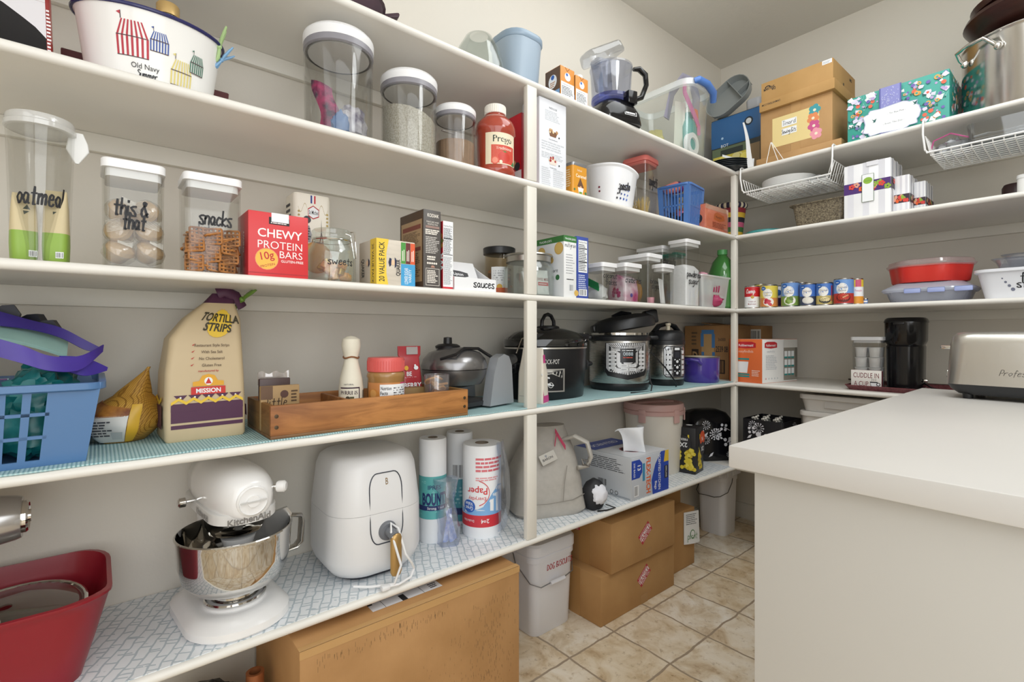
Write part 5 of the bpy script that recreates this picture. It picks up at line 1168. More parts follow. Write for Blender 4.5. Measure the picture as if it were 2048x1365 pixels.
for i in range(46): a = rnd.uniform(-2, 1.2); q = r * .72; mb.ell((q * math.sin(a) * 1.0, -q * math.cos(a), .012 + rnd.uniform(0, h * .52)), (.008, .008, .006), P(('#8a5a32', '#b98350', '#6a3f24', '#a8452e')[i % 4], .5), 8, 6)
mb.lathe([(r * .7, .005), (r * .7, h * .5)], P('#7d5230', .6), 20); mb.obj('mixed_nuts', loc=(xc, y, zC), rotz=HP, label='mixed nuts filling the black-lidded tub', cat='nuts', kind='stuff')
xc = -.115; y, r, F = radL(xc, 1006, 1108); h = zat(507, F - r * .3) - zC
t = thing('cookie_jar', 'large glass jar with a brushed metal lid behind the middle post', 'jar', (xc, y, zC), HP)
mb = MB(); rshell(mb, [(r * .92, 0), (r * .97, .008), (r, h * .4), (r * .97, h * .68), (r * .8, h * .8), (r * .8, h * .84)], gl, .0035, 40); mb.obj('body', t)
mb = MB(); mb.lathe([(r * .82, h * .8), (r * .88, h * .8), (r * .88, h * .92), (r * .97, h * .94), (r * .95, h * .97), (r * .5, h), (.01, h)], P('#b9b7b2', .3, 1), 40); mb.obj('lid', t)
for i, (dx, rz, lab) in enumerate(((-.035, .5, 'leftmost'), (-.008, .1, 'middle'), (.03, -.1, 'rightmost'))):
    mb = MB(); mb.M = Matrix.Rotation(-.12, 4, 'X'); mb.cbox(.05, .01, .085, P('#ececec', .3), 0, .003); F_ = bface('F', .05, .01, .085); mb.text(F_, 'SWISS MISS', .5, .62, .12, P('#8c2a30'), .92, .01); mb.rect(F_, .08, .36, .95, .5, P('#c8323a')); mb.lines(F_, .15, .4, .85, .46, 1, PAPER)
    mb.obj('cocoa_packet', loc=(xc + .04 - .012 * i * (i != 2), y + dx, zC + .009), rotz=HP + rz, label='%s white cocoa packet in the metal-lidded glass jar' % lab, cat='packet', group='cocoa packets in the glass jar')
# cracker boxes right of the post
ye = onx(1128, -.018)[0]
def prT(mb, f, w, d, h):
    F, L = f('F'), f('L'); g = P('#3b7a3c', .5)
    mb.rect(F, 0, .9, 1, 1, g); mb.text(F, "TRADER JOE'S", .5, .95, .03, PAPER, .85, .01); mb.hand(F, 'multigrain', .5, .84, .07, INK, w=.85, th=.6); mb.lines(F, .15, .38, .85, .72, 8, GREYTXT, .25); mb.lines(F, .2, .28, .8, .31, 1, INK); mb.rect(F, .4, .1, .75, .22, PAPER); mb.bars(F, .42, .11, .73, .21, 9, INK); mb.circ(F, .98, .08, .05, P('#d9b25e'))
    mb.rect(L, 0, .9, 1, 1, g); mb.text(L, "TRADER JOE'S", .55, .945, .035, PAPER, .6, .01)
    for x, y_, r_ in ((.88, .8, .1), (.45, .77, .09), (.7, .62, .05)): mb.circ(L, x, y_, r_, P('#d3ac58')); mb.circ(L, x, y_, r_ * .85, P('#dcbb6c'))
    mb.circ(L, .85, .33, .045, P('#2f6b3c')); mb.hand(L, 'are', .8, .44, .06, INK, w=.14)
carton('cracker_carton', 'white and green multigrain cracker carton right of the post', 'carton', 'L', -.018, 1128, 1153, zC, (1128, 470), .2, {'F': P('#eceded', .45), 'L': P('#dcdfe2', .45), 'T': P('#3b7a3c', .5)}, prT)
def prN(mb, f, w, d, h):
    F = f('F'); mb.rect(F, .12, .42, .88, .94, PAPER); mb.text(F, 'Nutrition Facts', .5, .91, .03, INK, .7); mb.lines(F, .16, .44, .84, .88, 16, DKTXT); mb.rect(F, .14, .8, .86, .815, INK); mb.rect(F, .14, .58, .86, .6, INK); mb.lines(F, .12, .16, .88, .39, 7, P('#c9d0ea')); mb.rect(F, .15, .04, .85, .15, PAPER); mb.bars(F, .2, .05, .8, .14, 9, INK)
carton('blue_cracker_box', 'slim royal blue box with a nutrition panel beside the multigrain carton', 'box', 'L', -.018, 1154, 1177, zC, (1165, 474), .2, {'F': P('#3d52a4', .4)}, prN)
# baking canisters
BK = [('clear canister lettered coconut flakes', -.03, 1206, 1236, (1221, 526), .11, (('coconut', .5, .72, .17, .9), ('flakes', .55, .52, .17, .75))),
      ('clear canister lettered cranberries', -.03, 1252, 1285, (1268, 527), .11, (('cranberries', .45, .6, .18, .95),)),
      ('taller clear canister lettered brown sugar', -.05, 1297, 1326, (1311, 508), .16, (('brown', .5, .47, .11, .8), ('sugar', .55, .36, .11, .8))),
      ('small clear canister in front of the chocolate chips', -.012, 1327, 1350, (1338, 529), .06, ()),
      ('clear canister lettered chocolate chips behind the brown sugar', -.15, 1326, 1352, (1340, 493), .15, (('chocolate', .5, .78, .12, .95), ('chips', .6, .6, .12, .7))),
      ('tallest clear canister lettered powdered sugar', -.025, 1374, 1402, (1388, 480), .098, (('powdered', .5, .49, .1, .95), ('sugar', .5, .38, .1, .7)))]
for lab, pf, u0, u1, top, d, wd in BK:
    t, loc, w, h = keeper('canister', lab, pf, u0, u1, top, d, .016, 'white-lidded baking canisters', words=wd)
    if 'coconut' in lab:
        mb = MB(); mb.blob((0, .01, .032), (w * .42, d * .36, .036), P('#e6e8e8', .3, var=.2, scale=20), .25, 3, 2, flat0=.004); F_ = qface((-w * .42, .03, .02), (-w * .42, -.03, .045), (-w * .42, -.03, .085), (-w * .42, .03, .075)); mb.obj('coconut_bag', loc=loc, rotz=HP, label='white bag of coconut in the coconut flakes canister', cat='bag')
        mb = MB(); mb.sheet(lambda s, q: (-w * .44 + .002 * math.sin(q * 5), .045 - .075 * s, .07 - .035 * s + .03 * q), 6, 4, P('#2f8f4e', .4), .0015); mb.obj('green_label', loc=loc, rotz=HP, label='green printed flap of the coconut bag in the coconut flakes canister', cat='bag flap')
    if lab.endswith('cranberries'):
        mb = MB(); mb.rloft([(.004, w * .8, d * .82, .012), (.04, w * .86, d * .86, .015), (h * .6, w * .82, d * .7, .012), (h * .72, w * .8, .012, .004)], P('#b03a72', .3, var=.5, scale=14, h2='#e5dbe2')); F_ = bface('L', w * .87, d * .7, h * .4, .01); rnd = random.Random(1)
        for i in range(14): mb.circ(F_, .55 + rnd.uniform(-.22, .22), .5 + rnd.uniform(-.25, .25), .1, P(('#a2335f', '#b8507c')[i % 2], .4), n=10)
        F2 = bface('F', w * .87, d * .87, h * .5, .005); mb.circ(F2, .4, .3, .1, P('#4a4f9c'))
        mb.obj('cranberry_bag', loc=loc, rotz=HP, label='magenta bag of dried cranberries in the cranberries canister', cat='bag')
    if lab.startswith('taller'):
        mb = MB(); mb.blob((0, .035, h * .28), (w * .36, d * .26, h * .27), P('#cf9a50', .5, var=.3, scale=25), .15, 2, 5, flat0=.004); mb.obj('sugar_bag', loc=loc, rotz=HP, label='golden bag of brown sugar in its canister', cat='bag')
        mb = MB(); mb.lathe([(.014, .004), (.016, .03), (.014, .03), (.012, .006)], P('#e3a0ae', .4), 20, cx=0, cy=-.055, cap1=False); mb.obj('measuring_cup', loc=loc, rotz=HP, label='small pink measuring cup in the brown sugar canister', cat='measuring cup')
    if 'powdered' in lab:
        mb = MB(); mb.rloft([(.004, w * .88, d * .9, .01), (h * .55, w * .9, d * .92, .01), (h * .62, w * .8, d * .6, .02), (h * .64, w * .3, d * .2, .01)], P('#f2f3f6', .8, bump=.4, scale=70)); mb.obj('powdered_sugar', loc=loc, rotz=HP, label='white powdered sugar filling the tallest canister', cat='sugar', kind='stuff')
    if 'small clear' in lab:
        mb = MB(); mb.M = Matrix.Rotation(-.1, 4, 'X'); mb.cbox(w * .7, .003, h * .62, PAPER, .004); mb.obj('paper_slip', loc=(loc[0], loc[1], loc[2] + .001), rotz=HP + .3, label='white paper slip in the small clear canister', cat='paper')
t, loc, w, h = keeper('canister', 'clear canister lettered cocoa powder with a teal lid', -.13, 1354, 1373, (1360, 505), .1, .012, 'baking canisters with coloured lids', words=(('cocoa', .55, .78, .12, .8), ('powder', .6, .64, .12, .9)))
for c in t.children:
    if c.name.startswith('lid'): c.data.materials[0] = P('#2f9a86', .35)
# frosted bin, green bottle
yc, w, F = LW(-.02, 1404, 1460); h = topL(1430, 552, -.02) - zC
t = thing('frosted_bin', 'small frosted bin with slots beside the corner post', 'bin', (-.02 - .05, yc, zC), HP)
mb = MB(); shell(mb, [(0, w * .8, .085, .012), (h - .008, w * .98, .105, .016)], clear('#eef0ee', .25, .15, .4), .003); F_ = qface((-w * .4, -.0435, .002), (w * .4, -.0435, .002), (w * .49, -.052, h), (-w * .49, -.052, h))
for k in range(3):
    for j in range(2): mb.poly(F_, [(.38 + .09 * k, .12 + .36 * j), (.44 + .09 * k, .12 + .36 * j), (.46 + .09 * k, .4 + .3 * j), (.4 + .09 * k, .4 + .3 * j)], P('#a83a62', .4))
mb.obj('body', t); mb = MB(); mb.rloft([(h - .009, w * .99, .106, .016), (h - .006, w * 1.05, .112, .018), (h, w * 1.05, .112, .018), (h, w * .94, .1, .014), (h - .009, w * .94, .1, .014)], clear('#f3f4f2', .3, .15, .55), False, False); mb.obj('rim', t)
mb = MB(); mb.blob((0, 0, .03), (w * .3, .03, .035), P('#a3335c', .4), .2, 3, 3, flat0=.004); mb.obj('berry_bag', loc=(-.07, yc, zC + .001), label='dark pink bag in the small frosted bin', cat='bag')
mb = MB(); mb.blob((-.015, 0, .03), (.03, .02, .02), P('#e0a0b2', .4), .2, 3, 6); mb.obj('pink_bag', loc=(-.075, yc - .005, zC + h - .024), label='pale pink bag at the top of the small frosted bin', cat='bag')
mb = MB(); mb.cbox(.05, .05, .02, P('#c3a06c', .6), 0, .003); mb.obj('tan_carton', loc=(-.085, yc + .03, zC + h - .012), label='small tan carton at the top of the small frosted bin', cat='carton')
xb_, yb_ = -.09, .145; r = .062
y, r, F = radL(xb_, 1416, 1474); h = zat(501, F) - zC
t = thing('soda_bottle', 'large green plastic bottle behind the corner post', 'bottle', (xb_, y, zC))
mb = MB(); mb.lathe([(r * .85, 0), (r, .012), (r, h * .5), (r * .96, h * .62), (r * .7, h * .8), (r * .34, h * .9), (r * .3, h * .93)], P('#3f7a3a', .1, coat=.5, sss=.1), 36); mb.obj('body', t)
mb = MB(); mb.lathe([(r * .34, h * .92), (r * .36, h * .92), (r * .36, h), (.01, h)], P('#5aa862', .35), 24); mb.obj('cap', t)
mb = MB(); F_ = cface(r * 1.003, 10, 60, .02, h * .42); F_ = Face(F_.W, F_.H, F_.fn); mb.rect(F_, 0, 0, .8, 1, PAPER, 6); mb.lines(F_, .1, .1, .7, .9, 8, DKTXT); mb.obj('label', t); t.rotation_euler = (0, 0, HP * .9)
# ================================================================== MIDDLE SHELF, FAR WALL: cans and bins
def can(label, u0, u1, vt, yc, base, prints, top=True):
    x, r, F = radR(yc, u0, u1); h = zat(vt, F) - zC
    t = thing('food_can', label, 'can', (x, yc, zC), math.atan2(CX - x, -(CY - yc)) * .85, 'food cans on the middle far shelf')
    mt = P('#b9b7b2', .25, 1)
    mb = MB(); mb.lathe([(r * .93, 0), (r, .002), (r, .004), (r * .985, .005), (r * .985, h - .005), (r, h - .004), (r, h - .001), (r * .95, h), (r * .93, h - .003), (.01, h - .003)], mt, 32); mb.obj('tin', t)
    mb = MB(); mb.lathe([(r * .99, .0055), (r * .995, .006), (r * .995, h - .006), (r * .99, h - .0055)], P(base, .35), 32, cap0=False, cap1=False); F_ = cface(r * .997, -88, 88, .006, h - .006); prints(mb, F_); mb.obj('label', t)
    return t
wt = PAPER
def gv(mb, F, top, low, pics, name, pale='#f2f0ea'):
    mb.rect(F, 0, .42, 1, 1, P(top, .4), 14); mb.rect(F, 0, 0, 1, .42, P(low, .4), 14)
    mb.circ(F, .46, .62, .22, P(pale, .4), .24, n=28); mb.circ(F, .3, .88, .12, P('#2c62b0', .4), .1); mb.lines(F, .24, .85, .36, .91, 1, PAPER)
    for i, a in enumerate(name): mb.text(F, a, .47, .68 - .13 * i, .085, P('#3a3550'), .3)
    pics(mb, F)
def p_camp(mb, F):
    mb.rect(F, 0, .52, 1, 1, P('#c9232d', .35), 14); mb.rect(F, 0, 0, 1, .52, PAPER, 14); mb.hand(F, 'Camp', .44, .76, .2, PAPER, w=.36, th=1.2); mb.circ(F, .52, .5, .08, P('#c7a24a')); mb.text(F, 'Cream of', .5, .28, .07, P('#8a2a30'), .3, .01); mb.text(F, 'Mushroom', .5, .16, .08, P('#8a2a30'), .34, .01)
def fruit(c, n, dark='#333'):
    def f(mb, F):
        rnd = random.Random(n); mb.circ(F, .5, .22, .24, P('#f1efe8'), .2)
        for i in range(n): mb.circ(F, .5 + rnd.uniform(-.11, .11), .22 + rnd.uniform(-.13, .13), .07, P(c[i % len(c)], .4), n=9)
    return f
can('red and white soup can next to the corner post', 1489, 1521, 573, .075, '#eeeeec', p_camp)
can('cranberry sauce can with a yellow and orange label', 1520, 1556, 571, .065, '#e6d24a', lambda m, F: gv(m, F, '#e3cd54', '#d98a4a', fruit(('#b5283c', '#d14a5a', '#c23545'), 12), ('Cranberry', 'Sauce')))
can('yellow-topped can behind the cranberry sauce can', 1508, 1533, 569, .15, '#e9d33f', lambda m, F: m.rect(F, 0, .0, 1, .5, P('#8a2a58'), 14))
can('can with a dark label squeezed behind the cranberry and green bean cans', 1541, 1566, 572, .14, '#e9e7ee', lambda m, F: (m.rect(F, 0, .05, 1, .45, P('#4a2c58'), 14), m.circ(F, .6, .7, .15, P('#2c62b0'))))
can('cut green beans can with a blue label', 1562, 1599, 565, .062, '#5f86c4', lambda m, F: gv(m, F, '#6b93cf', '#7d9a4a', fruit(('#5f7a2f', '#7d9a3a', '#8fae55'), 16), ('Cut', 'Green Beans')))
can('blue can behind the green beans and mushroom cans', 1590, 1616, 566, .14, '#3f64ad', lambda m, F: m.circ(F, .5, .6, .2, PAPER))
can('mushroom soup can with a blue label and a pale bowl', 1599, 1634, 568, .06, '#3f66b4', lambda m, F: gv(m, F, '#4a76c2', '#39425a', lambda m2, F2: (m2.circ(F2, .5, .22, .26, P('#d8d6d0'), .17), m2.circ(F2, .5, .24, .22, P('#ece8dc'), .13)), ('Mushroom', '')))
can('cream of chicken can with a blue label and a yellow bowl', 1632, 1667, 566, .058, '#3f66b4', lambda m, F: (gv(m, F, '#4f7cc6', '#c9b56a', lambda m2, F2: (m2.circ(F2, .52, .2, .26, P('#3a3a36'), .17), m2.circ(F2, .52, .24, .23, P('#ead9a0'), .12)), ('Chicken', '')), m.rect(F, .78, .15, .84, .9, P('#c23a3a'), 2)))
can('tomato sauce can, largest blue can at the right', 1667, 1708, 558, .055, '#6a93cf', lambda m, F: gv(m, F, '#6f9bd6', '#b8342c', lambda m2, F2: (m2.circ(F2, .5, .24, .27, P('#5a1a18'), .2), m2.circ(F2, .5, .27, .23, P('#c8402c'), .15), m2.poly(F2, [(.47, .26), (.66, .36), (.67, .33), (.5, .22)], P('#d9b07a'))), ('Tomato', 'Sauce')))
can('pineapple can with a yellow and orange label', 1700, 1727, 558, .105, '#efd04a', lambda m, F: (m.rect(F, 0, .7, 1, 1, P('#e8cf45'), 14), m.rect(F, .45, .7, .75, 1, P('#c93a7a'), 5), m.rect(F, 0, .3, 1, .7, PAPER, 14), m.text(F, 'Pineapple', .6, .55, .1, P('#c24a78'), .35), m.rect(F, 0, 0, 1, .3, P('#e39a35'), 14)))
can('very small blue tin beside the pineapple can', 1726, 1736, 597, .115, '#5f7fb8', lambda m, F: m.rect(F, .2, .3, .8, .7, PAPER, 6))
a, b = ony(1731, .2)[0], ony(1795, .2)[0]
mb = MB(); mb.rloft([(0, b - a, .12, .01), (.006, b - a, .12, .01), (.008, b - a - .004, .116, .01)], BLACK); mb.obj('black_tray', loc=((a + b) / 2 + .012, .24, zC), label='thin flat black tray behind the cans and the clear food box', cat='tray')
# clear lidded container with red container on top
def lobed(R, n, amp, sx=1, sy=1, N=64): return [(R * (1 + amp * math.cos(n * 2 * pi * i / N)) * math.cos(2 * pi * i / N) * sx, R * (1 + amp * math.cos(n * 2 * pi * i / N)) * math.sin(2 * pi * i / N) * sy) for i in range(N)]
x, r, F = radR(.2, 1766, 1962)
fz = clear('#dfe3ee', .25, .12, .28)
t = thing('food_box', 'wide clear plastic food box with a pale blue lid under the red one', 'food container', (x, .2, zC)); q = r * 1.0; hb = .052
mb = MB(); mb.rloft([(0, q * 1.55, q * 1.25, q * .5), (.004, q * 1.6, q * 1.3, q * .5), (hb, q * 1.8, q * 1.5, q * .45), (hb, q * 1.77, q * 1.47, q * .44), (.006, q * 1.56, q * 1.26, q * .48)], fz, True, True, 10); mb.box(-.002, -q * .62, .004, .002, q * .62, hb - .006, fz); mb.obj('box', t)
mb = MB(); lf = clear('#dfe6f6', .3, .15, .5); mb.rloft([(hb - .008, q * 1.86, q * 1.56, q * .46), (hb, q * 1.95, q * 1.62, q * .48), (hb + .006, q * 1.93, q * 1.6, q * .48), (hb + .026, q * 1.5, q * 1.2, q * .44), (hb + .03, q * 1.42, q * 1.1, q * .42)], lf, True, True, 10)
mb.obj('lid', t)
mb = MB()
for sx in (-.38, .1, .62): mb.box(q * sx, -q * .815, hb - .012, q * (sx + .34), -q * .795, hb + .004, P('#8f9fd6', .3), .002)
mb.obj('clasp', t) if 0 else mb.bm.free()
for sx in (-.38, .1, .62): mb = MB(); mb.box(q * sx, -q * .83, hb - .014, q * (sx + .34), -q * .815, hb + .004, P('#a3b0dd', .3), .003); mb.obj('clasp', t)
z0 = zC + hb + .0305; x2, r2, F2 = radR(.2, 1774, 1952)
t = thing('party_tray', 'red lobed tray with a clear lid stacked on the clear food box', 'food container', (x2, .2, z0)); h2 = .068; rd = P('#d8372f', .3)
mb = MB(); rs = []
for z, k in ((0, .84), (.004, .86), (h2, .93), (h2, .915), (.006, .85)): rs.append([(px * k, py * k, z) for px, py in lobed(r2, 6, .05, 1, .86)])
mb.rings(rs, rd); mb.obj('tray', t)
mb = MB(); rs = []
for z, k in ((h2 - .006, .95), (h2 + .002, .99), (h2 + .006, .99), (h2 + .008, .95), (h2 + .02, .93), (h2 + .024, .85)): rs.append([(px * k, py * k, z) for px, py in lobed(r2, 6, .05, 1, .86)])
mb.rings(rs, clear('#f6e6e6', .3, .12, .22)); mb.obj('lid', t)
# white lettered bin and clear boxes on it
a = ony(1948, .03)[0]; w = .30; h = topR(1960, 540, .03) - zC; d = .3
t = thing('storage_bin', 'white pierced bin lettered storage at the right edge of the middle far shelf', 'bin', (a + w / 2 + .004, .03 + d / 2 + .008, zC))
mb = MB(); wb = P('#e8eaf0', .3); shell(mb, [(0, w * .86, d * .86, .03), (.005, w * .88, d * .88, .035), (h - .012, w, d, .04)], wb, .003); F_ = qface((-w * .4, -d * .43 - .004, .006), (w * .4, -d * .43 - .004, .006), (w * .46, -d * .5, h - .012), (-w * .46, -d * .5, h - .012))
for i, (hx, hy, hr) in enumerate(((.19, .74, .03), (.215, .59, .045), (.245, .44, .055), (.275, .29, .07))): mb.circ(F_, hx, hy, hr * .8, P('#6f7386', .5), hr)
mb.hand(F_, 'food', .46, .72, .3, INK, w=.2, th=1.1); mb.hand(F_, 'storage', .5, .46, .3, INK, w=.36, th=1.1); mb.obj('body', t)
mb = MB(); mb.rloft([(h - .014, w, d, .04), (h - .01, w + .02, d + .02, .05), (h, w + .02, d + .02, .05), (h, w - .008, d - .008, .036), (h - .014, w - .008, d - .008, .036)], wb, False, False); mb.obj('rim', t)
for i, (dx, dy, sw, lab) in enumerate(((.02, .05, .22, 'lower'), (.035, .06, .2, 'upper'))):
    mb = MB(); shell(mb, [(0, sw * .86, .17, .03), (.04, sw, .19, .04), (.045, sw + .02, .21, .045)], clear('#eceef2', .35, .06, .12), .002); mb.obj('clear_box', loc=(a + .13 + dx, .17 + dy, zC + h + .001 + .014 * i), label='%s of two nested clear plastic boxes on the white lettered bin' % lab, cat='food container', group='clear boxes on the white bin')
mb = MB(); rshell(mb, [(.05, 0), (.06, .02), (.07, .07), (.074, .078)], clear('#f1f2f6', .4, .05, .15), .002, 32); mb.obj('clear_bowl', loc=(a + .2, .1, zC + h + .06), rot=(.5, .35, 0), label='clear plastic bowl tipped on the nested clear boxes', cat='bowl')
# ================================================================== FOURTH SHELF, FAR WALL
zD = ZS['D']; zL = zD + .0037
# rubbermaid style carton
xn = ony(1524, .02)[0]; rt = -.15
t_w, t_d = .172, .3
def prU(mb, f, w, d, h):
    F, R = f('F'), f('R'); rd_ = P('#c22a33', .4)
    def logo(G, cx, cy, ww): mb.poly(G, [(cx - ww, cy - .055), (cx - ww, cy + .05), (cx - ww * .6, cy + .08), (cx + ww * .6, cy + .08), (cx + ww, cy + .05), (cx + ww, cy - .055), (cx, cy - .075)], rd_); mb.text(G, 'Rubbermaid', cx, cy, .055, PAPER, ww * 1.8, .015)
    logo(F, .52, .86, .3); mb.text(F, 'easyfindlids', .52, .72, .06, P('#f6d8c8'), .6); mb.rect(F, .2, .52, .62, .56, TEAL); mb.poly(F, [(.22, .48), (.6, .48), (.56, .22), (.28, .22)], PAPER)
    for z in (.12, .17): mb.rect(F, .2, z, .63, z + .035, TEAL)
    mb.lines(F, .7, .15, .94, .3, 4, P('#f6d8c8'))
    logo(R, .24, .86, .17); mb.text(R, 'easyfindlids', .24, .72, .05, LGREY, .36); mb.lines(R, .1, .3, .42, .64, 9, LGREY); mb.rect(R, .6, .04, 1, .92, P('#8f8a80', .5))
    mb.rect(R, .6, .8, 1, .99, P('#d9d7d2', .5)); mb.rect(R, .93, .1, 1, .8, P('#6f6a60', .5))
    for j in range(3):
        for k in range(3): mb.rect(R, .62 + .1 * k, .58 - .2 * j, .7 + .1 * k, .72 - .2 * j, PAPER); mb.rect(R, .62 + .1 * k, .55 - .2 * j, .7 + .1 * k, .59 - .2 * j, TEAL)
    for k in range(5): mb.circ(R, .1 + .08 * k, .1, .022, LGREY if k else PINK, n=8)
h = topR(1524, 679, .02) - zD
cx_ = xn - math.cos(rt) * t_w / 2 - math.sin(rt) * t_d / 2; cy_ = .02 - math.sin(rt) * t_w / 2 + math.cos(rt) * t_d / 2
mb = MB(); mb.cbox(t_w, t_d, h, P('#e2713c', .4), 0, .0015, {'R': P('#ecebe9', .4), 'B': P('#ecebe9', .4), 'T': P('#eae7e2', .5)}); prU(mb, lambda s: bface(s, t_w, t_d, h), t_w, t_d, h)
mb.obj('lid_set_carton', loc=(cx_, cy_, zD), rotz=rt, label='orange and white food container carton beside the corner post', cat='carton')
# big brown box behind, in the corner
mb = MB(); cb = cardboard('brown_carton', '#a98053', '#946c42'); w, d, h = .25, .25, topR(1400, 652, .1) - zD
mb.cbox(w, d, h, cb, 0, .003); F_ = bface('F', w, d, h); R_ = bface('R', w, d, h)
mb.rect(F_, .17, .3, .33, .55, P('#35291f')); mb.text(F_, 'D', .25, .42, .17, P('#b08a5c'), .12, .03); mb.rect(F_, .4, .28, .68, .92, P('#c09a68', .4))
for q in ((.4, .84, .68, .92), (.38, .6, .45, .86), (.63, .58, .7, .84), (.4, .32, .46, .5), (.64, .32, .7, .5)): mb.rect(F_, *q, P('#4b7db0', .5))
mb.hand(F_, 's', .54, .36, .14, P('#3a6aa8'), th=1.6); mb.text(F_, '2539 08', .85, .56, .11, INK, .26, .015); mb.text(F_, '36000', .85, .74, .06, INK, .16); mb.lines(F_, .17, .62, .3, .9, 4, P('#5d4a36')); mb.rect(F_, .7, .1, .92, .36, P('#3a2d22')); mb.bars(F_, .72, .12, .9, .34, 9, P('#a98053'))

mb.box(-w * .1, -d * .4, h, w * .45, d * .4, h + .004, cb); mb.M = Matrix.Translation((w * .2, 0, h + .002)) @ Matrix.Rotation(.16, 4, 'Y'); mb.box(-.08, -d * .48, 0, .09, d * .2, .003, cb)
mb.obj('brown_carton', loc=(-.213, .23, zD), rotz=.0, label='large brown carton with blue tape in the back corner behind the purple pot', cat='cardboard box')
a, b = ony(1466, .37)[0], ony(1523, .37)[0]; w = b - a; h = topR(1500, 652, .37) - zD
mb = MB(); mb.cbox(w, .14, h, cb, 0, .003); F_ = bface('F', w, .14, h); mb.rect(F_, .62, .62, .98, .93, P('#d6d2c8')); mb.bars(F_, .65, .66, .95, .9, 9, INK); mb.M = Matrix.Translation((0, 0, h)) @ Matrix.Rotation(.12, 4, 'Y'); mb.box(-w * .5, -.07, .001, w * .2, .0, .004, cb)
mb.obj('brown_carton', loc=((a + b) / 2, .44, zD), label='brown carton with a barcode label behind the orange and white carton', cat='cardboard box')
# tray with coffee things
xa = ony(1684, .03)[0]; w, d = .42, .3; yt = .04
t = thing('serving_tray', 'maroon serving tray under the coffee maker', 'tray', (xa + w / 2, yt + d / 2, zD), 0)
mr = P('#5e2b30', .5, var=.3, scale=120, h2='#7c4348')
mb = MB(); shell(mb, [(0, w - .03, d - .03, .02), (.002, w - .028, d - .028, .02), (.016, w - .006, d - .006, .025), (.018, w, d, .028), (.021, w, d, .028)], mr, .006, .004); mb.obj('tray', t); zt = zD + .0045
x1, r, F = radR(.19, 1770, 1856); h = zat(636, F) - zt
t = thing('coffee_maker', 'black pod coffee maker standing on the maroon tray', 'coffee maker', (x1, .19, zt)); bk2 = P('#121214', .14)
mb = MB(); mb.rloft([(0, r * 1.9, r * 2.2, r * .8), (h * .03, r * 1.9, r * 2.2, r * .8), (h * .04, r * 1.72, r * 1.9, r * .7), (h * .6, r * 1.78, r * 1.95, r * .7), (h * .62, r * 1.72, r * 1.8, r * .7), (h * .68, r * 1.95, r * 2.1, r * .85), (h * .93, r * 1.98, r * 2.15, r * .85)], bk2, True, True, 8); mb.obj('body', t)
mb = MB(); mb.rloft([(h * .93, r * 2.05, r * 2.2, r * .88), (h * .945, r * 2.05, r * 2.2, r * .88), (h * .98, r * 1.95, r * 2.05, r * .85), (h, r * 1.75, r * 1.85, r * .8)], bk2, True, True, 8); mb.box(-r * .42, -r * 1.1, h * .9, r * .12, -r * 1.07, h * .935, BLACK, .002); mb.obj('lid', t)
mb = MB(); mb.M = Matrix.Translation((r * .9, -r * .3, h * .14)) @ Matrix.Rotation(HP, 4, 'Y'); mb.lathe([(.007, 0), (.008, .008), (.006, .012)], CHROME, 16); mb.obj('power_button', t)
mb = MB(); mb.lathe([(r * .6, h * .04), (r * .62, h * .043), (r * .4, h * .046)], P('#6a6a6c', .2, 1), 28, cy=-r * .5); mb.obj('drip_plate', t)
xk, F = ony(1738, .14); w, d = .108, .108; h = topR(1738, 674, .14 - d / 2) - zt
t = thing('pod_canister', 'clear canister stacked with white coffee pods on the maroon tray', 'canister', (xk, .15, zt), 0)
mb = MB(); shell(mb, [(0, w * .92, d * .92, .01), (h - .02, w * .98, d * .98, .012)], CLEAR, .0025); mb.obj('body', t)
mb = MB(); mb.rloft([(h - .026, w * .9, d * .9, .01), (h - .016, w * .9, d * .9, .01), (h - .015, w * 1.06, d * 1.06, .014), (h - .002, w * 1.06, d * 1.06, .014), (h, w, d, .012)], P('#d9d9da', .3)); mb.obj('lid', t)
p0 = None
for lv in range(4):
    for ix in (-1, 1):
        for iy in (-1, 1):
            pos = (xk + ix * .0245, .15 + iy * .0245, zt + .004 + lv * .043); lab = '%s %s %s white coffee pod in the clear pod canister' % (('bottom', 'second', 'third', 'top')[lv], 'left' if ix < 0 else 'right', 'front' if iy < 0 else 'back')
            if p0 is None: mb = MB(); mb.lathe([(.017, 0), (.018, .001), (.0215, .038), (.0235, .039), (.0235, .041), (.01, .0415)], P('#ebebec', .4), 20); p0 = mb.obj('coffee_pod', loc=pos, label=lab, cat='coffee pod', group='white coffee pods')
            else: dup(p0, pos, label=lab)
a, b = ony(1702, .065)[0], ony(1763, .065)[0]; w = b - a; h = topR(1730, 741, .065) - zt
mb = MB(); mb.cbox(w, .02, h, P('#ece8e2', .5), 0, .001, {'R': P('#6b2230', .5), 'T': P('#6b2230', .5), 'L': P('#6b2230', .5)}); F_ = bface('F', w, .02, h); rr = P('#7a2a35', .6)
mb.text(F_, 'CUDDLE IN', .5, .74, .27, rr, .84, .0); mb.text(F_, 'A CUP', .34, .3, .27, rr, .48, .0)
mb.poly(F_, [(.63, .42), (.88, .42), (.86, .2), (.8, .14), (.7, .14), (.65, .2)], INK); mb.poly(F_, [(.645, .38), (.865, .38), (.85, .21), (.79, .16), (.71, .16), (.665, .21)], PAPER); mb.rect(F_, .64, .36, .87, .42, INK); mb.circ(F_, .9, .29, .09, INK, n=14); mb.circ(F_, .9, .29, .055, PAPER, n=14)
for k in range(3): mb.poly(F_, [(.68 + .06 * k, .46), (.7 + .06 * k, .52), (.68 + .06 * k, .58), (.69 + .06 * k, .58), (.715 + .06 * k, .52), (.69 + .06 * k, .46)], INK)
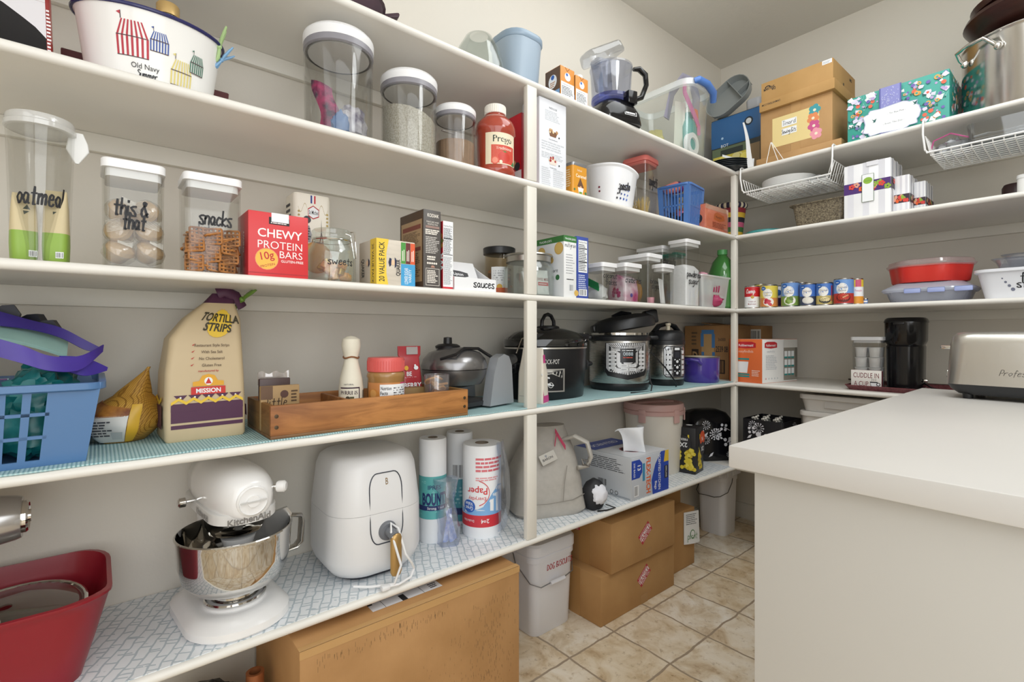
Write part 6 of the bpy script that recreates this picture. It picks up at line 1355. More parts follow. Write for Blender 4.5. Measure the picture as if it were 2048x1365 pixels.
mb.obj('block_sign', loc=((a + b) / 2, .075, zt), label='small white block sign lettered cuddle in a cup', cat='sign')
mb = MB(); mb.tube([(x1 + .05, .2, zt + .03), (x1 + .09, .15, zt + .012), (x1 + .13, .12, zt + .006), (x1 + .2, .1, zt + .006)], .003, BLACK, 8); mb.obj('power_cord', loc=(0, 0, .004), label='black cord lying on the maroon tray behind the toaster', cat='cord')
mb = MB(); mb.tube([(.32, YW - .022, zD + .006), (.55, YW - .024, zD + .005), (.75, YW - .02, zD + .006), (.98, YW - .024, zD + .005)], .0035, P('#3d2f26', .6), 8); mb.obj('wall_cord', label='thin brown cord lying along the back of the far shelf', cat='cord')
# toaster on the island
Fz = (CZ - iz) * FPX / (795 - V0); 
tx0, ty0 = onz(1936, 797, iz)
wT, dT, hT2 = .38, .2, .185
t = thing('toaster', 'long brushed steel toaster on the white island', 'toaster', (0, 0, iz), -.06)
c_, s_ = math.cos(-.06), math.sin(-.06); lx, ly = -wT / 2 + .045, -dT / 2 + .03
t.location = (tx0 - (lx * c_ - ly * s_), ty0 - (lx * s_ + ly * c_), iz)
ts = steel('toaster_steel', '#d2cfc8', .3, False)
mb = MB(); mb.rloft([(.04, wT, dT, .03), (.06, wT, dT, .035), (hT2 * .8, wT * .975, dT * .95, .04), (hT2 * .93, wT * .955, dT * .9, .045), (hT2 * .985, wT * .92, dT * .78, .05), (hT2, wT * .86, dT * .6, .05)], ts, True, True, 8)
F_ = qface((-wT / 2, -dT / 2, .05), (wT / 2, -dT / 2, .05), (wT / 2, -dT / 2, .15), (-wT / 2, -dT / 2, .15)); mb.hand(F_, 'Professional', .42, .24, .15, P('#2a2420', .5), w=.24, th=.5, shear=.3); mb.obj('body', t)
mb = MB(); mb.rloft([(.012, wT * .9, dT * .86, .05), (.026, wT * .97, dT * .96, .04), (.042, wT * .995, dT * .99, .03)], P('#2b2c2e', .4)); mb.obj('base', t)
for q, v in ((-1, -1), (1, -1), (-1, 1), (1, 1)): mb = MB(); mb.lathe([(.011, 0), (.012, .014)], BLACK, 16, cx=q * (wT / 2 - .045), cy=v * (dT / 2 - .03)); mb.obj('foot', t)
mb = MB(); mb.box(-wT / 2 - .028, -.012, .135, -wT / 2 + .004, .012, .146, CHROME, .003); mb.obj('lever', t)
mb = MB(); mb.M = Matrix.Translation((-wT / 2 + .0, .0, .062)) @ Matrix.Rotation(-HP, 4, 'Y'); mb.lathe([(.016, 0), (.015, .012), (.012, .014)], CHROME, 20); mb.obj('browning_knob', t)
mb = MB(); mb.box(-.02, -dT / 2 - .006, .012, .16, -dT / 2 + .06, .02, BLACK, .002); mb.obj('crumb_tray', t)
# ================================================================== AQUA-LINED SHELF, LEFT WALL
# big blue basket
h = topL(150, 768, -.012) - zL; w = .38; y1 = onx(203, -.02)[0]; d = .30; yc = y1 - w / 2; xb0 = -.02 - d / 2
t = thing('slotted_basket', 'large blue slotted basket stuffed with purple and teal bags at the left edge', 'basket', (xb0, yc, zL), HP); slot_basket(t, w, d, h, 1.13, P('#5279a8', .35), 3, 8, .014, .0035, .17, 9)
def XP(u, v, x):
    y, F = onx(u, x); return Vector((x, y, zat(v, F)))
pu = P('#4b35a0', .4, var=.3, scale=9); pd = P('#46246b', .5, var=.3, scale=14); tl = P('#14777a', .35, var=.55, scale=16, bump=.6); nv = P('#191a26', .5); mint = P('#9fc7c0', .5, var=.12, scale=12)
def band(name, label, up, lo, m, n=26):
    def cr(p, s):
        f = s * (len(p) - 1); i = min(int(f), len(p) - 2); q = f - i; P_ = lambda k: p[max(0, min(len(p) - 1, k))]
        a, b, c, d_ = P_(i - 1), P_(i), P_(i + 1), P_(i + 2)
        return .5 * (2 * b + (c - a) * q + (2 * a - 5 * b + 4 * c - d_) * q * q + (3 * b - a - 3 * c + d_) * q ** 3)
    U, L = [XP(*q) for q in up], [XP(*q) for q in lo]
    mb = MB(); mb.sheet(lambda s, q: cr(L, s) * (1 - q) + cr(U, s) * q, n, 4, m, .0025); return mb.obj(name, label=label, cat='bag strap')
band('bag_strap', 'bright purple bag strap lying over the front rim of the blue basket', [(-40, 668, -.05), (40, 690, -.05), (100, 712, -.06), (160, 712, -.09), (208, 690, -.13)], [(-40, 704, -.05), (40, 726, -.045), (100, 742, -.05), (160, 740, -.08), (206, 704, -.13)], pu)
band('bag_strap', 'darker purple bag strap curving behind the bright one in the blue basket', [(-40, 612, -.16), (60, 640, -.17), (120, 655, -.16), (170, 680, -.15), (205, 698, -.14)], [(-40, 648, -.15), (60, 658, -.15), (120, 675, -.15), (170, 700, -.145), (203, 706, -.14)], P('#3a2a80', .45))
band('bag_strap', 'short purple strap end at the right rim of the blue basket', [(120, 712, -.1), (170, 716, -.12), (216, 735, -.15)], [(120, 738, -.1), (170, 752, -.11), (214, 742, -.15)], P('#4a37a8', .4))
for i in range(6):
    mb = MB(); x0 = -.05 - .016 * i; yq = y1 - .16 - .028 * i + .0 * i
    mb.sheet(lambda s, q: (x0 - .05 * q + .006 * math.sin(s * 4 + i), yq - .11 + .12 * s - .02 * q, zL + .008 + (h + .045 + .004 * i) * q), 8, 8, pd if i % 2 else P('#52307e', .5, var=.3, scale=11), .004)
    mb.obj('folded_bag', label='%s purple folded bag standing in the blue basket' % ('front', 'second', 'third', 'fourth', 'fifth', 'rearmost')[i], cat='folded bag', group='purple folded bags')
for i, (dx, dy, z, rx, ry, rz) in enumerate(((-.07, -.085, .05, .035, .05, .05), (-.075, -.08, .1, .035, .045, .05), (-.13, -.07, .115, .05, .045, .055), (-.10, -.175, .06, .03, .05, .06), (-.16, -.12, .06, .05, .06, .06))):
    mb = MB(); mb.blob((0, 0, 0), (rx, ry, rz), tl, .35, 4, i + 20, 24, 16); mb.obj('teal_bag', loc=(dx - .015, y1 + dy - .01, zL + z + .012), label='%s crumpled teal bag in the blue basket' % ('lower right', 'middle right', 'upper right', 'lower left', 'rear')[i], cat='bag', group='teal bags in the blue basket')
mb = MB(); 
def mfn(s, q):
    a = pi * s; return (-.12 - .02 * q, y1 - .2 + .15 * s - .03 * q, zL + h * .5 + (.09 + .02 * q) * math.sin(a) ** .6 * (1 - .2 * s))
mb.sheet(lambda s, q: (-.115 - .075 * q, y1 - .21 + .16 * s, zL + .09 + (h + .03) * (1 - .25 * s ** 2) - .03 * (1 - q)), 12, 4, mint, .006)
for k in range(5): mb.box(-.117 - .012 * k, y1 - .165 + .022 * k, zL + h * 1.02 + .008 - .006 * k, -.108 - .01 * k, y1 - .15 + .022 * k, zL + h * 1.12 - .01 * k, P('#6a2a6a', .5), .002)
mb.obj('mint_bag', label='mint green patterned bag under the purple straps in the blue basket', cat='bag')
for i, (u, v, x) in enumerate(((68, 640, -.22), (96, 652, -.2), (14, 622, -.2))):
    p = XP(u, v, x); mb = MB(); mb.prism([(-.024, -.045), (.024, -.045), (.02, .0), (.006, .014), (-.008, .008), (-.02, -.005)], -.012, .012, nv); mb.box(-.018, -.0125, -.02, .018, -.0121, -.014, P('#b9a98a', .5)); mb.obj('navy_pouch', loc=p, rotz=HP + .3 * i, rot=(0, .3, HP - .4 + .2 * i), label='%s dark navy pouch corner at the back of the blue basket' % ('middle', 'right', 'left')[i], cat='pouch', group='navy pouches in the blue basket')
# net bag of potatoes
px0, py0 = -.215, onx(240, -.215)[0] + .006
t = thing('potato_bag', 'yellow net bag of potatoes slumped beside the tortilla bag', 'bag', (px0, py0, zL))
net = P('#c89a3f', .5, var=.3, scale=40, h2='#a87428'); 
def netmat():
    m, tt, b, tc, N = tree('yellow_net'); sx = N('SeparateXYZ'); tt.links.new(tc.outputs['Object'], sx.inputs[0])
    n2 = N('TexBrick', Scale=1.0, Mortar_Size=.0004, Brick_Width=.0035, Row_Height=.0035); n2.offset = 0; mp = N('Mapping', Rotation=(.6, .3, .8)); tt.links.new(tc.outputs['Object'], mp.inputs[0]); tt.links.new(mp.outputs[0], n2.inputs['Vector'])
    nz = N('TexNoise', Scale=16.0, Detail=3.0); tt.links.new(tc.outputs['Object'], nz.inputs['Vector'])
    o = ramp(tt, nz.outputs['Fac'], [(.3, '#a87a2c'), (.6, '#cfa044')]); mx = tt.nodes.new('ShaderNodeMix'); mx.data_type = 'RGBA'; tt.links.new(n2.outputs['Fac'], mx.inputs[0]); tt.links.new(o, mx.inputs[6]); mx.inputs[7].default_value = lin('#8a5f1c')
    tt.links.new(mx.outputs[2], b.inputs['Base Color']); b.inputs['Roughness'].default_value = .5; return m
mb = MB(); rs = []; R0 = .066
for i in range(22):
    f = i / 21; z = .158 * f; rr = R0 * (math.sin(pi * min(1, f * 1.25 + .12)) ** .6 if f < .62 else max(.05, (1 - f) * 1.37)); ring = []
    for j in range(28):
        a = 2 * pi * j / 28; g = 1 + .13 * noise.noise(Vector((math.cos(a) * 1.8, math.sin(a) * 1.8, f * 4)))
        ring.append((rr * g * math.cos(a) * .85 + .0, rr * g * math.sin(a) + .045 * f * f, max(z, 0)))
    rs.append(ring)
mb.rings(rs, netmat()); mb.obj('net', t)
def bagp(f, a, off):
    z = .158 * f; rr = R0 * (math.sin(pi * min(1, f * 1.25 + .12)) ** .6 if f < .62 else max(.05, (1 - f) * 1.37)) + off
    g = 1 + .13 * noise.noise(Vector((math.cos(a) * 1.8, math.sin(a) * 1.8, f * 4)))
    return (rr * g * math.cos(a) * .85, rr * g * math.sin(a) + .045 * f * f, max(z, .001))
mb = MB()
mb.sheet(lambda s, q: bagp(.02 + .36 * q, -1.5 + 1.5 * s, .0035), 18, 8, P('#d9d7d2', .3), .002)
mb.sheet(lambda s, q: bagp(.37 + (.2 - .1 * s) * q, -1.5 + 1.5 * s, .0035), 18, 6, P('#7d4420', .4, var=.6, scale=38, h2='#bd8038'), .002)
mb.sheet(lambda s, q: bagp(.02 + .5 * q, .02 + .3 * s, .0035), 6, 8, P('#d8a92e', .35), .002)
F_ = Face(.1, .06, lambda s, q, l: Vector(bagp(.04 + .32 * q, -1.35 + 1.3 * s, .0045 + l))); mb.lines(F_, .05, .2, .8, .9, 6, DKTXT); mb.rect(F_, .72, .08, .98, .4, P('#bfc0be'), 4)
mb.obj('label', t)
# tortilla bag
xf = -.115; yc, w, F = LW(xf, 320, 487); d = .12; hb = topL(455, 588, xf - d * .4) - zL
t = thing('tortilla_bag', 'tall tan paper bag of tortilla strips with a purple printed band', 'paper bag', (xf - d / 2, yc + .004, zL), HP + .04)
pa = P('#cdb894', .55, var=.08, scale=5, bump=.15); pp = P('#4f2744', .5); yl = P('#e5bf3a', .5)
prof = [(0, w * .94, d * .96, .006), (.006, w * .985, d, .008), (hb * .18, w, d, .012), (hb * .45, w * .97, d * .96, .014), (hb * .68, w * .9, d * .8, .016, .004, 0), (hb * .82, w * .7, d * .55, .014, .02, .0), (hb * .93, w * .4, d * .28, .01, .035, 0), (hb, w * .3, d * .1, .005, .045, 0)]
mb = MB(); mb.rloft(prof, [pa] * 6 + [pp]); 
def bagfn(s, tq, l):
    z = tq * hb
    for a, b in zip(prof[:-1], prof[1:]):
        if z <= b[0] + 1e-6:
            k = (z - a[0]) / (b[0] - a[0]); ww = a[1] + (b[1] - a[1]) * k; dd = a[2] + (b[2] - a[2]) * k; ox = (a[4] if len(a) > 4 else 0) * (1 - k) + (b[4] if len(b) > 4 else 0) * k; break
    return Vector((ox + ww * (s - .5) * .97, -dd / 2 - l - .0006, z))
F_ = Face(w, hb, bagfn); F_.curved = True
mb.rect(F_, .06, .085, .97, .11, pp, 6); mb.rect(F_, .06, .125, .97, .25, pp, 6)
for i in range(5):
    a = .09 + .175 * i; mb.poly(F_, [(a, .305), (a + .165, .305), (a + .083, .262)], pp); mb.circ(F_, a + .083, .29, .006, PAPER, n=8)
mb.rect(F_, .06, .2, .97, .245, pp, 6)
zz = [(.06 + .0911 * i, .262 + .028 * (i % 2)) for i in range(11)]
for (x0, z0), (x1_, z1_) in zip(zz[:-1], zz[1:]): mb.poly(F_, [(x0, z0 - .02), (x1_, z1_ - .02), (x1_, z1_), (x0, z0)], yl)
mb.rect(F_, .3, .305, .74, .355, P('#c8322c', .5), 4); mb.text(F_, 'MISSION', .52, .33, .03, PAPER, .4, .03)
mb.poly(F_, [(.32, .36), (.32, .39), (.4, .395), (.44, .43), (.52, .44), (.6, .43), (.64, .395), (.72, .39), (.72, .36)], P('#e0a52f')); mb.circ(F_, .52, .392, .026, PAPER); mb.poly(F_, [(.48, .375), (.56, .375), (.52, .415)], P('#c8322c'))
mb.text(F_, 'manufactured by', .52, .462, .014, P('#b5342c'), .36, .01)
for i, s_ in enumerate(('Restaurant Style Strips', 'With Sea Salt', 'No Cholesterol', 'Gluten Free')): z = .635 - .045 * i; mb.text(F_, s_, .56, z, .019, P('#6d5a44'), .5 if i == 0 else .36, .012); mb.poly(F_, [(.28, z), (.33, z + .012), (.3, z - .004)], P('#b5342c'))
mb.circ(F_, .62, .785, .098, yl)
for i in range(18): a = i * pi / 9; mb.poly(F_, [(.62 + .085 * .95 * hb / w * math.cos(a - .12), .79 + .085 * .95 * math.sin(a - .12)), (.62 + .105 * hb / w * math.cos(a), .79 + .105 * math.sin(a)), (.62 + .085 * .95 * hb / w * math.cos(a + .12), .79 + .085 * .95 * math.sin(a + .12))], yl)
mb.text(F_, 'TORTILLA', .6, .825, .056, P('#3a3420'), .86, .03, rot=-4); mb.text(F_, 'STRIPS', .6, .758, .056, P('#3a3420'), .64, .03, rot=-4)
R_ = qface((w * .5 + .0006, -d * .46, .1 * hb), (w * .5 + .0006, d * .3, .1 * hb), (w * .46, d * .26, hb * .66), (w * .46, -d * .38, hb * .66)); mb.lines(R_, .1, .3, .9, .98, 24, INK); mb.rect(R_, .0, .06, .9, .2, pp); L_ = qface((-w * .5 - .0006, d * .46, .05 * hb), (-w * .5 - .0006, -d * .46, .05 * hb), (-w * .5, -d * .46, hb * .5), (-w * .5, d * .46, hb * .5)); mb.rect(L_, .0, .08, .92, .42, pp); mb.poly(L_, [(0, .42), (.3, .5), (.6, .42), (.9, .5), (.9, .56), (.6, .48), (.3, .56), (0, .48)], yl)
mb.obj('bag', t)
mb = MB(); mb.tube([(.03, -.008, hb), (.045, -.012, hb + .006), (.07, -.006, hb - .004), (.085, 0, hb - .03)], .008, pp, 8, flat=(.6, 1.6)); mb.obj('rolled_top', t)
yk, F = onx(497, xf - .05)
clip('bag_clip', 'green clip holding the rolled top of the tortilla bag', '#6a8f3a', (xf - .055, yk - .012, zat(600, F)), (.4, -.25, .9), 1.15)
# wooden tray
xt = -.012; y0, y1t = onx(541, xt)[0], onx(936, xt)[0]; w = y1t - y0; hT = topL(936, 779, xt) - zL; d = .215; wd = wood('aged_tray_wood', '#b97f47', '#86552b', (9, 9, 1.2) if 0 else (1.2, 9, 9), 4)
t = thing('wooden_tray', 'old wooden divided tray holding sauces and snacks', 'wooden tray', (xt - d / 2, (y0 + y1t) / 2, zL), HP)
th = .011
mb = MB(); mb.box(-w / 2, -d / 2, .007, w / 2, -d / 2 + th, hT, wd, .0015); 
for x in (-w / 2 + .012, w / 2 - .012):
    for z in (hT * .35, hT * .68): mb.M = Matrix.Translation((x, -d / 2, z)) @ Matrix.Rotation(HP, 4, 'X'); mb.lathe([(.0042, -.001), (.0045, .0006), (.002, .001)], P('#5a4a38', .4, .6), 12); mb.M = Matrix()
mb.obj('front_board', t)
mb = MB(); mb.box(-w / 2, d / 2 - th, .007, w / 2, d / 2, hT, wd, .0015); mb.obj('back_board', t)
for x in (-w / 2, w / 2 - th): mb = MB(); mb.box(x, -d / 2 + th, .007, x + th, d / 2 - th, hT, wood('aged_tray_end', '#9a7442', '#6a4a26', (9, 1.2, 9), 4), .0015); mb.obj('end_board', t)
mb = MB(); mb.box(-w / 2, -d / 2, 0, w / 2, d / 2, .007, wood('tray_base', '#8f6a42', '#6d4a2a'), .001); mb.obj('base_board', t)
mb = MB(); mb.box(-w * .16, -d / 2 + th, .007, -w * .16 + .009, d / 2 - th, hT * .96, wd, .001); mb.obj('divider', t)
zt2 = zL + .0075
# things in the tray
def trayx(dp): return xt - dp
yc, w2, F = LW(-.09, 522, 600); h2 = topL(560, 772, -.09) - zt2
def prM(mb, f, w, d, h):
    F = f('F'); kb = P('#4f3a26', .6); mb.hand(F, 'little', .42, .6, .2, kb, w=.5, th=.9); mb.text(F, 'brownies', .5, .38, .12, kb, .6, .01); mb.circ(F, .6, .8, .09, P('#5a3c34')); mb.rect(F, 0, .7, .3, 1, P('#6d5340', .6)); mb.lines(F, .78, .6, .95, .9, 4, kb)
mb = MB(); mb.cbox(w2, .012, h2, P('#a98a5f', .6), 0, .001); prM(mb, lambda s: bface(s, w2, .012, h2), w2, .012, h2); mb.obj('snack_carton', loc=(-.1, yc, zt2), rotz=HP + .02, label='tan printed snack carton at the left end of the wooden tray', cat='carton')
mb = MB(); mb.cbox(w2 * .8, .014, h2 * 1.15, P('#4b3836', .4), 0, .002); mb.obj('chocolate_bar', loc=(-.13, yc - .004, zt2), rotz=HP, label='dark brown bar wrapper behind the tan snack carton', cat='bar')
mb = MB(); mb.sheet(lambda s, q: (-.035 + .07 * s, .002 * math.sin(s * 9), .0 + .03 * q + .004 * math.sin(s * 14)), 14, 3, clear('#f1ecea', .5, .1, .15), .002); mb.obj('plastic_film', loc=(-.152, yc, zt2 + h2 * .98), rotz=HP, label='crinkled clear film above the dark bar in the wooden tray', cat='plastic film')
# paper-wrapped bottle
xc = -.105; yb, r, F = radL(xc, 677, 727); h = zat(672, F) - zt2
t = thing('sauce_bottle', 'cream paper-wrapped sauce bottle in the wooden tray', 'bottle', (xc, yb, zt2), HP); cp = P('#e8e2d0', .55, var=.06, scale=20, bump=.25)
mb = MB(); mb.lathe([(r * .98, 0), (r, .003), (r, h * .38), (r * .9, h * .5), (r * .6, h * .68), (r * .55, h * .74), (r * .66, h * .8), (r * .78, h * .88), (r * .72, h * .96), (r * .35, h * .99), (.001, h)], cp, 22); mb.obj('bottle', t)
mb = MB(); F_ = cface(r * 1.012, -75, 20, h * .1, h * .41); pl_ = P('#3a2233'); mb.rect(F_, 0, .45, 1, .97, pl_, 10); mb.rect(F_, 0, .5, .94, .92, P('#e8e2d0', .55), 10); mb.text(F_, 'PERRINS', .45, .77, .15, pl_, .85, .02); mb.circ(F_, .4, .56, .08, P('#4a4230')); mb.rect(F_, .5, .52, .7, .62, P('#5c5a38'), 3); mb.text(F_, 'NATURAL', .45, 1.08, .06, DKTXT, .8); F2 = cface(r * 1.014, 35, 75, .002, h * .38); mb.bars(F2, .1, 0, .8, .95, 9, INK); mb.obj('label', t)
mb = MB(); mb.tube([(r * .62 * math.cos(a * pi / 10), r * .62 * math.sin(a * pi / 10), h * .745 + .002 * math.sin(a)) for a in range(20)], .0022, P('#8a5a3a', .4), 6, True); mb.obj('seal_band', t)
# peanut butter
xc = -.085; yb, r, F = radL(xc, 733, 810); h = zat(715, F) - zt2
t = thing('peanut_butter_jar', 'peanut butter jar with a coral lid in the wooden tray', 'jar', (xc, yb, zt2), HP)
mb = MB(); mb.lathe([(r * .9, 0), (r * .96, .006), (r * .96, h * .66), (r * 1.0, h * .69), (r * .98, h * .74), (r * .9, h * .77)], P('#a37a48', .25, coat=.4), 36); mb.obj('jar', t)
mb = MB(); co2 = P('#d9605c', .35); mb.lathe([(r * .95, h * .77), (r * .97, h * .775), (r * .97, h * .97), (r * .93, h), (.01, h)], co2, 40)
for i in range(44): a = i * 2 * pi / 44; mb.box(r * .965 * math.cos(a) - .0007, r * .965 * math.sin(a) - .0007, h * .79, r * .965 * math.cos(a) + .0007, r * .965 * math.sin(a) + .0007, h * .95, co2)
mb.obj('lid', t)
mb = MB(); F_ = cface(r * .965, -92, 68, .008, h * .6); mb.rect(F_, 0, 0, 1, 1, P('#c8864e', .4), 14); mb.rect(F_, 0, 0, 1, .3, P('#b3324f', .4), 14); mb.rect(F_, .72, .1, 1, 1, P('#c84a72', .4), 5); mb.circ(F_, .16, .6, .22, P('#c9843a')); mb.circ(F_, .15, .68, .12, P('#dba05a')); mb.rect(F_, .3, .12, .9, .95, PAPER, 9); mb.text(F_, 'Nutrition', .42, .84, .1, INK, .2, .02); mb.text(F_, 'Facts', .38, .7, .1, INK, .14, .02); mb.lines(F_, .56, .25, .88, .88, 9, DKTXT); mb.lines(F_, .32, .35, .52, .6, 4, GREYTXT); mb.text(F_, '180', .5, .22, .1, INK, .12, .02); mb.rect(F_, .3, .05, .9, .1, P('#e8c7cf'), 6); mb.obj('label', t)
# red snack pouch, kraft box and cup of snacks
yc, w2, F = LW(-.125, 806, 853); h2 = topL(832, 693, -.125) - zt2
t_ = MB(); rp = P('#b3343c', .3, var=.15, scale=20)
t_.rloft([(0, w2 * .92, .05, .012), (.01, w2 * .95, .055, .015), (h2 * .5, w2 * .9, .045, .015), (h2 * .82, w2 * .8, .016, .006), (h2 * .86, w2 * .95, .006, .002), (h2, w2 * .98, .004, .002)], rp)
F_ = qface((-w2 * .46, -.0285, .03), (w2 * .46, -.0285, .03), (w2 * .42, -.018, h2 * .68), (-w2 * .42, -.018, h2 * .68)); t_.text(F_, 'BE', .35, .8, .13, PAPER, .3, .02); t_.text(F_, 'YOUR', .45, .64, .13, PAPER, .6, .02); t_.text(F_, 'BERRY', .5, .46, .15, PAPER, .95, .03); t_.circ(F_, .22, .97, .07, P('#e8b23c')); t_.circ(F_, .7, .97, .08, PAPER, .06); t_.circ(F_, .66, 1.04, .035, PAPER)
F2 = qface((-w2 * .48, -.0045, h2 * .87), (w2 * .48, -.0045, h2 * .87), (w2 * .48, -.0035, h2), (-w2 * .48, -.0035, h2)); t_.rect(F2, .35, 0, .85, .9, P('#c8c4c6', .2, .6)); t_.obj('snack_pouch', loc=(-.16, yc, zt2), rotz=HP - .02, label='red snack pouch lettered be your berry in the wooden tray', cat='pouch')
yc, w2, F = LW(-.08, 809, 850); h2 = topL(830, 776, -.08) - zt2
mb = MB(); mb.cbox(w2, .035, h2, P('#8a6f45', .6), 0, .001); mb.obj('kraft_carton', loc=(-.0985, yc, zt2), rotz=HP, label='short kraft carton in front of the red snack pouch', cat='carton')
xc = -.06; yb, r, F = radL(xc, 848, 899); h = zat(749, F) - zt2
t = thing('snack_cup', 'clear plastic cup of orange snack crackers at the right end of the wooden tray', 'cup', (xc, yb, zt2)); mb = MB(); rshell(mb, [(r * .93, 0), (r * .96, .004), (r, h)], clear('#f2f2f4', .35, .04, .06), .002); mb.obj('cup', t)
rnd = random.Random(12); k0 = None
for i in range(14):
    a = rnd.uniform(0, 6.28); q = rnd.uniform(.1, .55) * r; pos = (xc + q * math.cos(a), yb + q * math.sin(a), zt2 + .018 + h * .055 * i)
    if k0 is None: mb = MB(); mb.rloft([(0, .03, .018, .006), (.003, .032, .02, .007), (.006, .03, .018, .006)], P('#d39a55', .5, var=.3, scale=60)); k0 = mb.obj('cracker', loc=pos, rot=(.6, .4, a), label='orange cracker in the clear snack cup', cat='cracker', group='crackers in the snack cup')
    else: o = dup(k0, pos); o.rotation_euler = (rnd.uniform(-.9, .9), rnd.uniform(-.8, .8), a)
# waffle maker
wx, wy = -.175, onx(922, -.175)[0]
t = thing('waffle_maker', 'steel flip waffle maker with a black handle behind the wooden tray', 'waffle maker', (wx, wy, zL), HP + .22); dk = P('#8c8b8c', .25, .8); gm = P('#a9adb3', .35, .3)
mb = MB(); mb.rloft([(.008, .14, .16, .03), (.02, .14, .16, .03), (.024, .13, .15, .03)], P('#2b2c2f', .4)); mb.obj('base', t)
zc = .125
mb = MB(); mb.lathe([(.03, zc - .062), (.085, zc - .05), (.1, zc - .022), (.102, zc - .004)], P('#6d6c6c', .3, .7), 40, cx=-.03); mb.obj('lower_plate', t)
mb = MB(); mb.lathe([(.103, zc - .002), (.104, zc + .008), (.098, zc + .028), (.08, zc + .048), (.045, zc + .062), (.01, zc + .066)], dk, 40, cx=-.03); mb.obj('upper_plate', t)
mb = MB(); mb.lathe([(.038, zc + .06), (.04, zc + .068), (.03, zc + .074), (.014, zc + .076), (.013, zc + .095), (.001, zc + .097)], BLACK, 28, cx=-.04, cy=.02); mb.obj('knob', t)
mb = MB(); mb.tube([(-.12, -.03, zc + .03), (-.1, -.075, zc + .045), (-.05, -.06, zc + .062), (.02, -.055, zc + .06), (.06, -.06, zc + .04), (.085, -.08, zc + .02)], .005, BLACK, 8); mb.obj('cord', t)
for y_ in (-.098, .07):
    mb = MB(); sup = [(.015, .006), (.135, .006), (.125, zc + .005), (.11, zc + .034), (.085, zc + .042), (.055, zc + .03), (.035, zc - .02)]
    mb.prism(sup, y_ - .012, y_ + .022, gm); mb.obj('support', t)
mb = MB(); 
for x, y_ in ((.115, -.085), (-.07, -.08), (.115, .07), (-.07, .08)): mb2 = MB(); mb2.lathe([(.009, 0), (.01, .01)], P('#55565a'), 14, cx=x, cy=y_); mb2.obj('foot', t)
mb.bm.free()
mb = MB(); mb.M = Matrix.Translation((.085, -.09, zc + .012)) @ Matrix.Rotation(-HP * .12, 4, 'X') @ Matrix.Rotation(HP * .92, 4, 'Y'); mb.lathe([(.014, 0), (.018, .012), (.019, .06), (.017, .078), (.009, .086), (.001, .087)], P('#2a2b2e', .4), 24); mb.obj('handle', t)
# slow cooker
xc = -.185; yl_, yr_ = onx(1004, xc)[0], onx(1182, xc)[0]; yc = (yl_ + yr_) / 2; y2, r, F = radL(xc, 1003, 1182); h = zat(695, F - .1) - zL
t = thing('slow_cooker', 'large black oval slow cooker behind the middle post', 'slow cooker', (xc, y2, zL), HP - .0); r = min(r, .17); sy = .8; mt = P('#17181b', .32)
mb = MB(); mb.lathe([(r * .9, 0), (r * .93, .006), (r * .99, h * .6), (r, h * .97)], mt, 56, sy=sy)
F_ = cface(r * .973, -48, 4, .01, h * .95, r2=r * 1.004, sy=sy); mb.text(F_, 'CROCK-POT', .3, .76, .1, P('#d7d5d2', .4), .5, 0); mb.obj('body', t)
mb = MB(); F_ = cface(r * .99, -52, -12, .03, h * .6, r2=r * 1.0, sy=sy); mb.rect(F_, .0, .0, 1, 1, P('#b6b4b0', .3, .6), 12); mb.rect(F_, .05, .06, .95, .94, P('#1c1d20', .3), 12); mb.poly(F_, [(.05, .5), (.3, .72), (.6, .8), (.9, .6), (.95, .94), (.05, .94)], P('#c4c1bb', .35)); mb.circ(F_, .52, .3, .12, P('#d7d5d2')); mb.circ(F_, .52, .3, .095, INK); mb.lines(F_, .4, .26, .64, .34, 1, PAPER); mb.obj('control_panel', t)
mb = MB(); mb.lathe([(r * 1.0, h * .965), (r * 1.02, h * .97), (r * 1.02, h), (r * .98, h)], P('#c9c7c2', .25, .9), 56, sy=sy); mb.obj('rim_band', t)
lid = P('#0f1011', .06, coat=.6)
mb = MB(); mb.lathe([(r * 1.0, h + .001), (r * 1.035, h + .004), (r * 1.04, h + .018), (r * 1.02, h + .028), (r * .99, h + .03), (r * .98, h + .033), (r * .8, h + .052), (r * .5, h + .066), (.01, h + .072)], lid, 56, sy=sy); mb.obj('lid', t)
mb = MB(); mb.tube([(-.032, -.01, h + .068), (-.03, -.01, h + .095), (-.016, -.01, h + .115), (0, -.01, h + .12), (.016, -.01, h + .115), (.03, -.01, h + .095), (.032, -.01, h + .068)], .007, mt, 10); mb.lathe([(.045, h + .064), (.042, h + .074), (.03, h + .078)], mt, 24, cy=-.01); mb.obj('lid_handle', t)
for sx in (-1, 1):
    mb = MB(); mb.box(sx * r * .62 - .03, -r * .52, h + .022, sx * r * .62 + .045 * 1, -r * .36, h + .05, mt, .008); mb.tube([(sx * r * .72, -r * .5, h + .05), (sx * r * .98, -r * .3, h + .03), (sx * r * 1.04, -r * .2, h - .02)], .003, CHROME, 6); mb.obj('clasp', t)
    mb = MB(); mb.box(sx * (r + .006) - .02, -.045, h * .5, sx * (r + .006) + .02, .045, h * .72, mt, .01); mb.tube([(sx * r, -.035, h * .6), (sx * (r + .05), -.03, h * .62), (sx * (r + .055), 0, h * .62), (sx * (r + .05), .03, h * .62), (sx * r, .035, h * .6)], .009, mt, 8); mb.obj('side_handle', t)
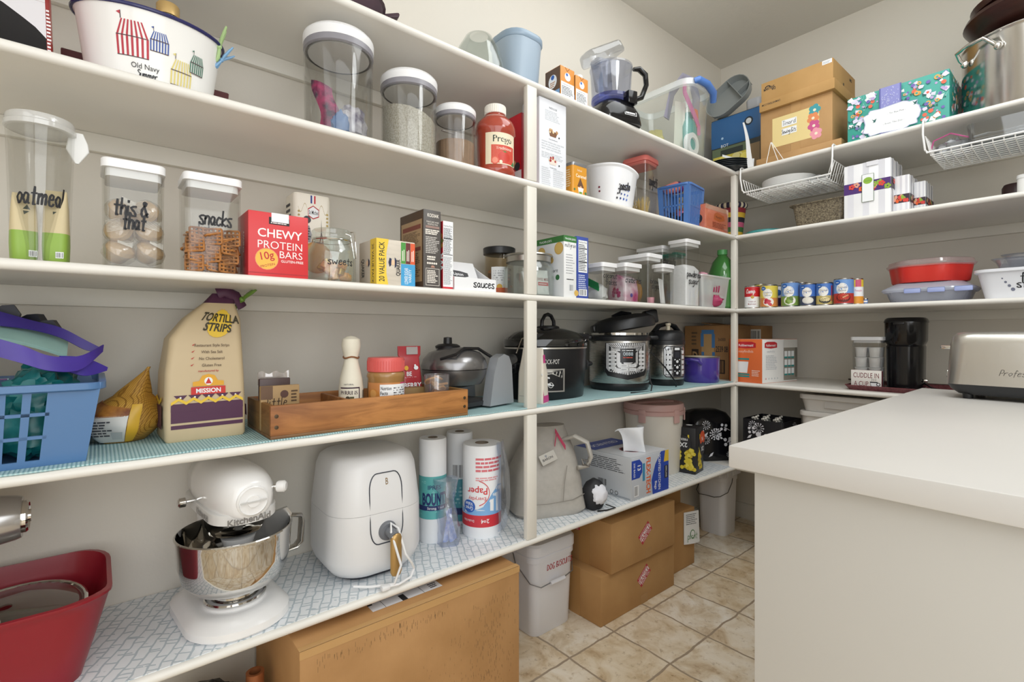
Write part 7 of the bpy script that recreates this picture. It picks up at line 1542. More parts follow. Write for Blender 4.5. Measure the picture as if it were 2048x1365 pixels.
# pink snack bag
w2 = .05; yc = onx(1070, -.075)[0]; h2 = topL(1075, 697, -.06) - zL; d2 = .095
mb = MB(); bg = P('#e0d8ca', .45); hp = P('#c93f86', .4)
mb.rloft([(0, w2 * .95, d2, .006), (.006, w2, d2, .008), (h2 * .55, w2 * .9, d2 * .97, .008), (h2 * .88, w2 * .3, d2 * .8, .004), (h2, .006, d2 * .76, .002)], bg)
F_ = qface((-w2 * .52, d2 * .48, .006), (-w2 * .52, -d2 * .48, .006), (-w2 * .2, -d2 * .4, h2 * .88), (-w2 * .2, d2 * .4, h2 * .88)); R_ = qface((-w2 * .48, -d2 * .505, .004), (w2 * .48, -d2 * .505, .004), (w2 * .14, -d2 * .42, h2 * .88), (-w2 * .14, -d2 * .42, h2 * .88))
mb.lines(F_, .06, .1, .6, .7, 22, DKTXT); mb.rect(R_, 0, 0, 1, 1, hp); mb.hand(R_, 'purple', .5, .5, .5, PAPER, w=.8, rot=90, th=.6); mb.circ(F_, .75, .5, .05, P('#7aa04a')); mb.circ(F_, .76, .58, .06, P('#d8d2cc')); mb.circ(F_, .78, .42, .045, P('#8a2a4a')); mb.lines(F_, .2, .88, .8, .92, 1, LGREY)
mb.obj('snack_bag', loc=(-.085, yc, zL), rotz=HP + .42, label='cream and pink snack bag standing behind the middle post', cat='bag')
# large pressure cooker
xc = -.175; y2, r, F = radL(xc, 1178, 1300); h = zat(666, F - r * .4) - zL
t = thing('pressure_cooker', 'larger steel pressure cooker with its black lid tipped open', 'pressure cooker', (xc, y2, zL), HP - .62); st = steel('cooker_steel', '#cbc9c5', .25)
mb = MB(); mb.lathe([(r * .9, 0), (r * .96, .01), (r * .98, .022), (r * .97, h * .14)], BLACK, 48); mb.obj('base', t)
mb = MB(); mb.lathe([(r * .97, h * .13), (r * .985, h * .14), (r * .985, h * .86), (r * .97, h * .87)], st, 48); mb.obj('body', t)
mb = MB(); mb.lathe([(r * .98, h * .86), (r * 1.02, h * .87), (r * 1.03, h * .93), (r * .98, h * .955), (r * .9, h * .96)], P('#202124', .4), 48)
for sx in (-1, 1): mb.box(sx * r * 1.08 - .025, -.03, h * .88, sx * r * 1.08 + .025, .03, h * .95, P('#202124', .4), .006)
mb.obj('collar', t)
mb = MB(); mb.lathe([(r * .9, h * .95), (r * .93, h * .96), (r * .93, h), (r * .85, h), (r * .85, h * .9)], CHROME, 48, cap1=False, cap0=False); mb.obj('inner_pot', t)
mb = MB(); F_ = cface(r * .995, -44, 42, h * .2, h * .84); mb.poly(F_, [(.02, .98), (.98, .98), (.98, .2), (.93, .1), (.5, .0), (.07, .1), (.02, .2)], P('#1d1e21', .3)); mb.poly(F_, [(.04, .97), (.96, .97), (.96, .3), (.9, .22), (.5, .13), (.1, .22), (.04, .3)], P('#c6c6c8', .3, .4)); mb.text(F_, 'Instant Pot', .5, .9, .06, INK, .46, .004)
mb.rect(F_, .34, .46, .68, .83, P('#17181d', .2), 6); mb.text(F_, '0888', .51, .69, .1, P('#c9d4dc', .4), .28); mb.lines(F_, .4, .57, .62, .6, 1, P('#c44a3a'), .9); mb.lines(F_, .38, .76, .64, .8, 1, PAPER)
for i in range(5):
    for q in (.1, .76): mb.rect(F_, q, .28 + .105 * i, q + .16, .345 + .105 * i, P('#dededf', .35), 3); mb.lines(F_, q + .02, .295 + .105 * i, q + .14, .33 + .105 * i, 1, GREYTXT)
for i in range(2):
    for q in (.35, .53): mb.rect(F_, q, .24 + .1 * i, q + .15, .31 + .1 * i, P('#dededf', .35), 3); mb.lines(F_, q + .02, .255 + .1 * i, q + .13, .295 + .1 * i, 1, GREYTXT)
mb.obj('control_panel', t)
mb = MB(); mb.M = Matrix.Translation((.015, -.01, h + .032)) @ Matrix.Rotation(-.16, 4, 'Y') @ Matrix.Rotation(-.05, 4, 'X'); lk = P('#1a1b1e', .35)
mb.lathe([(r * .97, -.022), (r * 1.03, -.018), (r * 1.04, .004), (r * 1.0, .02), (r * .8, .034), (r * .5, .04), (.01, .042)], lk, 48); mb.box(r * .75, -.03, -.012, r * 1.16, .03, .045, lk, .008); mb.box(-r * 1.08, -.025, -.01, -r * .8, .025, .02, lk, .006); mb.tube([(-.04, 0, .04), (0, 0, .052), (.04, 0, .04)], .01, lk, 8); mb.obj('lid', t)
# smaller pressure cooker
xc = -.14; y2, r, F = radL(xc, 1296, 1370); h = zat(665, F) - zL
t = thing('pressure_cooker', 'smaller steel pressure cooker with its black lid shut', 'pressure cooker', (xc, y2, zL), HP - .42)
mb = MB(); mb.lathe([(r * .9, 0), (r * .95, .008), (r * .95, h * .13)], BLACK, 44); mb.obj('base', t)
mb = MB(); mb.lathe([(r * .95, h * .12), (r * .97, h * .14), (r * .97, h * .76), (r * .95, h * .77)], st, 44); mb.obj('body', t)
mb = MB(); lk = P('#222326', .38); mb.lathe([(r * .96, h * .76), (r * 1.02, h * .77), (r * 1.02, h * .84), (r * .99, h * .85), (r * 1.0, h * .9), (r * .96, h * .98), (r * .8, h * 1.03), (.01, h * 1.05)], lk, 44); mb.tube([(-r * .8, 0, h * 1.0), (-r * .5, 0, h * 1.12), (0, 0, h * 1.16), (r * .5, 0, h * 1.12), (r * .8, 0, h * 1.0)], .014, lk, 10, flat=(1.4, .7)); mb.obj('lid', t)
mb = MB(); mb.lathe([(.009, h * 1.04), (.009, h * 1.12), (.012, h * 1.13), (.012, h * 1.17)], P('#d9cfb8', .4), 14, cx=-.02, cy=-.045); mb.obj('steam_valve', t)
mb = MB(); F_ = cface(r * .98, -42, 42, h * .16, h * .75)
mb.poly(F_, [(.0, .08), (.1, .0), (.9, .0), (1, .08), (1, .92), (.9, 1), (.1, 1), (0, .92)], INK); mb.poly(F_, [(.03, .1), (.12, .03), (.88, .03), (.97, .1), (.97, .9), (.88, .97), (.12, .97), (.03, .9)], P('#b9bbbe', .25, .8)); mb.rect(F_, .36, .04, .7, .95, P('#1c1d22', .25), 5); mb.rect(F_, .42, .62, .64, .8, P('#30323a', .15), 4); mb.rect(F_, .42, .86, .64, .93, PAPER, 3)
for i in range(5):
    mb.rect(F_, .1, .1 + .16 * i, .3, .21 + .16 * i, P('#e3e4e6', .35), 3); mb.rect(F_, .76, .1 + .16 * i, .92, .21 + .16 * i, P('#e3e4e6', .35), 3)
for z in (.14, .32, .5): mb.circ(F_, .53, z, .045, P('#e3e4e6', .35)); mb.circ(F_, .43, z + .06, .02, PAPER); mb.circ(F_, .63, z + .06, .02, PAPER)
mb.obj('control_panel', t)
xa, ya = -.03, onx(1302, -.03)[0]
mb = MB(); mb.tube([(-.2, y2 - .02, zL + h * .8), XP(1302, 705, -.07), XP(1330, 735, -.04), XP(1355, 770, -.035), XP(1352, 773, -.05)], .0032, BLACK, 8); mb.obj('power_cord', label='black cord hanging down across the smaller pressure cooker', cat='cord')
mb = MB(); mb.tube([XP(1296, 690, -.1), XP(1300, 760, -.06), XP(1304, 772, -.035), XP(1302, 784, -.025), XP(1280, 785, -.03), XP(1262, 786, -.03)], .0028, P('#26272a', .4), 8); mb.obj('power_cord', label='black cord looping down between the two pressure cookers', cat='cord')
# purple pot
xc = -.105; y2, r, F = radL(xc, 1366, 1440); h = zat(714, F - r * .8) - zL
t = thing('dutch_oven', 'purple enamel pot with a cream inside next to the corner post', 'pot', (xc, y2, zL), HP + .1); pe = P('#4a3a94', .18, coat=.4)
mb = MB(); rshell(mb, [(r * .9, 0), (r * .97, .008), (r * .99, h * .5), (r, h - .004)], [pe] * 4 + [P('#ded2b4', .3)] * 4 if 0 else pe, .004, 44); mb.obj('pot', t)
mb = MB(); rshell(mb, [(r * .88, .006), (r * .95, .02), (r * .958, h - .001)], P('#ded2b4', .25), .002, 44); mb.obj('enamel_lining', t)
mb = MB(); mb.lathe([(r * .955, h - .004), (r * 1.012, h - .006), (r * 1.012, h), (r * .955, h)], P('#6d6a72', .3, .5), 44, cap0=False, cap1=False); mb.obj('rim', t)
for sx in (-1, 1): mb = MB(); mb.tube([(sx * r * .95, -.035, h * .72), (sx * (r + .02), -.028, h * .86), (sx * (r + .03), 0, h * .9), (sx * (r + .02), .028, h * .86), (sx * r * .95, .035, h * .72)], .007, pe, 10); mb.obj('handle', t)
# ================================================================== LOWEST SHELF, LEFT WALL
zE = ZS['E'] + .0018
mwh = P('#ecebea', .18, coat=.3)
def hub(mb, o, r, m):  # a round cap on an axis: o = matrix
    mb.M = o; mb.lathe([(r, 0), (r, .006), (r * .9, .009), (r * .86, .007), (r * .4, .007), (r * .38, .012), (.001, .012)], m, 24); mb.M = Matrix()
# silver stand mixer whose head end shows at the left edge
sx_, sy_ = -.16, onx(60, -.16)[0] - .25; zh = zat(1031, onx(60, -.16)[1]) - zE
t = thing('stand_mixer', 'silver stand mixer of which only the head end shows at the left edge', 'stand mixer', (sx_, sy_, zE), 0)
sm = P('#b9b7b6', .22, .75)
mb = MB(); rs = []
for i, (yy, k) in enumerate(((-.16, .1), (-.155, .6), (-.12, .9), (0, 1), (.1, 1), (.2, .95), (.232, .84), (.24, .78))): rs.append([(.052 * k * math.cos(a * pi / 12), yy, zh + .048 * k * math.sin(a * pi / 12)) for a in range(24)])
mb.rings(rs[::-1], sm); mb.obj('head', t)
mb = MB(); hub(mb, Matrix.Translation((0, .24, zh)) @ Matrix.Rotation(-HP, 4, 'X'), .03, CHROME); mb.obj('hub_cap', t)
mb = MB(); mb.rloft([(0, .17, .2, .06), (.03, .16, .19, .06), (.05, .1, .1, .04), (zh - .05, .08, .085, .035)], sm, cy=-.11); mb.obj('column', t)
# red tub with lids
yr = -2.362; dT, wT2 = .29, .285; hT3 = .142
t = thing('red_tub', 'deep red plastic tub full of glass lids at the lower left', 'tub', (-.17, yr - wT2 / 2 - .01, zE), HP); rdm = P('#8c1a28', .3, var=.06, scale=9)
def tubp(k, z, a, ins=0):
    w, d = (wT2 - .08) + .08 * k - ins * 2, (dT - .06) + .06 * k - ins * 2; p = rrect(w, d, .05 + .02 * k, 6)
    return [(x, y, z + (k > .9) * (.012 * abs(x) / (w / 2) * (abs(y) / (d / 2)) ** 2 + .004 * math.cos(9 * x))) for x, y in p]
mb = MB(); mb.rings([tubp(0, 0, 0), tubp(.02, .004, 0), tubp(.5, hT3 * .5, 0), tubp(.92, hT3 * .92, 0), tubp(1, hT3, 0), tubp(1.1, hT3 + .004, 0), tubp(1.1, hT3 + .009, 0), tubp(1.0, hT3 + .01, 0, .004), tubp(.92, hT3 * .92, 0, .005), tubp(.5, hT3 * .5, 0, .005), tubp(.02, .009, 0, .005)], rdm); mb.obj('tub', t)
gs = clear('#d9d5cb', .35, .03, .06)
for i, (dx, dy, z, R, rx, ry, lab) in enumerate(((-.17, yr - .16, .108, .115, .08, .1, 'upper'), (-.15, yr - .19, .07, .11, .08, .1, 'lower'))):
    t2 = thing('pot_cover', '%s glass pot cover with a steel rim in the red tub' % lab, 'pot cover', (dx, dy, zE + z)); t2.rotation_euler = (rx, ry, .4)
    mb = MB(); mb.lathe([(R * .97, 0), (R * .9, .008), (R * .5, .02), (.01, .025), (.01, .022), (R * .5, .017), (R * .9, .005)], gs, 40, cap1=False, cap0=False); mb.obj('glass', t2)
    mb = MB(); mb.tube([(R * math.cos(a * pi / 20), R * math.sin(a * pi / 20), .001) for a in range(40)], .0042, CHROME, 8, True); mb.obj('steel_rim', t2)
    mb = MB(); mb.tube([(-.07, -.03, .014), (-.06, -.028, .03), (0, -.024, .04), (.05, -.028, .03), (.06, -.03, .016)], .005, CHROME, 8, flat=(1.4, .7)); 
    mb.obj('handle', t2)
    for q in (-.07, .06): mb = MB(); mb.lathe([(.006, .01), (.007, .019), (.003, .021)], CHROME, 14, cx=q, cy=-.03); mb.obj('rivet', t2)
# white stand mixer
mx, my = -.165, onx(460, -.165)[0]
t = thing('stand_mixer', 'white stand mixer with a polished steel bowl', 'stand mixer', (mx, my, zE), HP + .1)
bs = [(0, .2, .3, .09), (.006, .212, .312, .096), (.02, .21, .308, .095), (.034, .18, .27, .085), (.04, .15, .24, .07)]
mb = MB(); mb.rloft(bs, mwh, True, True, 10); mb.lathe([(.06, .036), (.064, .046), (.055, .05)], mwh, 36, cy=-.04)
mb.obj('base', t)
mb = MB(); mb.rloft([(.02, .12, .09, .04, 0, .11), (.06, .09, .075, .035, 0, .112), (.16, .075, .07, .033, 0, .11), (.215, .085, .09, .035, 0, .1)], mwh, True, True, 8); mb.obj('column', t)
mb = MB(); mb.lathe([(.05, .05), (.06, .046), (.063, .05), (.06, .053)], CHROME, 36, cy=-.04, cap0=False, cap1=False); mb.obj('bowl_clamp_ring', t)
bowl = [(.048, .05), (.05, .052), (.05, .062), (.058, .066), (.085, .08), (.105, .105), (.114, .14), (.117, .19), (.119, .2), (.117, .202)]
mb = MB(); rshell(mb, bowl, P('#d2d0cc', .045, 1), .002, 56, cy=-.04); mb.obj('bowl', t)
mb = MB(); ba = math.radians(10); bx, by = .116 * math.cos(ba), -.04 + .116 * math.sin(ba)
mb.tube([(bx, by, .185), (bx + .02, by, .19), (bx + .042, by, .184), (bx + .045, by, .17), (bx + .042, by, .12), (bx + .03, by, .108), (bx - .008, by, .105)], [.009, .01, .011, .012, .012, .011, .008], P('#cfcdc9', .15, 1), 10, flat=(1.3, .5)); mb.obj('bowl_handle', t)
mb = MB(); rs = []
for yy, kx, kz, dz in ((.17, .05, .1, 0), (.165, .5, .6, 0), (.13, .88, .92, 0), (.06, 1, 1.0, 0), (-.02, 1.02, 1.0, .0), (-.08, .98, .98, 0), (-.12, .86, .88, 0), (-.145, .62, .66, 0), (-.15, .5, .52, 0)):
    rs.append([(.064 * kx * math.copysign(abs(math.cos(a * pi / 16)) ** .85, math.cos(a * pi / 16)), yy, .288 + dz + .062 * kz * math.copysign(abs(math.sin(a * pi / 16)) ** .8, math.sin(a * pi / 16))) for a in range(32)])
mb.rings(rs, mwh); mb.obj('head', t)
mb = MB(); rs = []
for k, e in ((1.035, -.011), (1.05, -.01), (1.05, .011), (1.035, .012)):
    rs.append([(x * k, y * k + .005, .25 + e) for x, y in rrect(.128, .29, .06, 8)])
mb.rings(rs, P('#dfdedc', .3)); F_ = qface((-.0685, .1, .24), (-.0685, -.1, .24), (-.0685, -.1, .26), (-.0685, .1, .26)); mb.text(F_, 'KitchenAid', .72, .5, .7, P('#8f8d8c', .3, .5), .5, .03)
Ff = qface((-.05, -.148, .24), (.05, -.148, .24), (.05, -.148, .26), (-.05, -.148, .26)); mb.text(Ff, 'KitchenAid', .45, .5, .7, P('#8f8d8c', .3, .5), .95, .03); mb.obj('trim_band', t)
mb = MB(); mb.lathe([(.03, .19), (.055, .2), (.062, .215), (.062, .24)], CHROME, 36, cy=-.045); mb.obj('planetary_ring', t)
mb = MB(); mb.lathe([(.012, .13), (.014, .165), (.03, .17), (.036, .19)], mwh, 24, cy=-.06); mb.tube([(-.018, -.06, .145), (.018, -.06, .145)], .0025, CHROME, 6); mb.obj('beater_shaft', t)
mb = MB(); hub(mb, Matrix.Translation((0, -.148, .288)) @ Matrix.Rotation(HP, 4, 'X'), .032, mwh); mb.box(-.026, -.162, .2865, .026, -.159, .2895, P('#c9c8c6', .3)); mb.obj('hub_cap', t)
mb = MB(); mb.M = Matrix.Translation((.045, -.115, .3)) @ Matrix.Rotation(HP, 4, 'Y') @ Matrix.Rotation(HP * .4, 4, 'X'); mb.tube([(0, 0, 0), (0, 0, .02)], .004, CHROME, 8); mb.lathe([(.011, .018), (.013, .022), (.013, .034), (.009, .038)], mwh, 20); mb.obj('hub_knob', t)
mb = MB(); mb.tube([(-.06, .03, .262), (-.082, .03, .262)], .004, CHROME, 8); mb.M = Matrix.Translation((-.082, .03, .262)) @ Matrix.Rotation(-HP, 4, 'Y'); mb.lathe([(.009, 0), (.011, .002), (.011, .013), (.007, .016)], CHROME, 20); mb.obj('speed_knob', t)
mb = MB(); mb.M = Matrix.Translation((.05, -.035, .16)) @ Matrix.Rotation(.75, 4, 'Y') @ Matrix.Rotation(.2, 4, 'X')
mb.prism([(-.012, -.02), (.012, -.024), (.03, .0), (.036, .05), (.02, .085), (.0, .09), (-.02, .06), (-.022, .02)], -.004, .004, P('#c9c8c6', .3, .7)); o_ = mb.obj('flat_beater', loc=(mx, my, zE), rotz=HP + .1, label='flat metal beater lying in the white mixer bowl', cat='beater')
# air fryer
fx, fy = -.185, onx(731, -.185)[0]; wF = .262; hF = .32
t = thing('air_fryer', 'white rounded air fryer with a gold handle', 'air fryer', (fx, fy, zE), HP - .02); fw = P('#e3e3e4', .32)
mb = MB(); mb.rloft([(0, .17, .18, .06), (.008, .18, .19, .06)], P('#3a3d44', .5), True, True, 8); mb.obj('foot_plate', t)
D2 = .27
mb = MB(); mb.rloft([(.008, .18, .19, .07), (.016, .215, .225, .075), (.034, .242, .25, .08), (.06, wF, D2, .085), (hF * .56, wF * .985, D2 * .985, .08)], fw, True, True, 10); mb.obj('drawer', t)
mb = MB(); mb.rloft([(hF * .562, wF * .983, D2 * .983, .08), (hF * .57, wF * .985, D2 * .985, .08), (hF * .9, wF * .9, D2 * .9, .075), (hF * .97, wF * .84, D2 * .84, .07), (hF, wF * .74, D2 * .74, .06), (hF * 1.01, wF * .6, D2 * .6, .05)], fw, True, True, 10); mb.obj('body', t)
def fpt(x, z):
    k = 1 - .0 * z
    ks = [(.06, 1), (hF * .56, .985), (hF * .9, .9)]
    for (a, p), (b, q) in zip(ks[:-1], ks[1:]):
        if z <= b: k = p + (q - p) * (z - a) / (b - a); break
    return Vector((x, -D2 / 2 * k, z))
F_ = Face(.14, .17, lambda s, tq, l: fpt(-.042 + .09 * s, .1 + .18 * tq) + Vector((0, -l - .0004, 0)))
loop = [(x + .5, y + .5) for x, y in rrect(1, 1, .24, 6)]; 
mb = MB(); mb.tube([fpt(-.042 + .09 * x, .1 + .18 * y) + Vector((0, -.0003, 0)) for x, y in loop], .0016, P('#3b3f49', .4), 6, True); mb.obj('outline_trim', t)
mb = MB(); F_.curved = False; mb.text(F_, 'B', .54, .875, .1, P('#a5834f', .35, .6), .3, 0); mb.obj('emblem', t)
mb = MB(); yo = -D2 / 2 * .99
mb.M = Matrix.Translation((.005, yo, .13)) @ Matrix.Rotation(HP, 4, 'X'); mb.lathe([(.026, -.002), (.024, .004), (.02, .008)], P('#6f7278', .35), 28); mb.M = Matrix()
mb.tube([(.005, yo, .13), (.006, yo - .025, .13), (.008, yo - .035, .124)], .013, P('#6f7278', .35), 10); mb.obj('handle_mount', t)
mb = MB(); gd2 = P('#b9955c', .3, .55)
mb.M = Matrix.Translation((.012, yo - .035, .07)); mb.rings([[(.0155 * k * math.cos(a * pi / 12), .009 * k * math.sin(a * pi / 12), z) for a in range(24)] for z, k in ((-.048, .3), (-.045, .75), (-.036, 1), (.05, 1), (.058, .8), (.062, .35))], gd2); mb.obj('handle', t)
mb = MB(); wc = P('#e9e9ea', .4); yq = -D2 / 2
mb.tube([(-.085, yq + .005, .01), (-.05, yq - .02, .008), (.0, yq - .05, .012), (.012, yq - .062, .06), (.0, yq - .03, .137), (.008, yq - .012, .152), (.022, yq - .025, .14), (.03, yq - .05, .08), (.05, yq - .045, .05), (.065, yq - .03, .025), (.05, yq - .04, .01), (.01, yq - .052, .008), (-.02, yq - .045, .008)], .0032, wc, 8); mb.box(-.034, yq - .054, .002, -.012, yq - .038, .014, wc, .003); mb.obj('power_cord', t)
# paper towels
pt = P('#eef0f3', .75, bump=.1, scale=60)
def roll(label, xc, u0, u1, vt, prints, tilt=None):
    y, r, F = radL(xc, u0, u1); h = zat(vt, F + r * .2) - zE
    t = thing('paper_towel_roll', label, 'paper towel roll', (xc, y, zE), HP, 'paper towel rolls')
    mb = MB(); mb.lathe([(r * .97, 0), (r, .006), (r, h - .006), (r * .97, h), (r * .36, h), (r * .36, h - .05), (.01, h - .05)], pt, 36); mb.obj('roll', t)
    mb = MB(); mb.lathe([(r * .32, h - .03), (r * .35, h - .03), (r * .35, h + .001), (r * .32, h + .001)], P('#8d7f70', .7), 24, cap0=False, cap1=False); mb.obj('core', t)
    mb = MB(); F_ = cface(r * 1.006, -122, 48, .01, h - .012); prints(mb, F_); mb.obj('wrapper_print', t); return y, r, h
def prBt(mb, F):
    mb.rect(F, 0, .22, 1, .66, P('#5fb3b3', .4), 16); rnd = random.Random(5)
    for i in range(26): mb.poly(F, [(x := rnd.uniform(.05, .9), z := rnd.uniform(.24, .62)), (x + .05, z + .012), (x + .09, z - .004), (x + .05, z + .004)], P('#8fd0cf', .4))
    mb.text(F, 'BOUNTY', .62, .43, .12, NAVY, .7, .04); mb.text(F, 'IPRES', .58, .55, .045, NAVY, .4, .01); mb.rect(F, .1, .31, 1, .36, NAVY, 12); mb.text(F, 'Strong. Thick', .62, .335, .025, PAPER, .5, .01)
roll('paper towel roll with a teal printed wrap behind the air fryer', -.205, 838, 893, 874, prBt)
def prBb(mb, F): mb.rect(F, 0, .0, 1, .52, P('#4f9aa6', .4), 16); mb.rect(F, .32, .5, .66, .68, PAPER, 6); mb.bars(F, .34, .52, .64, .67, 12, INK); mb.rect(F, .3, .08, 1, .16, NAVY, 8); mb.lines(F, .35, .2, .8, .42, 5, P('#a9d6d6'))
roll('paper towel roll with a barcode on its teal wrap at the back', -.285, 893, 945, 862, prBb)
def prGv(mb, F):
    mb.rect(F, 0, .1, 1, .24, P('#cc3540', .4), 16); mb.poly(F, [(0, .24), (1, .24), (1, .56), (.82, .58), (.7, .5), (.58, .36), (.4, .3), (0, .3)], P('#7fb0e0', .4)); mb.text(F, '2=4', .56, .17, .05, PAPER, .14, .02, rot=180); mb.text(F, 'Double Rolls', .26, .17, .03, PAPER, .22, 0, rot=180)
    mb.text(F, 'Paper', .42, .52, .08, RED, .36, .01, rot=180); mb.text(F, 'Everyday', .42, .43, .045, RED, .34, 0, rot=180); mb.circ(F, .27, .34, .085, P('#3563b8', .4), .075); mb.text(F, 'Value', .27, .365, .045, PAPER, .16, .01, rot=180); mb.text(F, 'Great', .27, .315, .045, PAPER, .16, .01, rot=180)
    for i in range(12): a = -1.2 + i * .2; mb.poly(F, [(.36 + .28 * math.cos(a), .5 + .16 * math.sin(a)), (.36 + .28 * math.cos(a + .2), .5 + .16 * math.sin(a + .2)), (.36 + .27 * math.cos(a + .2), .5 + .15 * math.sin(a + .2)), (.36 + .27 * math.cos(a), .5 + .15 * math.sin(a))], RED)
    mb.lines(F, .4, .74, .95, .92, 4, P('#d8707a'), .55); mb.lines(F, .4, .64, .9, .69, 2, P('#e29aa0'))
y3, r3, h3 = roll('paper towel roll printed red and blue upside down in front of the others', -.15, 925, 1002, 884, prGv)
mb = MB(); fl = clear('#eff3fa', .5, .1, .06)
mb.sheet(lambda s, q: ((r3 * 1.06 + .006 * math.sin(q * 11)) * math.cos(.1 + 1.0 * s) + .01, (r3 * 1.06 + .02 * s * math.sin(q * 4)) * math.sin(.1 + 1.0 * s) + .012 * s, .02 + (h3 - .01) * q), 10, 16, fl, .001); mb.obj('plastic_wrap', loc=(-.15, y3, zE), label='loose clear wrap hanging from the right side of the red and blue paper towel roll', cat='plastic wrap')
xb5, yb5 = -.145, onx(898, -.145)[0]
t = thing('plastic_bag', 'twisted clear plastic bag with blue packets between the air fryer and the paper towels', 'bag', (xb5, yb5, zE))
mb = MB(); rs = []
for i in range(20):
    f = i / 19; z = .2 * f; rr = .034 * (1 - .2 * f) if f < .5 else (.028 - .034 * (f - .5) * 1.2 if f < .68 else .022 + .05 * (f - .68)); rs.append([(rr * (1 + .3 * noise.noise(Vector((math.cos(a * .35) * 2, math.sin(a * .35) * 2, f * 6)))) * math.cos(a * pi / 9), rr * (1 + .3 * noise.noise(Vector((math.cos(a * .35) * 2, math.sin(a * .35) * 2, f * 6 + 3)))) * math.sin(a * pi / 9) - .01 * f, z) for a in range(18)])
mb.rings(rs, clear('#e9eef8', .5, .12, .12)); mb.obj('film', t)
for i, (a, c, c2) in enumerate(((-.2, '#4f78d0', 'left'), (.35, '#6f8fd8', 'right'))):
    mb = MB(); mb.M = Matrix.Rotation(a * .6, 4, 'X'); mb.sheet(lambda s, q: (.006 + .003 * math.sin(s * 5), (s - .5) * .026 * (1.1 - .5 * q), .006 + .1 * q), 6, 8, P(c, .35, var=.5, scale=50, h2='#d6ddf0'), .003); mb.obj('blue_packet', loc=(xb5 + .004 * i, yb5 - .012 + .024 * i, zE + .002), label='%s blue packet in the twisted clear bag' % c2, cat='packet')
# grey backpack
bx_, by_ = -.17, onx(1090, -.17)[0]
t = thing('backpack', 'pale grey leather backpack slumped on the lowest shelf behind the post', 'backpack', (bx_, by_, zE), HP - .35); t.scale = (1.25, 1.15, 1.14); lg = P('#b5b0a8', .5, bump=.12, scale=60, var=.08)
mb = MB(); rs = []; HB = .262
for i in range(24):
    f = i / 23; z = HB * f; w2 = .225 * (1 - .25 * f - .35 * max(0, f - .5) ** 1.3 * 2); d2 = .17 * (1 - .1 * f - 1.2 * max(0, f - .45) ** 1.5)
    if i == 0: w2, d2 = w2 * .9, d2 * .9
    rs.append([(x + .03 * f * f + .004 * noise.noise(Vector((x * 20, f * 5, 1))), y + .05 * f + .006 * noise.noise(Vector((x * 14, y * 14, f * 5))), z) for x, y in rrect(max(w2, .03), max(d2, .02), .05, 6)])
mb.rings(rs, lg); mb.obj('body', t)
mb = MB(); seam = P('#8d8880', .6); mb.tube([(-.09, -.086, .05), (-.03, -.089, .047), (.05, -.0865, .05), (.1, -.06, .055)], .0012, seam, 6); mb.tube([(.02, -.088, .05), (.03, -.075, .1), (.045, -.06, .15)], .001, seam, 6); mb.obj('seam', t)
mb = MB(); mb.M = Matrix.Translation((-.012, -.052, .178)) @ Matrix.Rotation(-.3, 4, 'X') @ Matrix.Rotation(-.35, 4, 'Y'); mb.box(-.026, -.003, -.016, .026, .001, .016, P('#c9c5bd', .5), .001); F_ = bface('F', .05, .006, .03, -.015); mb.text(F_, 'BARON', .45, .45, .25, INK, .7, .01); mb.circ(F_, .4, .75, .12, GREYTXT); mb.obj('leather_patch', t)
mb = MB(); mb.tube([(.06, .0, .22), (.085, -.03, .235), (.115, -.05, .215), (.125, -.055, .17), (.115, -.05, .14), (.085, -.045, .135)], .014, P('#c2beb6', .5), 10, flat=(1.5, .5)); mb.obj('top_strap', t)
mb = MB(); mb.tube([(.092, -.062, .165), (.11, -.066, .16), (.112, -.068, .145), (.094, -.064, .15)], .0035, P('#a9a8a6', .25, .9), 8, True); mb.obj('buckle', t)
mb = MB(); pk2 = P('#c9506e', .5); mb.sheet(lambda s, q: (.028 + .02 * s, -.01 - .03 * s, .245 - .05 * s + .014 * q), 8, 2, pk2, .002); mb.sheet(lambda s, q: (.028 - .008 * s, -.02 - .006 * s, .245 - .04 * s + .01 * q), 5, 2, pk2, .002); mb.obj('pink_ribbon', t)
# black drawstring pouch
qx, qy = -.06, onx(1188, -.06)[0]
t = thing('mesh_pouch', 'small black pouch with white cloth bulging out beside the backpack', 'pouch', (qx, qy, zE)); t.scale = (1.25, 1.2, 1.2)
mb = MB(); mb.blob((0, 0, .04), (.032, .042, .05), P('#1f2024', .6), .12, 2, 2, flat0=0); mb.tube([(.02, .03, .01), (.045, .045, .003), (.04, .01, .002), (.03, -.02, .003)], .002, BLACK, 6); mb.obj('bag', t)
mb = MB(); mb.blob((.012, .0, .045), (.028, .034, .034), P('#e6e7ee', .7), .2, 4, 7); mb.obj('cloth', t)
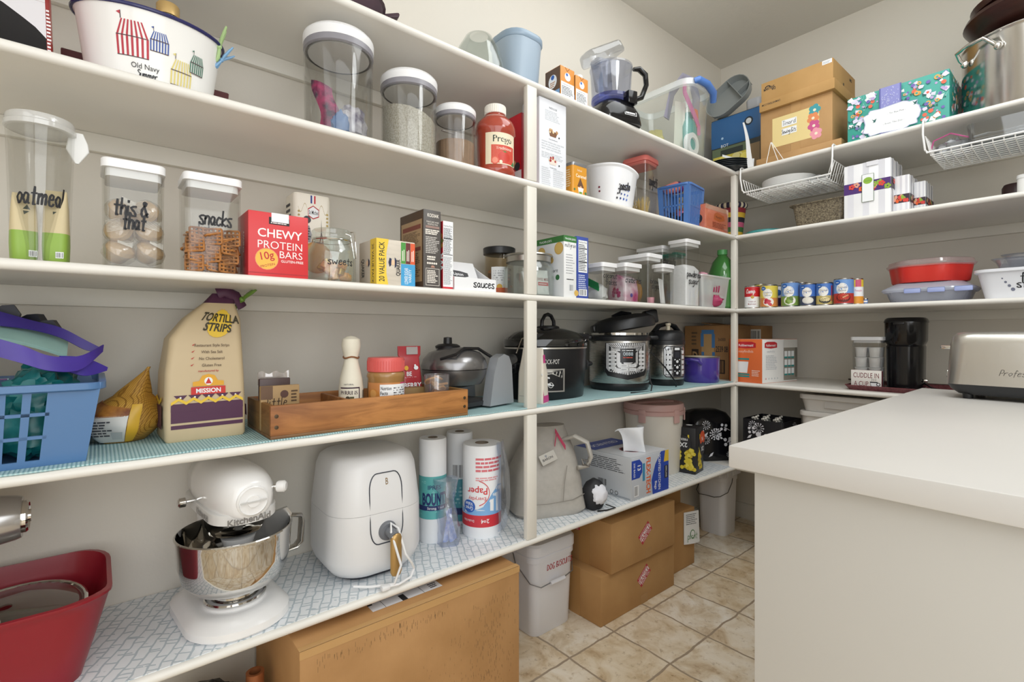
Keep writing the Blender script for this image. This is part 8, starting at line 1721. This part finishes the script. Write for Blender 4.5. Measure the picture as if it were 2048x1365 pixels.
# trash bag carton
ny = -.818; a_ = onx(1337, -.012)[0]
w = a_ - ny; d = .3; h = topL(1266, 918, -.012) - zE
t = thing('trash_bag_carton', 'white blue and orange trash bag carton with a bag pulled out of its top', 'carton', (-.012 - d / 2, (ny + a_) / 2, zE), HP)
mb = MB(); gy = P('#c6c9cd', .4); bu = P('#2b4bb0', .4); mb.cbox(w, d, h, gy, 0, .0015, {'F': P('#c3c8d0', .35), 'L': P('#c9ccd0', .4)}); F_ = bface('F', w, d, h); L_ = bface('L', w, d, h); T_ = bface('T', w, d, h)
mb.poly(F_, [(.55, 0), (1, 0), (1, 1), (.78, 1), (.62, .72), (.52, .35)], bu); mb.poly(F_, [(.86, .72), (1, .72), (1, 1), (.9, 1)], P('#e3bf3a', .4)); mb.text(F_, 'FLEX-TECH', .44, .5, .17, P('#e0662c'), .86, .03, rot=-90); mb.text(F_, 'SCENTED KITCHEN', .74, .5, .1, PAPER, .86, .01, rot=-90); mb.text(F_, 'Bags', .64, .2, .09, PAPER, .2, .01, rot=-90); mb.rect(F_, .88, .3, .98, .62, INK); mb.text(F_, 'KIRKLAND', .93, .46, .05, PAPER, .28, .01, rot=-90)
mb.poly(F_, [(0, .5), (.2, .5), (.27, .62), (.27, .84), (.2, .94), (0, .94)], bu); mb.text(F_, '13', .19, .74, .12, PAPER, .16, .02, rot=-90); mb.text(F_, '200 BAGS', .07, .71, .06, PAPER, .36, .01, rot=-90); mb.rect(F_, .28, .4, .34, .82, P('#3f8fb8')); mb.rect(F_, .06, .08, .18, .34, PAPER); mb.bars(F_, .07, .1, .17, .32, 7, INK)
mb.lines(L_, .3, .6, .95, .92, 7, DKTXT, .35); mb.bars(L_, .45, .2, .6, .36, 9, INK); mb.rect(L_, .45, .02, .98, .05, P('#9fa5ac')); mb.circ(L_, .68, .1, .05, DKTXT); mb.circ(L_, .68, .1, .035, P('#c9ccd0', .4)); mb.circ(L_, .76, .1, .05, DKTXT); mb.circ(L_, .76, .1, .035, P('#c9ccd0', .4))
mb.rect(T_, .02, .02, .98, .6, P('#d0d3d7', .4)); mb.rect(T_, .02, .62, .98, .98, P('#3350a8', .4)); mb.text(T_, 'SCENTED', .5, .8, .1, PAPER, .8, .01); mb.circ(T_, .5, .32, .16, P('#a04a52', .5), n=24); mb.circ(T_, .5, .32, .14, P('#3a3438', .6), n=24); mb.obj('carton', t)
mb = MB(); mb.sheet(lambda s, q: ((s - .5) * (.1 + .05 * q) + .02 * math.sin(q * 5 + s * 6) * .4, -.09 + .035 * math.cos(s * 6.3) + .02 * q, h + .002 + .1 * math.sin(q * pi * .62) * (1 - .5 * (s - .5) ** 2)), 16, 10, P('#eceef2', .5), .002); mb.obj('plastic_bag', t)
# white bucket with pink lid
xc = -.235; y, r, F = radL(xc, 1248, 1368); h = zat(806, F - r * .3) - zE; h = min(h, .385)
t = thing('pail', 'tall cream pail with a dusty pink clip lid', 'pail', (xc, y, zE), HP - .3); cw = P('#e3ddd2', .35, sss=.1); dp = P('#cfa8a2', .4)
mb = MB(); mb.lathe([(r * .86, 0), (r * .88, .004), (r * .97, h * .86)], cw, 44); mb.obj('body', t)
mb = MB(); mb.lathe([(r * .98, h * .84), (r * 1.02, h * .845), (r * 1.02, h * .9), (r * .99, h * .905), (r * 1.01, h * .91), (r * 1.01, h * .97), (r * .98, h), (r * .86, h), (r * .84, h * .985), (.01, h * .985)], dp, 44); mb.tube([(-r * .8, 0, h * .985), (-.02, 0, h * .995), (r * .8, 0, h * .985)], .01, dp, 8, flat=(1.6, .8)); mb.obj('lid', t)
for a in (-150, -90 + 8, -30, 30): 
    q = math.radians(a); mb = MB(); mb.M = Matrix.Rotation(q, 4, 'Z'); mb.box(r * .99, -.017, h * .74, r * .99 + .007, .017, h * .93, dp, .003); mb.box(r * .99 + .006, -.012, h * .86, r * .99 + .009, .012, h * .875, dp, .001); mb.obj('clip', t)
# duster box
nx, ny = -.045, onx(1391, -.045)[0]; h = topL(1391, 858, -.045) - zE
def prS(mb, f, w, d, h):
    for s, n in (('F', 1), ('L', 2)):
        F = f(s); rnd = random.Random(n); ye_ = P('#d8c23a', .6)
        for c in ((.5,) if n == 1 else (.25, .75)):
            for i in range(40): mb.circ(F, c + rnd.gauss(0, .1), rnd.uniform(.1, .58), .045, P(('#d8c23a', '#e3d055', '#c9ae2c')[i % 3], .7), n=7)
            mb.rect(F, c - .04, .62, c + .02, .85, ye_)
        mb.circ(F, .78 if n == 1 else .55, .62 if n == 1 else .66, .19 if n == 1 else .17, P('#2b2b2e')); q = .78 if n == 1 else .55
        if n == 1: mb.circ(F, .82, .74, .16, P('#d8562c')); mb.circ(F, .82, .5, .15, P('#333338')); mb.text(F, '2X', .82, .5, .1, PAPER, .3, .02, rot=180); mb.text(F, '95', .82, .72, .08, PAPER, .3, .01, rot=180)
        else: mb.text(F, '2X', .55, .62, .1, PAPER, .3, .02, rot=180); mb.text(F, 'FIBERS', .55, .74, .05, PAPER, .32, .01, rot=180)
    mb.circ(f('T'), .5, .4, .12, PAPER)
w, d = .105, .12; rt = HP + .18
mb = MB(); mb.cbox(w, d, h, P('#1f1f22', .4), 0, .0015); prS(mb, lambda s: bface(s, w, d, h), w, d, h)
lx, ly = -w / 2, -d / 2; cxx = nx - (lx * math.cos(rt) - ly * math.sin(rt)); cyy = ny - (lx * math.sin(rt) + ly * math.cos(rt))
mb.obj('duster_carton', loc=(cxx, cyy, zE), rotz=rt, label='black carton picturing yellow dusters in front of the pink-lidded pail', cat='carton')
# black floral bag, black floral box
fb = P('#17171c', .4); wf = P('#dcdce2', .5)
def flower(mb, F, n, seed, sc=1):
    rnd = random.Random(seed); k = F.H / F.W
    for i in range(n):
        x, y, r = rnd.uniform(.08, .92), rnd.uniform(.08, .92), rnd.uniform(.035, .075) * sc; ty = i % 3
        if ty == 0:
            for q in range(11): a = q * .571; mb.circ(F, x + r * 1.25 * k * math.cos(a), y + r * 1.25 * math.sin(a), r * .2, wf, n=6); mb.poly(F, [(x + r * .3 * k * math.cos(a), y + r * .3 * math.sin(a)), (x + r * k * math.cos(a - .1), y + r * math.sin(a - .1)), (x + r * k * math.cos(a + .1), y + r * math.sin(a + .1))], wf)
        elif ty == 1:
            for q in range(4): a = q * 1.6 + i; mb.circ(F, x + r * k * math.cos(a), y + r * math.sin(a), r * .5, wf, n=9)
            mb.poly(F, [(x, y), (x + r * 2.2 * k, y - r * 1.2), (x + r * 2.3 * k, y - r * 1.05), (x + r * .3 * k, y + r * .1)], wf)
        else: mb.poly(F, [(x, y), (x + r * .5 * k, y + r * .8), (x + r * 1.3 * k, y + r * 1.2), (x + r * .9 * k, y + r * .3)], wf)
gx, gy = -.2, .07
t = thing('floral_bag', 'glossy black bag with white flowers behind the corner post', 'bag', (gx, gy, zE), HP - .55)
w, d, h = .25, .2, .235
mb = MB(); mb.rloft([(0, w, d, .03), (.01, w * 1.02, d * 1.02, .04), (h * .8, w * .99, d * .96, .04), (h, w * .8, d * .7, .05), (h * 1.06, w * .5, d * .35, .04)], P('#121216', .15), True, True, 8); F_ = bface('F', w * .94, d * 1.03, h * .85); L_ = bface('L', w * 1.03, d * .9, h * .85); flower(mb, F_, 13, 3, 1.5); flower(mb, L_, 9, 5, 1.5); mb.obj('bag', t)
xa, xb = ony(1479, .012)[0], ony(1600, .012)[0]; h = .235
xa = .012; w = .19; d = .22; yb_ = .03
t = thing('floral_box', 'black fabric box with white flowers on the far shelf beside the corner post', 'fabric box', (xa + w / 2 + .004, yb_ + d / 2, zE - .0016), 0)
mb = MB(); shell(mb, [(0, w, d, .012), (h, w, d, .012)], fb, .004); flower(mb, bface('F', w, d, h), 13, 8, 1.5); flower(mb, bface('R', w, d, h), 10, 9, 1.4); flower(mb, bface('B', w, d - .009 * 2, h), 0, 2); mb.obj('body', t)
j0 = None
for i, (dx, dy) in enumerate(((-.05, -.06), (0, -.07), (.05, -.06), (-.02, -.005), (.035, 0))):
    lab = '%s little glass jar of pearls in the black floral box' % ('front left', 'front middle', 'front right', 'rear left', 'rear right')[i]; pos = (xa + w / 2 + dx, yb_ + d / 2 + dy, zE + .17)
    if j0 is None:
        j0 = thing('pearl_jar', lab, 'jar', pos, 0, 'glass jars of pearls')
        mb = MB(); rshell(mb, [(.02, 0), (.022, .004), (.022, .05), (.02, .056), (.0205, .06)], clear('#e3e6e4', .4, .04, .05), .0015, 20); mb.obj('jar', j0)
        mb = MB(); rnd = random.Random(4)
        for q in range(26): a = rnd.uniform(0, 6.28); z = .012 + .065 * q / 26; rr = .014 * (1 if z < .06 else .9); mb.ell((rr * math.cos(a), rr * math.sin(a), z), (.0055, .0055, .0055), P('#d9d5cc', .15), 8, 6)
        mb.obj('pearls', j0, kind='stuff')
    else: dup(j0, pos, label=lab)
# stacked grey-white bins on the far lowest shelf
xa = ony(1596, .05)[0]; w, d = .34, .3; zz = zE - .0016; gm2 = P('#d6d3ce', .4)
for i, (hh, lab) in enumerate(((.3, 'lower grey-white lettered bin under the far shelf behind the island'), (.075, 'upper grey-white bin stacked on the lettered bin behind the island'))):
    t = thing('storage_bin', lab, 'bin', (xa + w / 2, .05 + d / 2, zz), 0, 'stacked bins on the far shelf')
    mb = MB(); shell(mb, [(0, w * .9, d * .9, .03), (hh - .02, w * .97, d * .97, .035)], gm2, .003); F_ = bface('F', w * .95, d * .97, hh * .9)
    if i == 0: mb.hand(F_, 'plates', .4, .78, .2, INK, w=.4, th=1.0)
    else: mb.rect(F_, .3, .3, .75, .7, P('#c9c6c1', .4))
    mb.obj('body', t)
    mb = MB(); mb.rloft([(hh - .022, w * .97, d * .97, .035), (hh - .02, w * 1.02, d * 1.02, .04), (hh - .004, w * 1.02, d * 1.02, .04), (hh, w, d, .038)], gm2); mb.obj('lid', t); zz += hh + .0005
# ================================================================== FLOOR
# big brown box sticking out from under the shelf
y0, y1 = onx(599, .04)[0], onx(1039, .04)[0]; w = y1 - y0; h = zat(1132, onx(1039, .04)[1]) ; d = .38
t = thing('moving_box', 'big worn brown cardboard box on the floor under the lowest shelf', 'cardboard box', (.04 - d / 2, (y0 + y1) / 2, 0), HP)
mb = MB(); cb2 = cardboard('worn_cardboard', '#b98d5c', '#a57a4a'); mb.cbox(w, d, h, cb2, 0, .004); F_ = bface('F', w, d, h); T_ = bface('T', w, d, h); sk = P('#8f6f4a', .8); rnd = random.Random(8)
for i in range(260):
    x, z = (rnd.gauss(.83, .07), rnd.uniform(.25, .85)) if i % 3 else (rnd.uniform(.05, .6), .9 - .0 + rnd.gauss(0, .015) - .02 * rnd.random())
    if .03 < x < .98: mb.rect(F_, x, z, x + .0016, z + rnd.uniform(.01, .035), sk); mb.lay -= 1
for i in range(120):
    x, z = rnd.uniform(.45, .97), rnd.uniform(.05, .7); mb.rect(F_, x, z, x + .0014, z + rnd.uniform(.008, .02), P('#8a6a48', .8)); mb.lay -= 1
mb.lay += 3; mb.rect(T_, .3, .12, .62, .22, P('#dfe0e4', .5)); mb.rect(T_, .3, .2, .32, .22, INK); mb.rect(T_, .355, .12, .357, .22, INK); mb.rect(T_, .43, .12, .455, .2, INK); mb.rect(T_, .53, .12, .532, .22, INK); mb.lines(T_, .57, .14, .61, .21, 3, INK)
mb.rect(T_, .0, .0, 1, .045, P('#c39a66', .15)); mb.rect(F_, .0, .955, 1, 1, P('#c09763', .15)); mb.obj('box', t)
# dog biscuit pail
def pail2(label, x0, y0, w, h, rot, word_):
    t = thing('square_pail', label, 'pail', (x0, y0, 0), rot, 'white square pails'); wp = P('#e4e5ea', .35)
    mb = MB(); mb.rloft([(0, w * .84, w * .84, .03), (.004, w * .87, w * .87, .034), (h * .8, w * .95, w * .95, .035)], wp, True, True, 8)
    if word_: mb.hand(qface((-w * .45, -w * .4755, h * .66), (w * .45, -w * .4755, h * .66), (w * .45, -w * .4775, h * .8), (-w * .45, -w * .4775, h * .8)), 'DOG BISCUITS', .62, .38, .42, P('#b5303c', .5), w=.66, th=1.0)
    mb.obj('body', t)
    mb = MB(); mb.rloft([(h * .8, w * .97, w * .97, .036), (h * .805, w * 1.0, w * 1.0, .04), (h * .86, w * 1.0, w * 1.0, .04), (h * .87, w * .97, w * .97, .036)], wp, True, True, 8)
    mb.obj('collar', t)
    mb = MB(); mb.rloft([(h * .87, w * .98, w * .98, .036), (h * .88, w * 1.03, w * 1.03, .042), (h * .975, w * 1.03, w * 1.03, .042), (h, w * .97, w * .97, .04)], wp, True, True, 8)
    if not word_:
        for i in range(13):
            for s_ in (-1, 1): mb.box(-w * .48 + w * .96 * i / 12 - .002, s_ * w * .515 - .002, h * .88, -w * .48 + w * .96 * i / 12 + .002, s_ * w * .515 + .002, h * .97, wp); mb.box(s_ * w * .515 - .002, -w * .48 + w * .96 * i / 12 - .002, h * .88, s_ * w * .515 + .002, -w * .48 + w * .96 * i / 12 + .002, h * .97, wp)
    mb.obj('lid', t)
    mb = MB(); zs = h * .84; mb.tube([(-w * .5, 0, zs), (-w * .53, -w * .1, zs - .03), (-w * .5, -w * .42, h * .6), (-w * .36, -w * .52, h * .56), (-w * .16, -w * .525, h * .57), (.16 * w, -w * .525, h * .57), (w * .36, -w * .52, h * .6), (w * .52, -w * .35, h * .66), (w * .53, -w * .1, zs - .02), (w * .5, 0, zs)], .0022, P('#8f9298', .3, .8) if word_ else P('#4a4a4c', .4), 6); mb.obj('bail', t)
    mb = MB(); mb.tube([(-w * .16, -w * .53, h * .565), (w * .16, -w * .53, h * .565)], .0075, wp, 10)
    if word_: mb.obj('grip', t)
    else: mb.bm.free()
pail2('white square pail lettered dog biscuits beside the big brown box', -.14 - .11, -1.1, .225, .335, HP, True)
pail2('white square pail with a ribbed lid in the far corner on the floor', -.228, .258, .17, .365, 0, False)
# fragile boxes
def fragile(mb, F, cx, cy, s, rot=38):
    a = math.radians(rot); q = F.H / F.W
    def R(x, y): return (cx + (x * math.cos(a) - y * math.sin(a)) * q * s, cy + (x * math.sin(a) + y * math.cos(a)) * s)
    mb.poly(F, [R(-.19, -.11), R(.19, -.11), R(.19, .11), R(-.19, .11)], P('#b8303c', .5)); mb.poly(F, [R(-.18, -.045), R(.18, -.045), R(.18, .05), R(-.18, .05)], PAPER); mb.text(F, 'FRAGILE', cx, cy, .075 * s, P('#b8303c', .5), .34 * s * q * 1.0, .02, rot=rot) if 0 else None
    vs, fs, tw = text_mesh('FRAGILE', .03); k = .105 / .73; l = mb._l(); kk = min(k, .34 / tw); V = [mb.v(F.fn(*R((x - tw / 2) * kk, (y - .36) * k * .75), l)) for x, y in vs]
    for f_ in fs: mb.f([V[i] for i in f_], P('#b8303c', .5))
    for off, body in ((.08, 'HANDLE WITH CARE'), (-.078, 'THANK YOU')):
        vs, fs, tw = text_mesh(body, .0); l = mb._l(); kk = .3 / tw; V = [mb.v(F.fn(*R((x - tw / 2) * kk, off + (y - .36) * kk * 1.3), l)) for x, y in vs]
        for f_ in fs: mb.f([V[i] for i in f_], PAPER)
def fbox(label, x1, y0, y1, z0, z1, d, side):
    w, h = y1 - y0, z1 - z0; mb = MB(); c = cardboard('carton_tan', '#bb925f', '#ab8150'); mb.cbox(w, d, h, c, 0, .003); F_ = bface('F', w, d, h); L_ = bface('L', w, d, h)
    fragile(mb, F_, .5 if side else .55, .55 if side else .6, 1.15); mb.rect(L_, .0, 0, .0, 0, TAPE) if 0 else None; mb.rect(L_, .42, 0, .62, 1, P('#b68c59', .25)); mb.rect(F_, .5, .0, .6, .2, P('#ad8453', .3))
    if side: fragile(mb, L_, .3, .72, 1.0, 10)
    mb.obj('fragile_carton', loc=(x1 - d / 2, (y0 + y1) / 2, z0), rotz=HP, label=label, cat='cardboard box', group='cartons with red fragile stickers')
fbox('lower brown carton with a red fragile sticker on the floor', -.045, -.96, -.471, .0, .186, .27, False)
fbox('upper brown carton with a red fragile sticker under the shelf', -.032, -.915, -.487, .1865, .376, .28, True)
y0, y1 = -.455, onx(1389, -.1)[0]; w = y1 - y0; d = .24; h = .27
mb = MB(); mb.cbox(w, d, h, cardboard('carton_tan', '#bb925f', '#ab8150'), 0, .003); F_ = bface('F', w, d, h); 
mb.sheet(lambda s, q: (w * (.1 + .52 * s), -d / 2 - .004 - .01 * math.sin(s * 2.5) * (1 - q), h * (.42 + .55 * q - .06 * s)), 8, 6, PAPER, .001); F3 = Face(w * .5, h * .5, lambda s, q, l: Vector((w * (.1 + .52 * s), -d / 2 - .0045 - .01 * math.sin(s * 2.5) * (1 - q) - l, h * (.42 + .55 * q - .06 * s))))
mb.lines(F3, .12, .6, .9, .95, 6, DKTXT, .3); mb.circ(F3, .5, .3, .14, P('#5f8a5f')); mb.circ(F3, .5, .3, .11, PAPER); mb.hand(F3, 'plant', .5, .22, .2, P('#5f8a5f'), w=.6)
mb.obj('plant_carton', loc=(-.1 - d / 2, (y0 + y1) / 2, 0), rotz=HP, label='brown carton with a white paper notice behind the fragile cartons', cat='cardboard box')
mb = MB(); mb.cbox(w * .96, .17, .125, cardboard('carton_tan', '#bb925f', '#ab8150'), 0, .003); mb.obj('small_carton', loc=(-.17 - .085, (y0 + y1) / 2, h + .0005), rotz=HP, label='low brown carton on top of the carton with the paper notice', cat='cardboard box')
# dim things under the shelf left of the big box
mb = MB(); mb.blob((0, 0, .13), (.1, .11, .14), P('#1d1d21', .45), .2, 3, 6, flat0=0); mb.obj('black_bag', loc=(-.2, -2.2, 0), label='black bag in the shade under the lowest shelf left of the big box', cat='bag')
pR = XP(510, 1352, -.16)
mb = MB(); mb.rings([[(r_ * math.cos(a * pi / 10), r_ * math.sin(a * pi / 10), z) for a in range(20)] for r_, z in ((.02, 0), (.02, pR.z + .01), (.013, pR.z + .01), (.013, pR.z - .05))], P('#a5663f', .4, .4)); mb.lathe([(.012, pR.z - .02), (.008, pR.z - .005)], P('#1f7a66', .5), 14); mb.obj('gift_wrap_roll', loc=(pR.x, pR.y, 0), label='copper-coloured roll standing under the lowest shelf beside the black bag', cat='roll')
# fittings that belong to a part of their thing hang under that part
SUB = dict(lid_handle='lid', control_panel='body', side_handle='body', handle_mount='drawer', outline_trim='body', emblem='body', rivet='handle', hub_cap='head', hub_knob='head', speed_knob='head', trim_band='head', bowl_handle='bowl', bowl_clamp_ring='base', power_button='body', drip_plate='body', steam_valve='lid', clasp='lid', buckle='top_strap', grip='bail', knob='upper_plate', lever='body', browning_knob='body', neck_wire='body', rear_lettering='body', seal_band='bottle', core='roll', clip='body')
for o in list(S.objects):
    if o.parent and o.parent.type == 'EMPTY':
        want = SUB.get(o.name.split('.')[0])
        p = [c for c in o.parent.children if want and c.name.split('.')[0] == want]
        if p: o.parent = p[0]
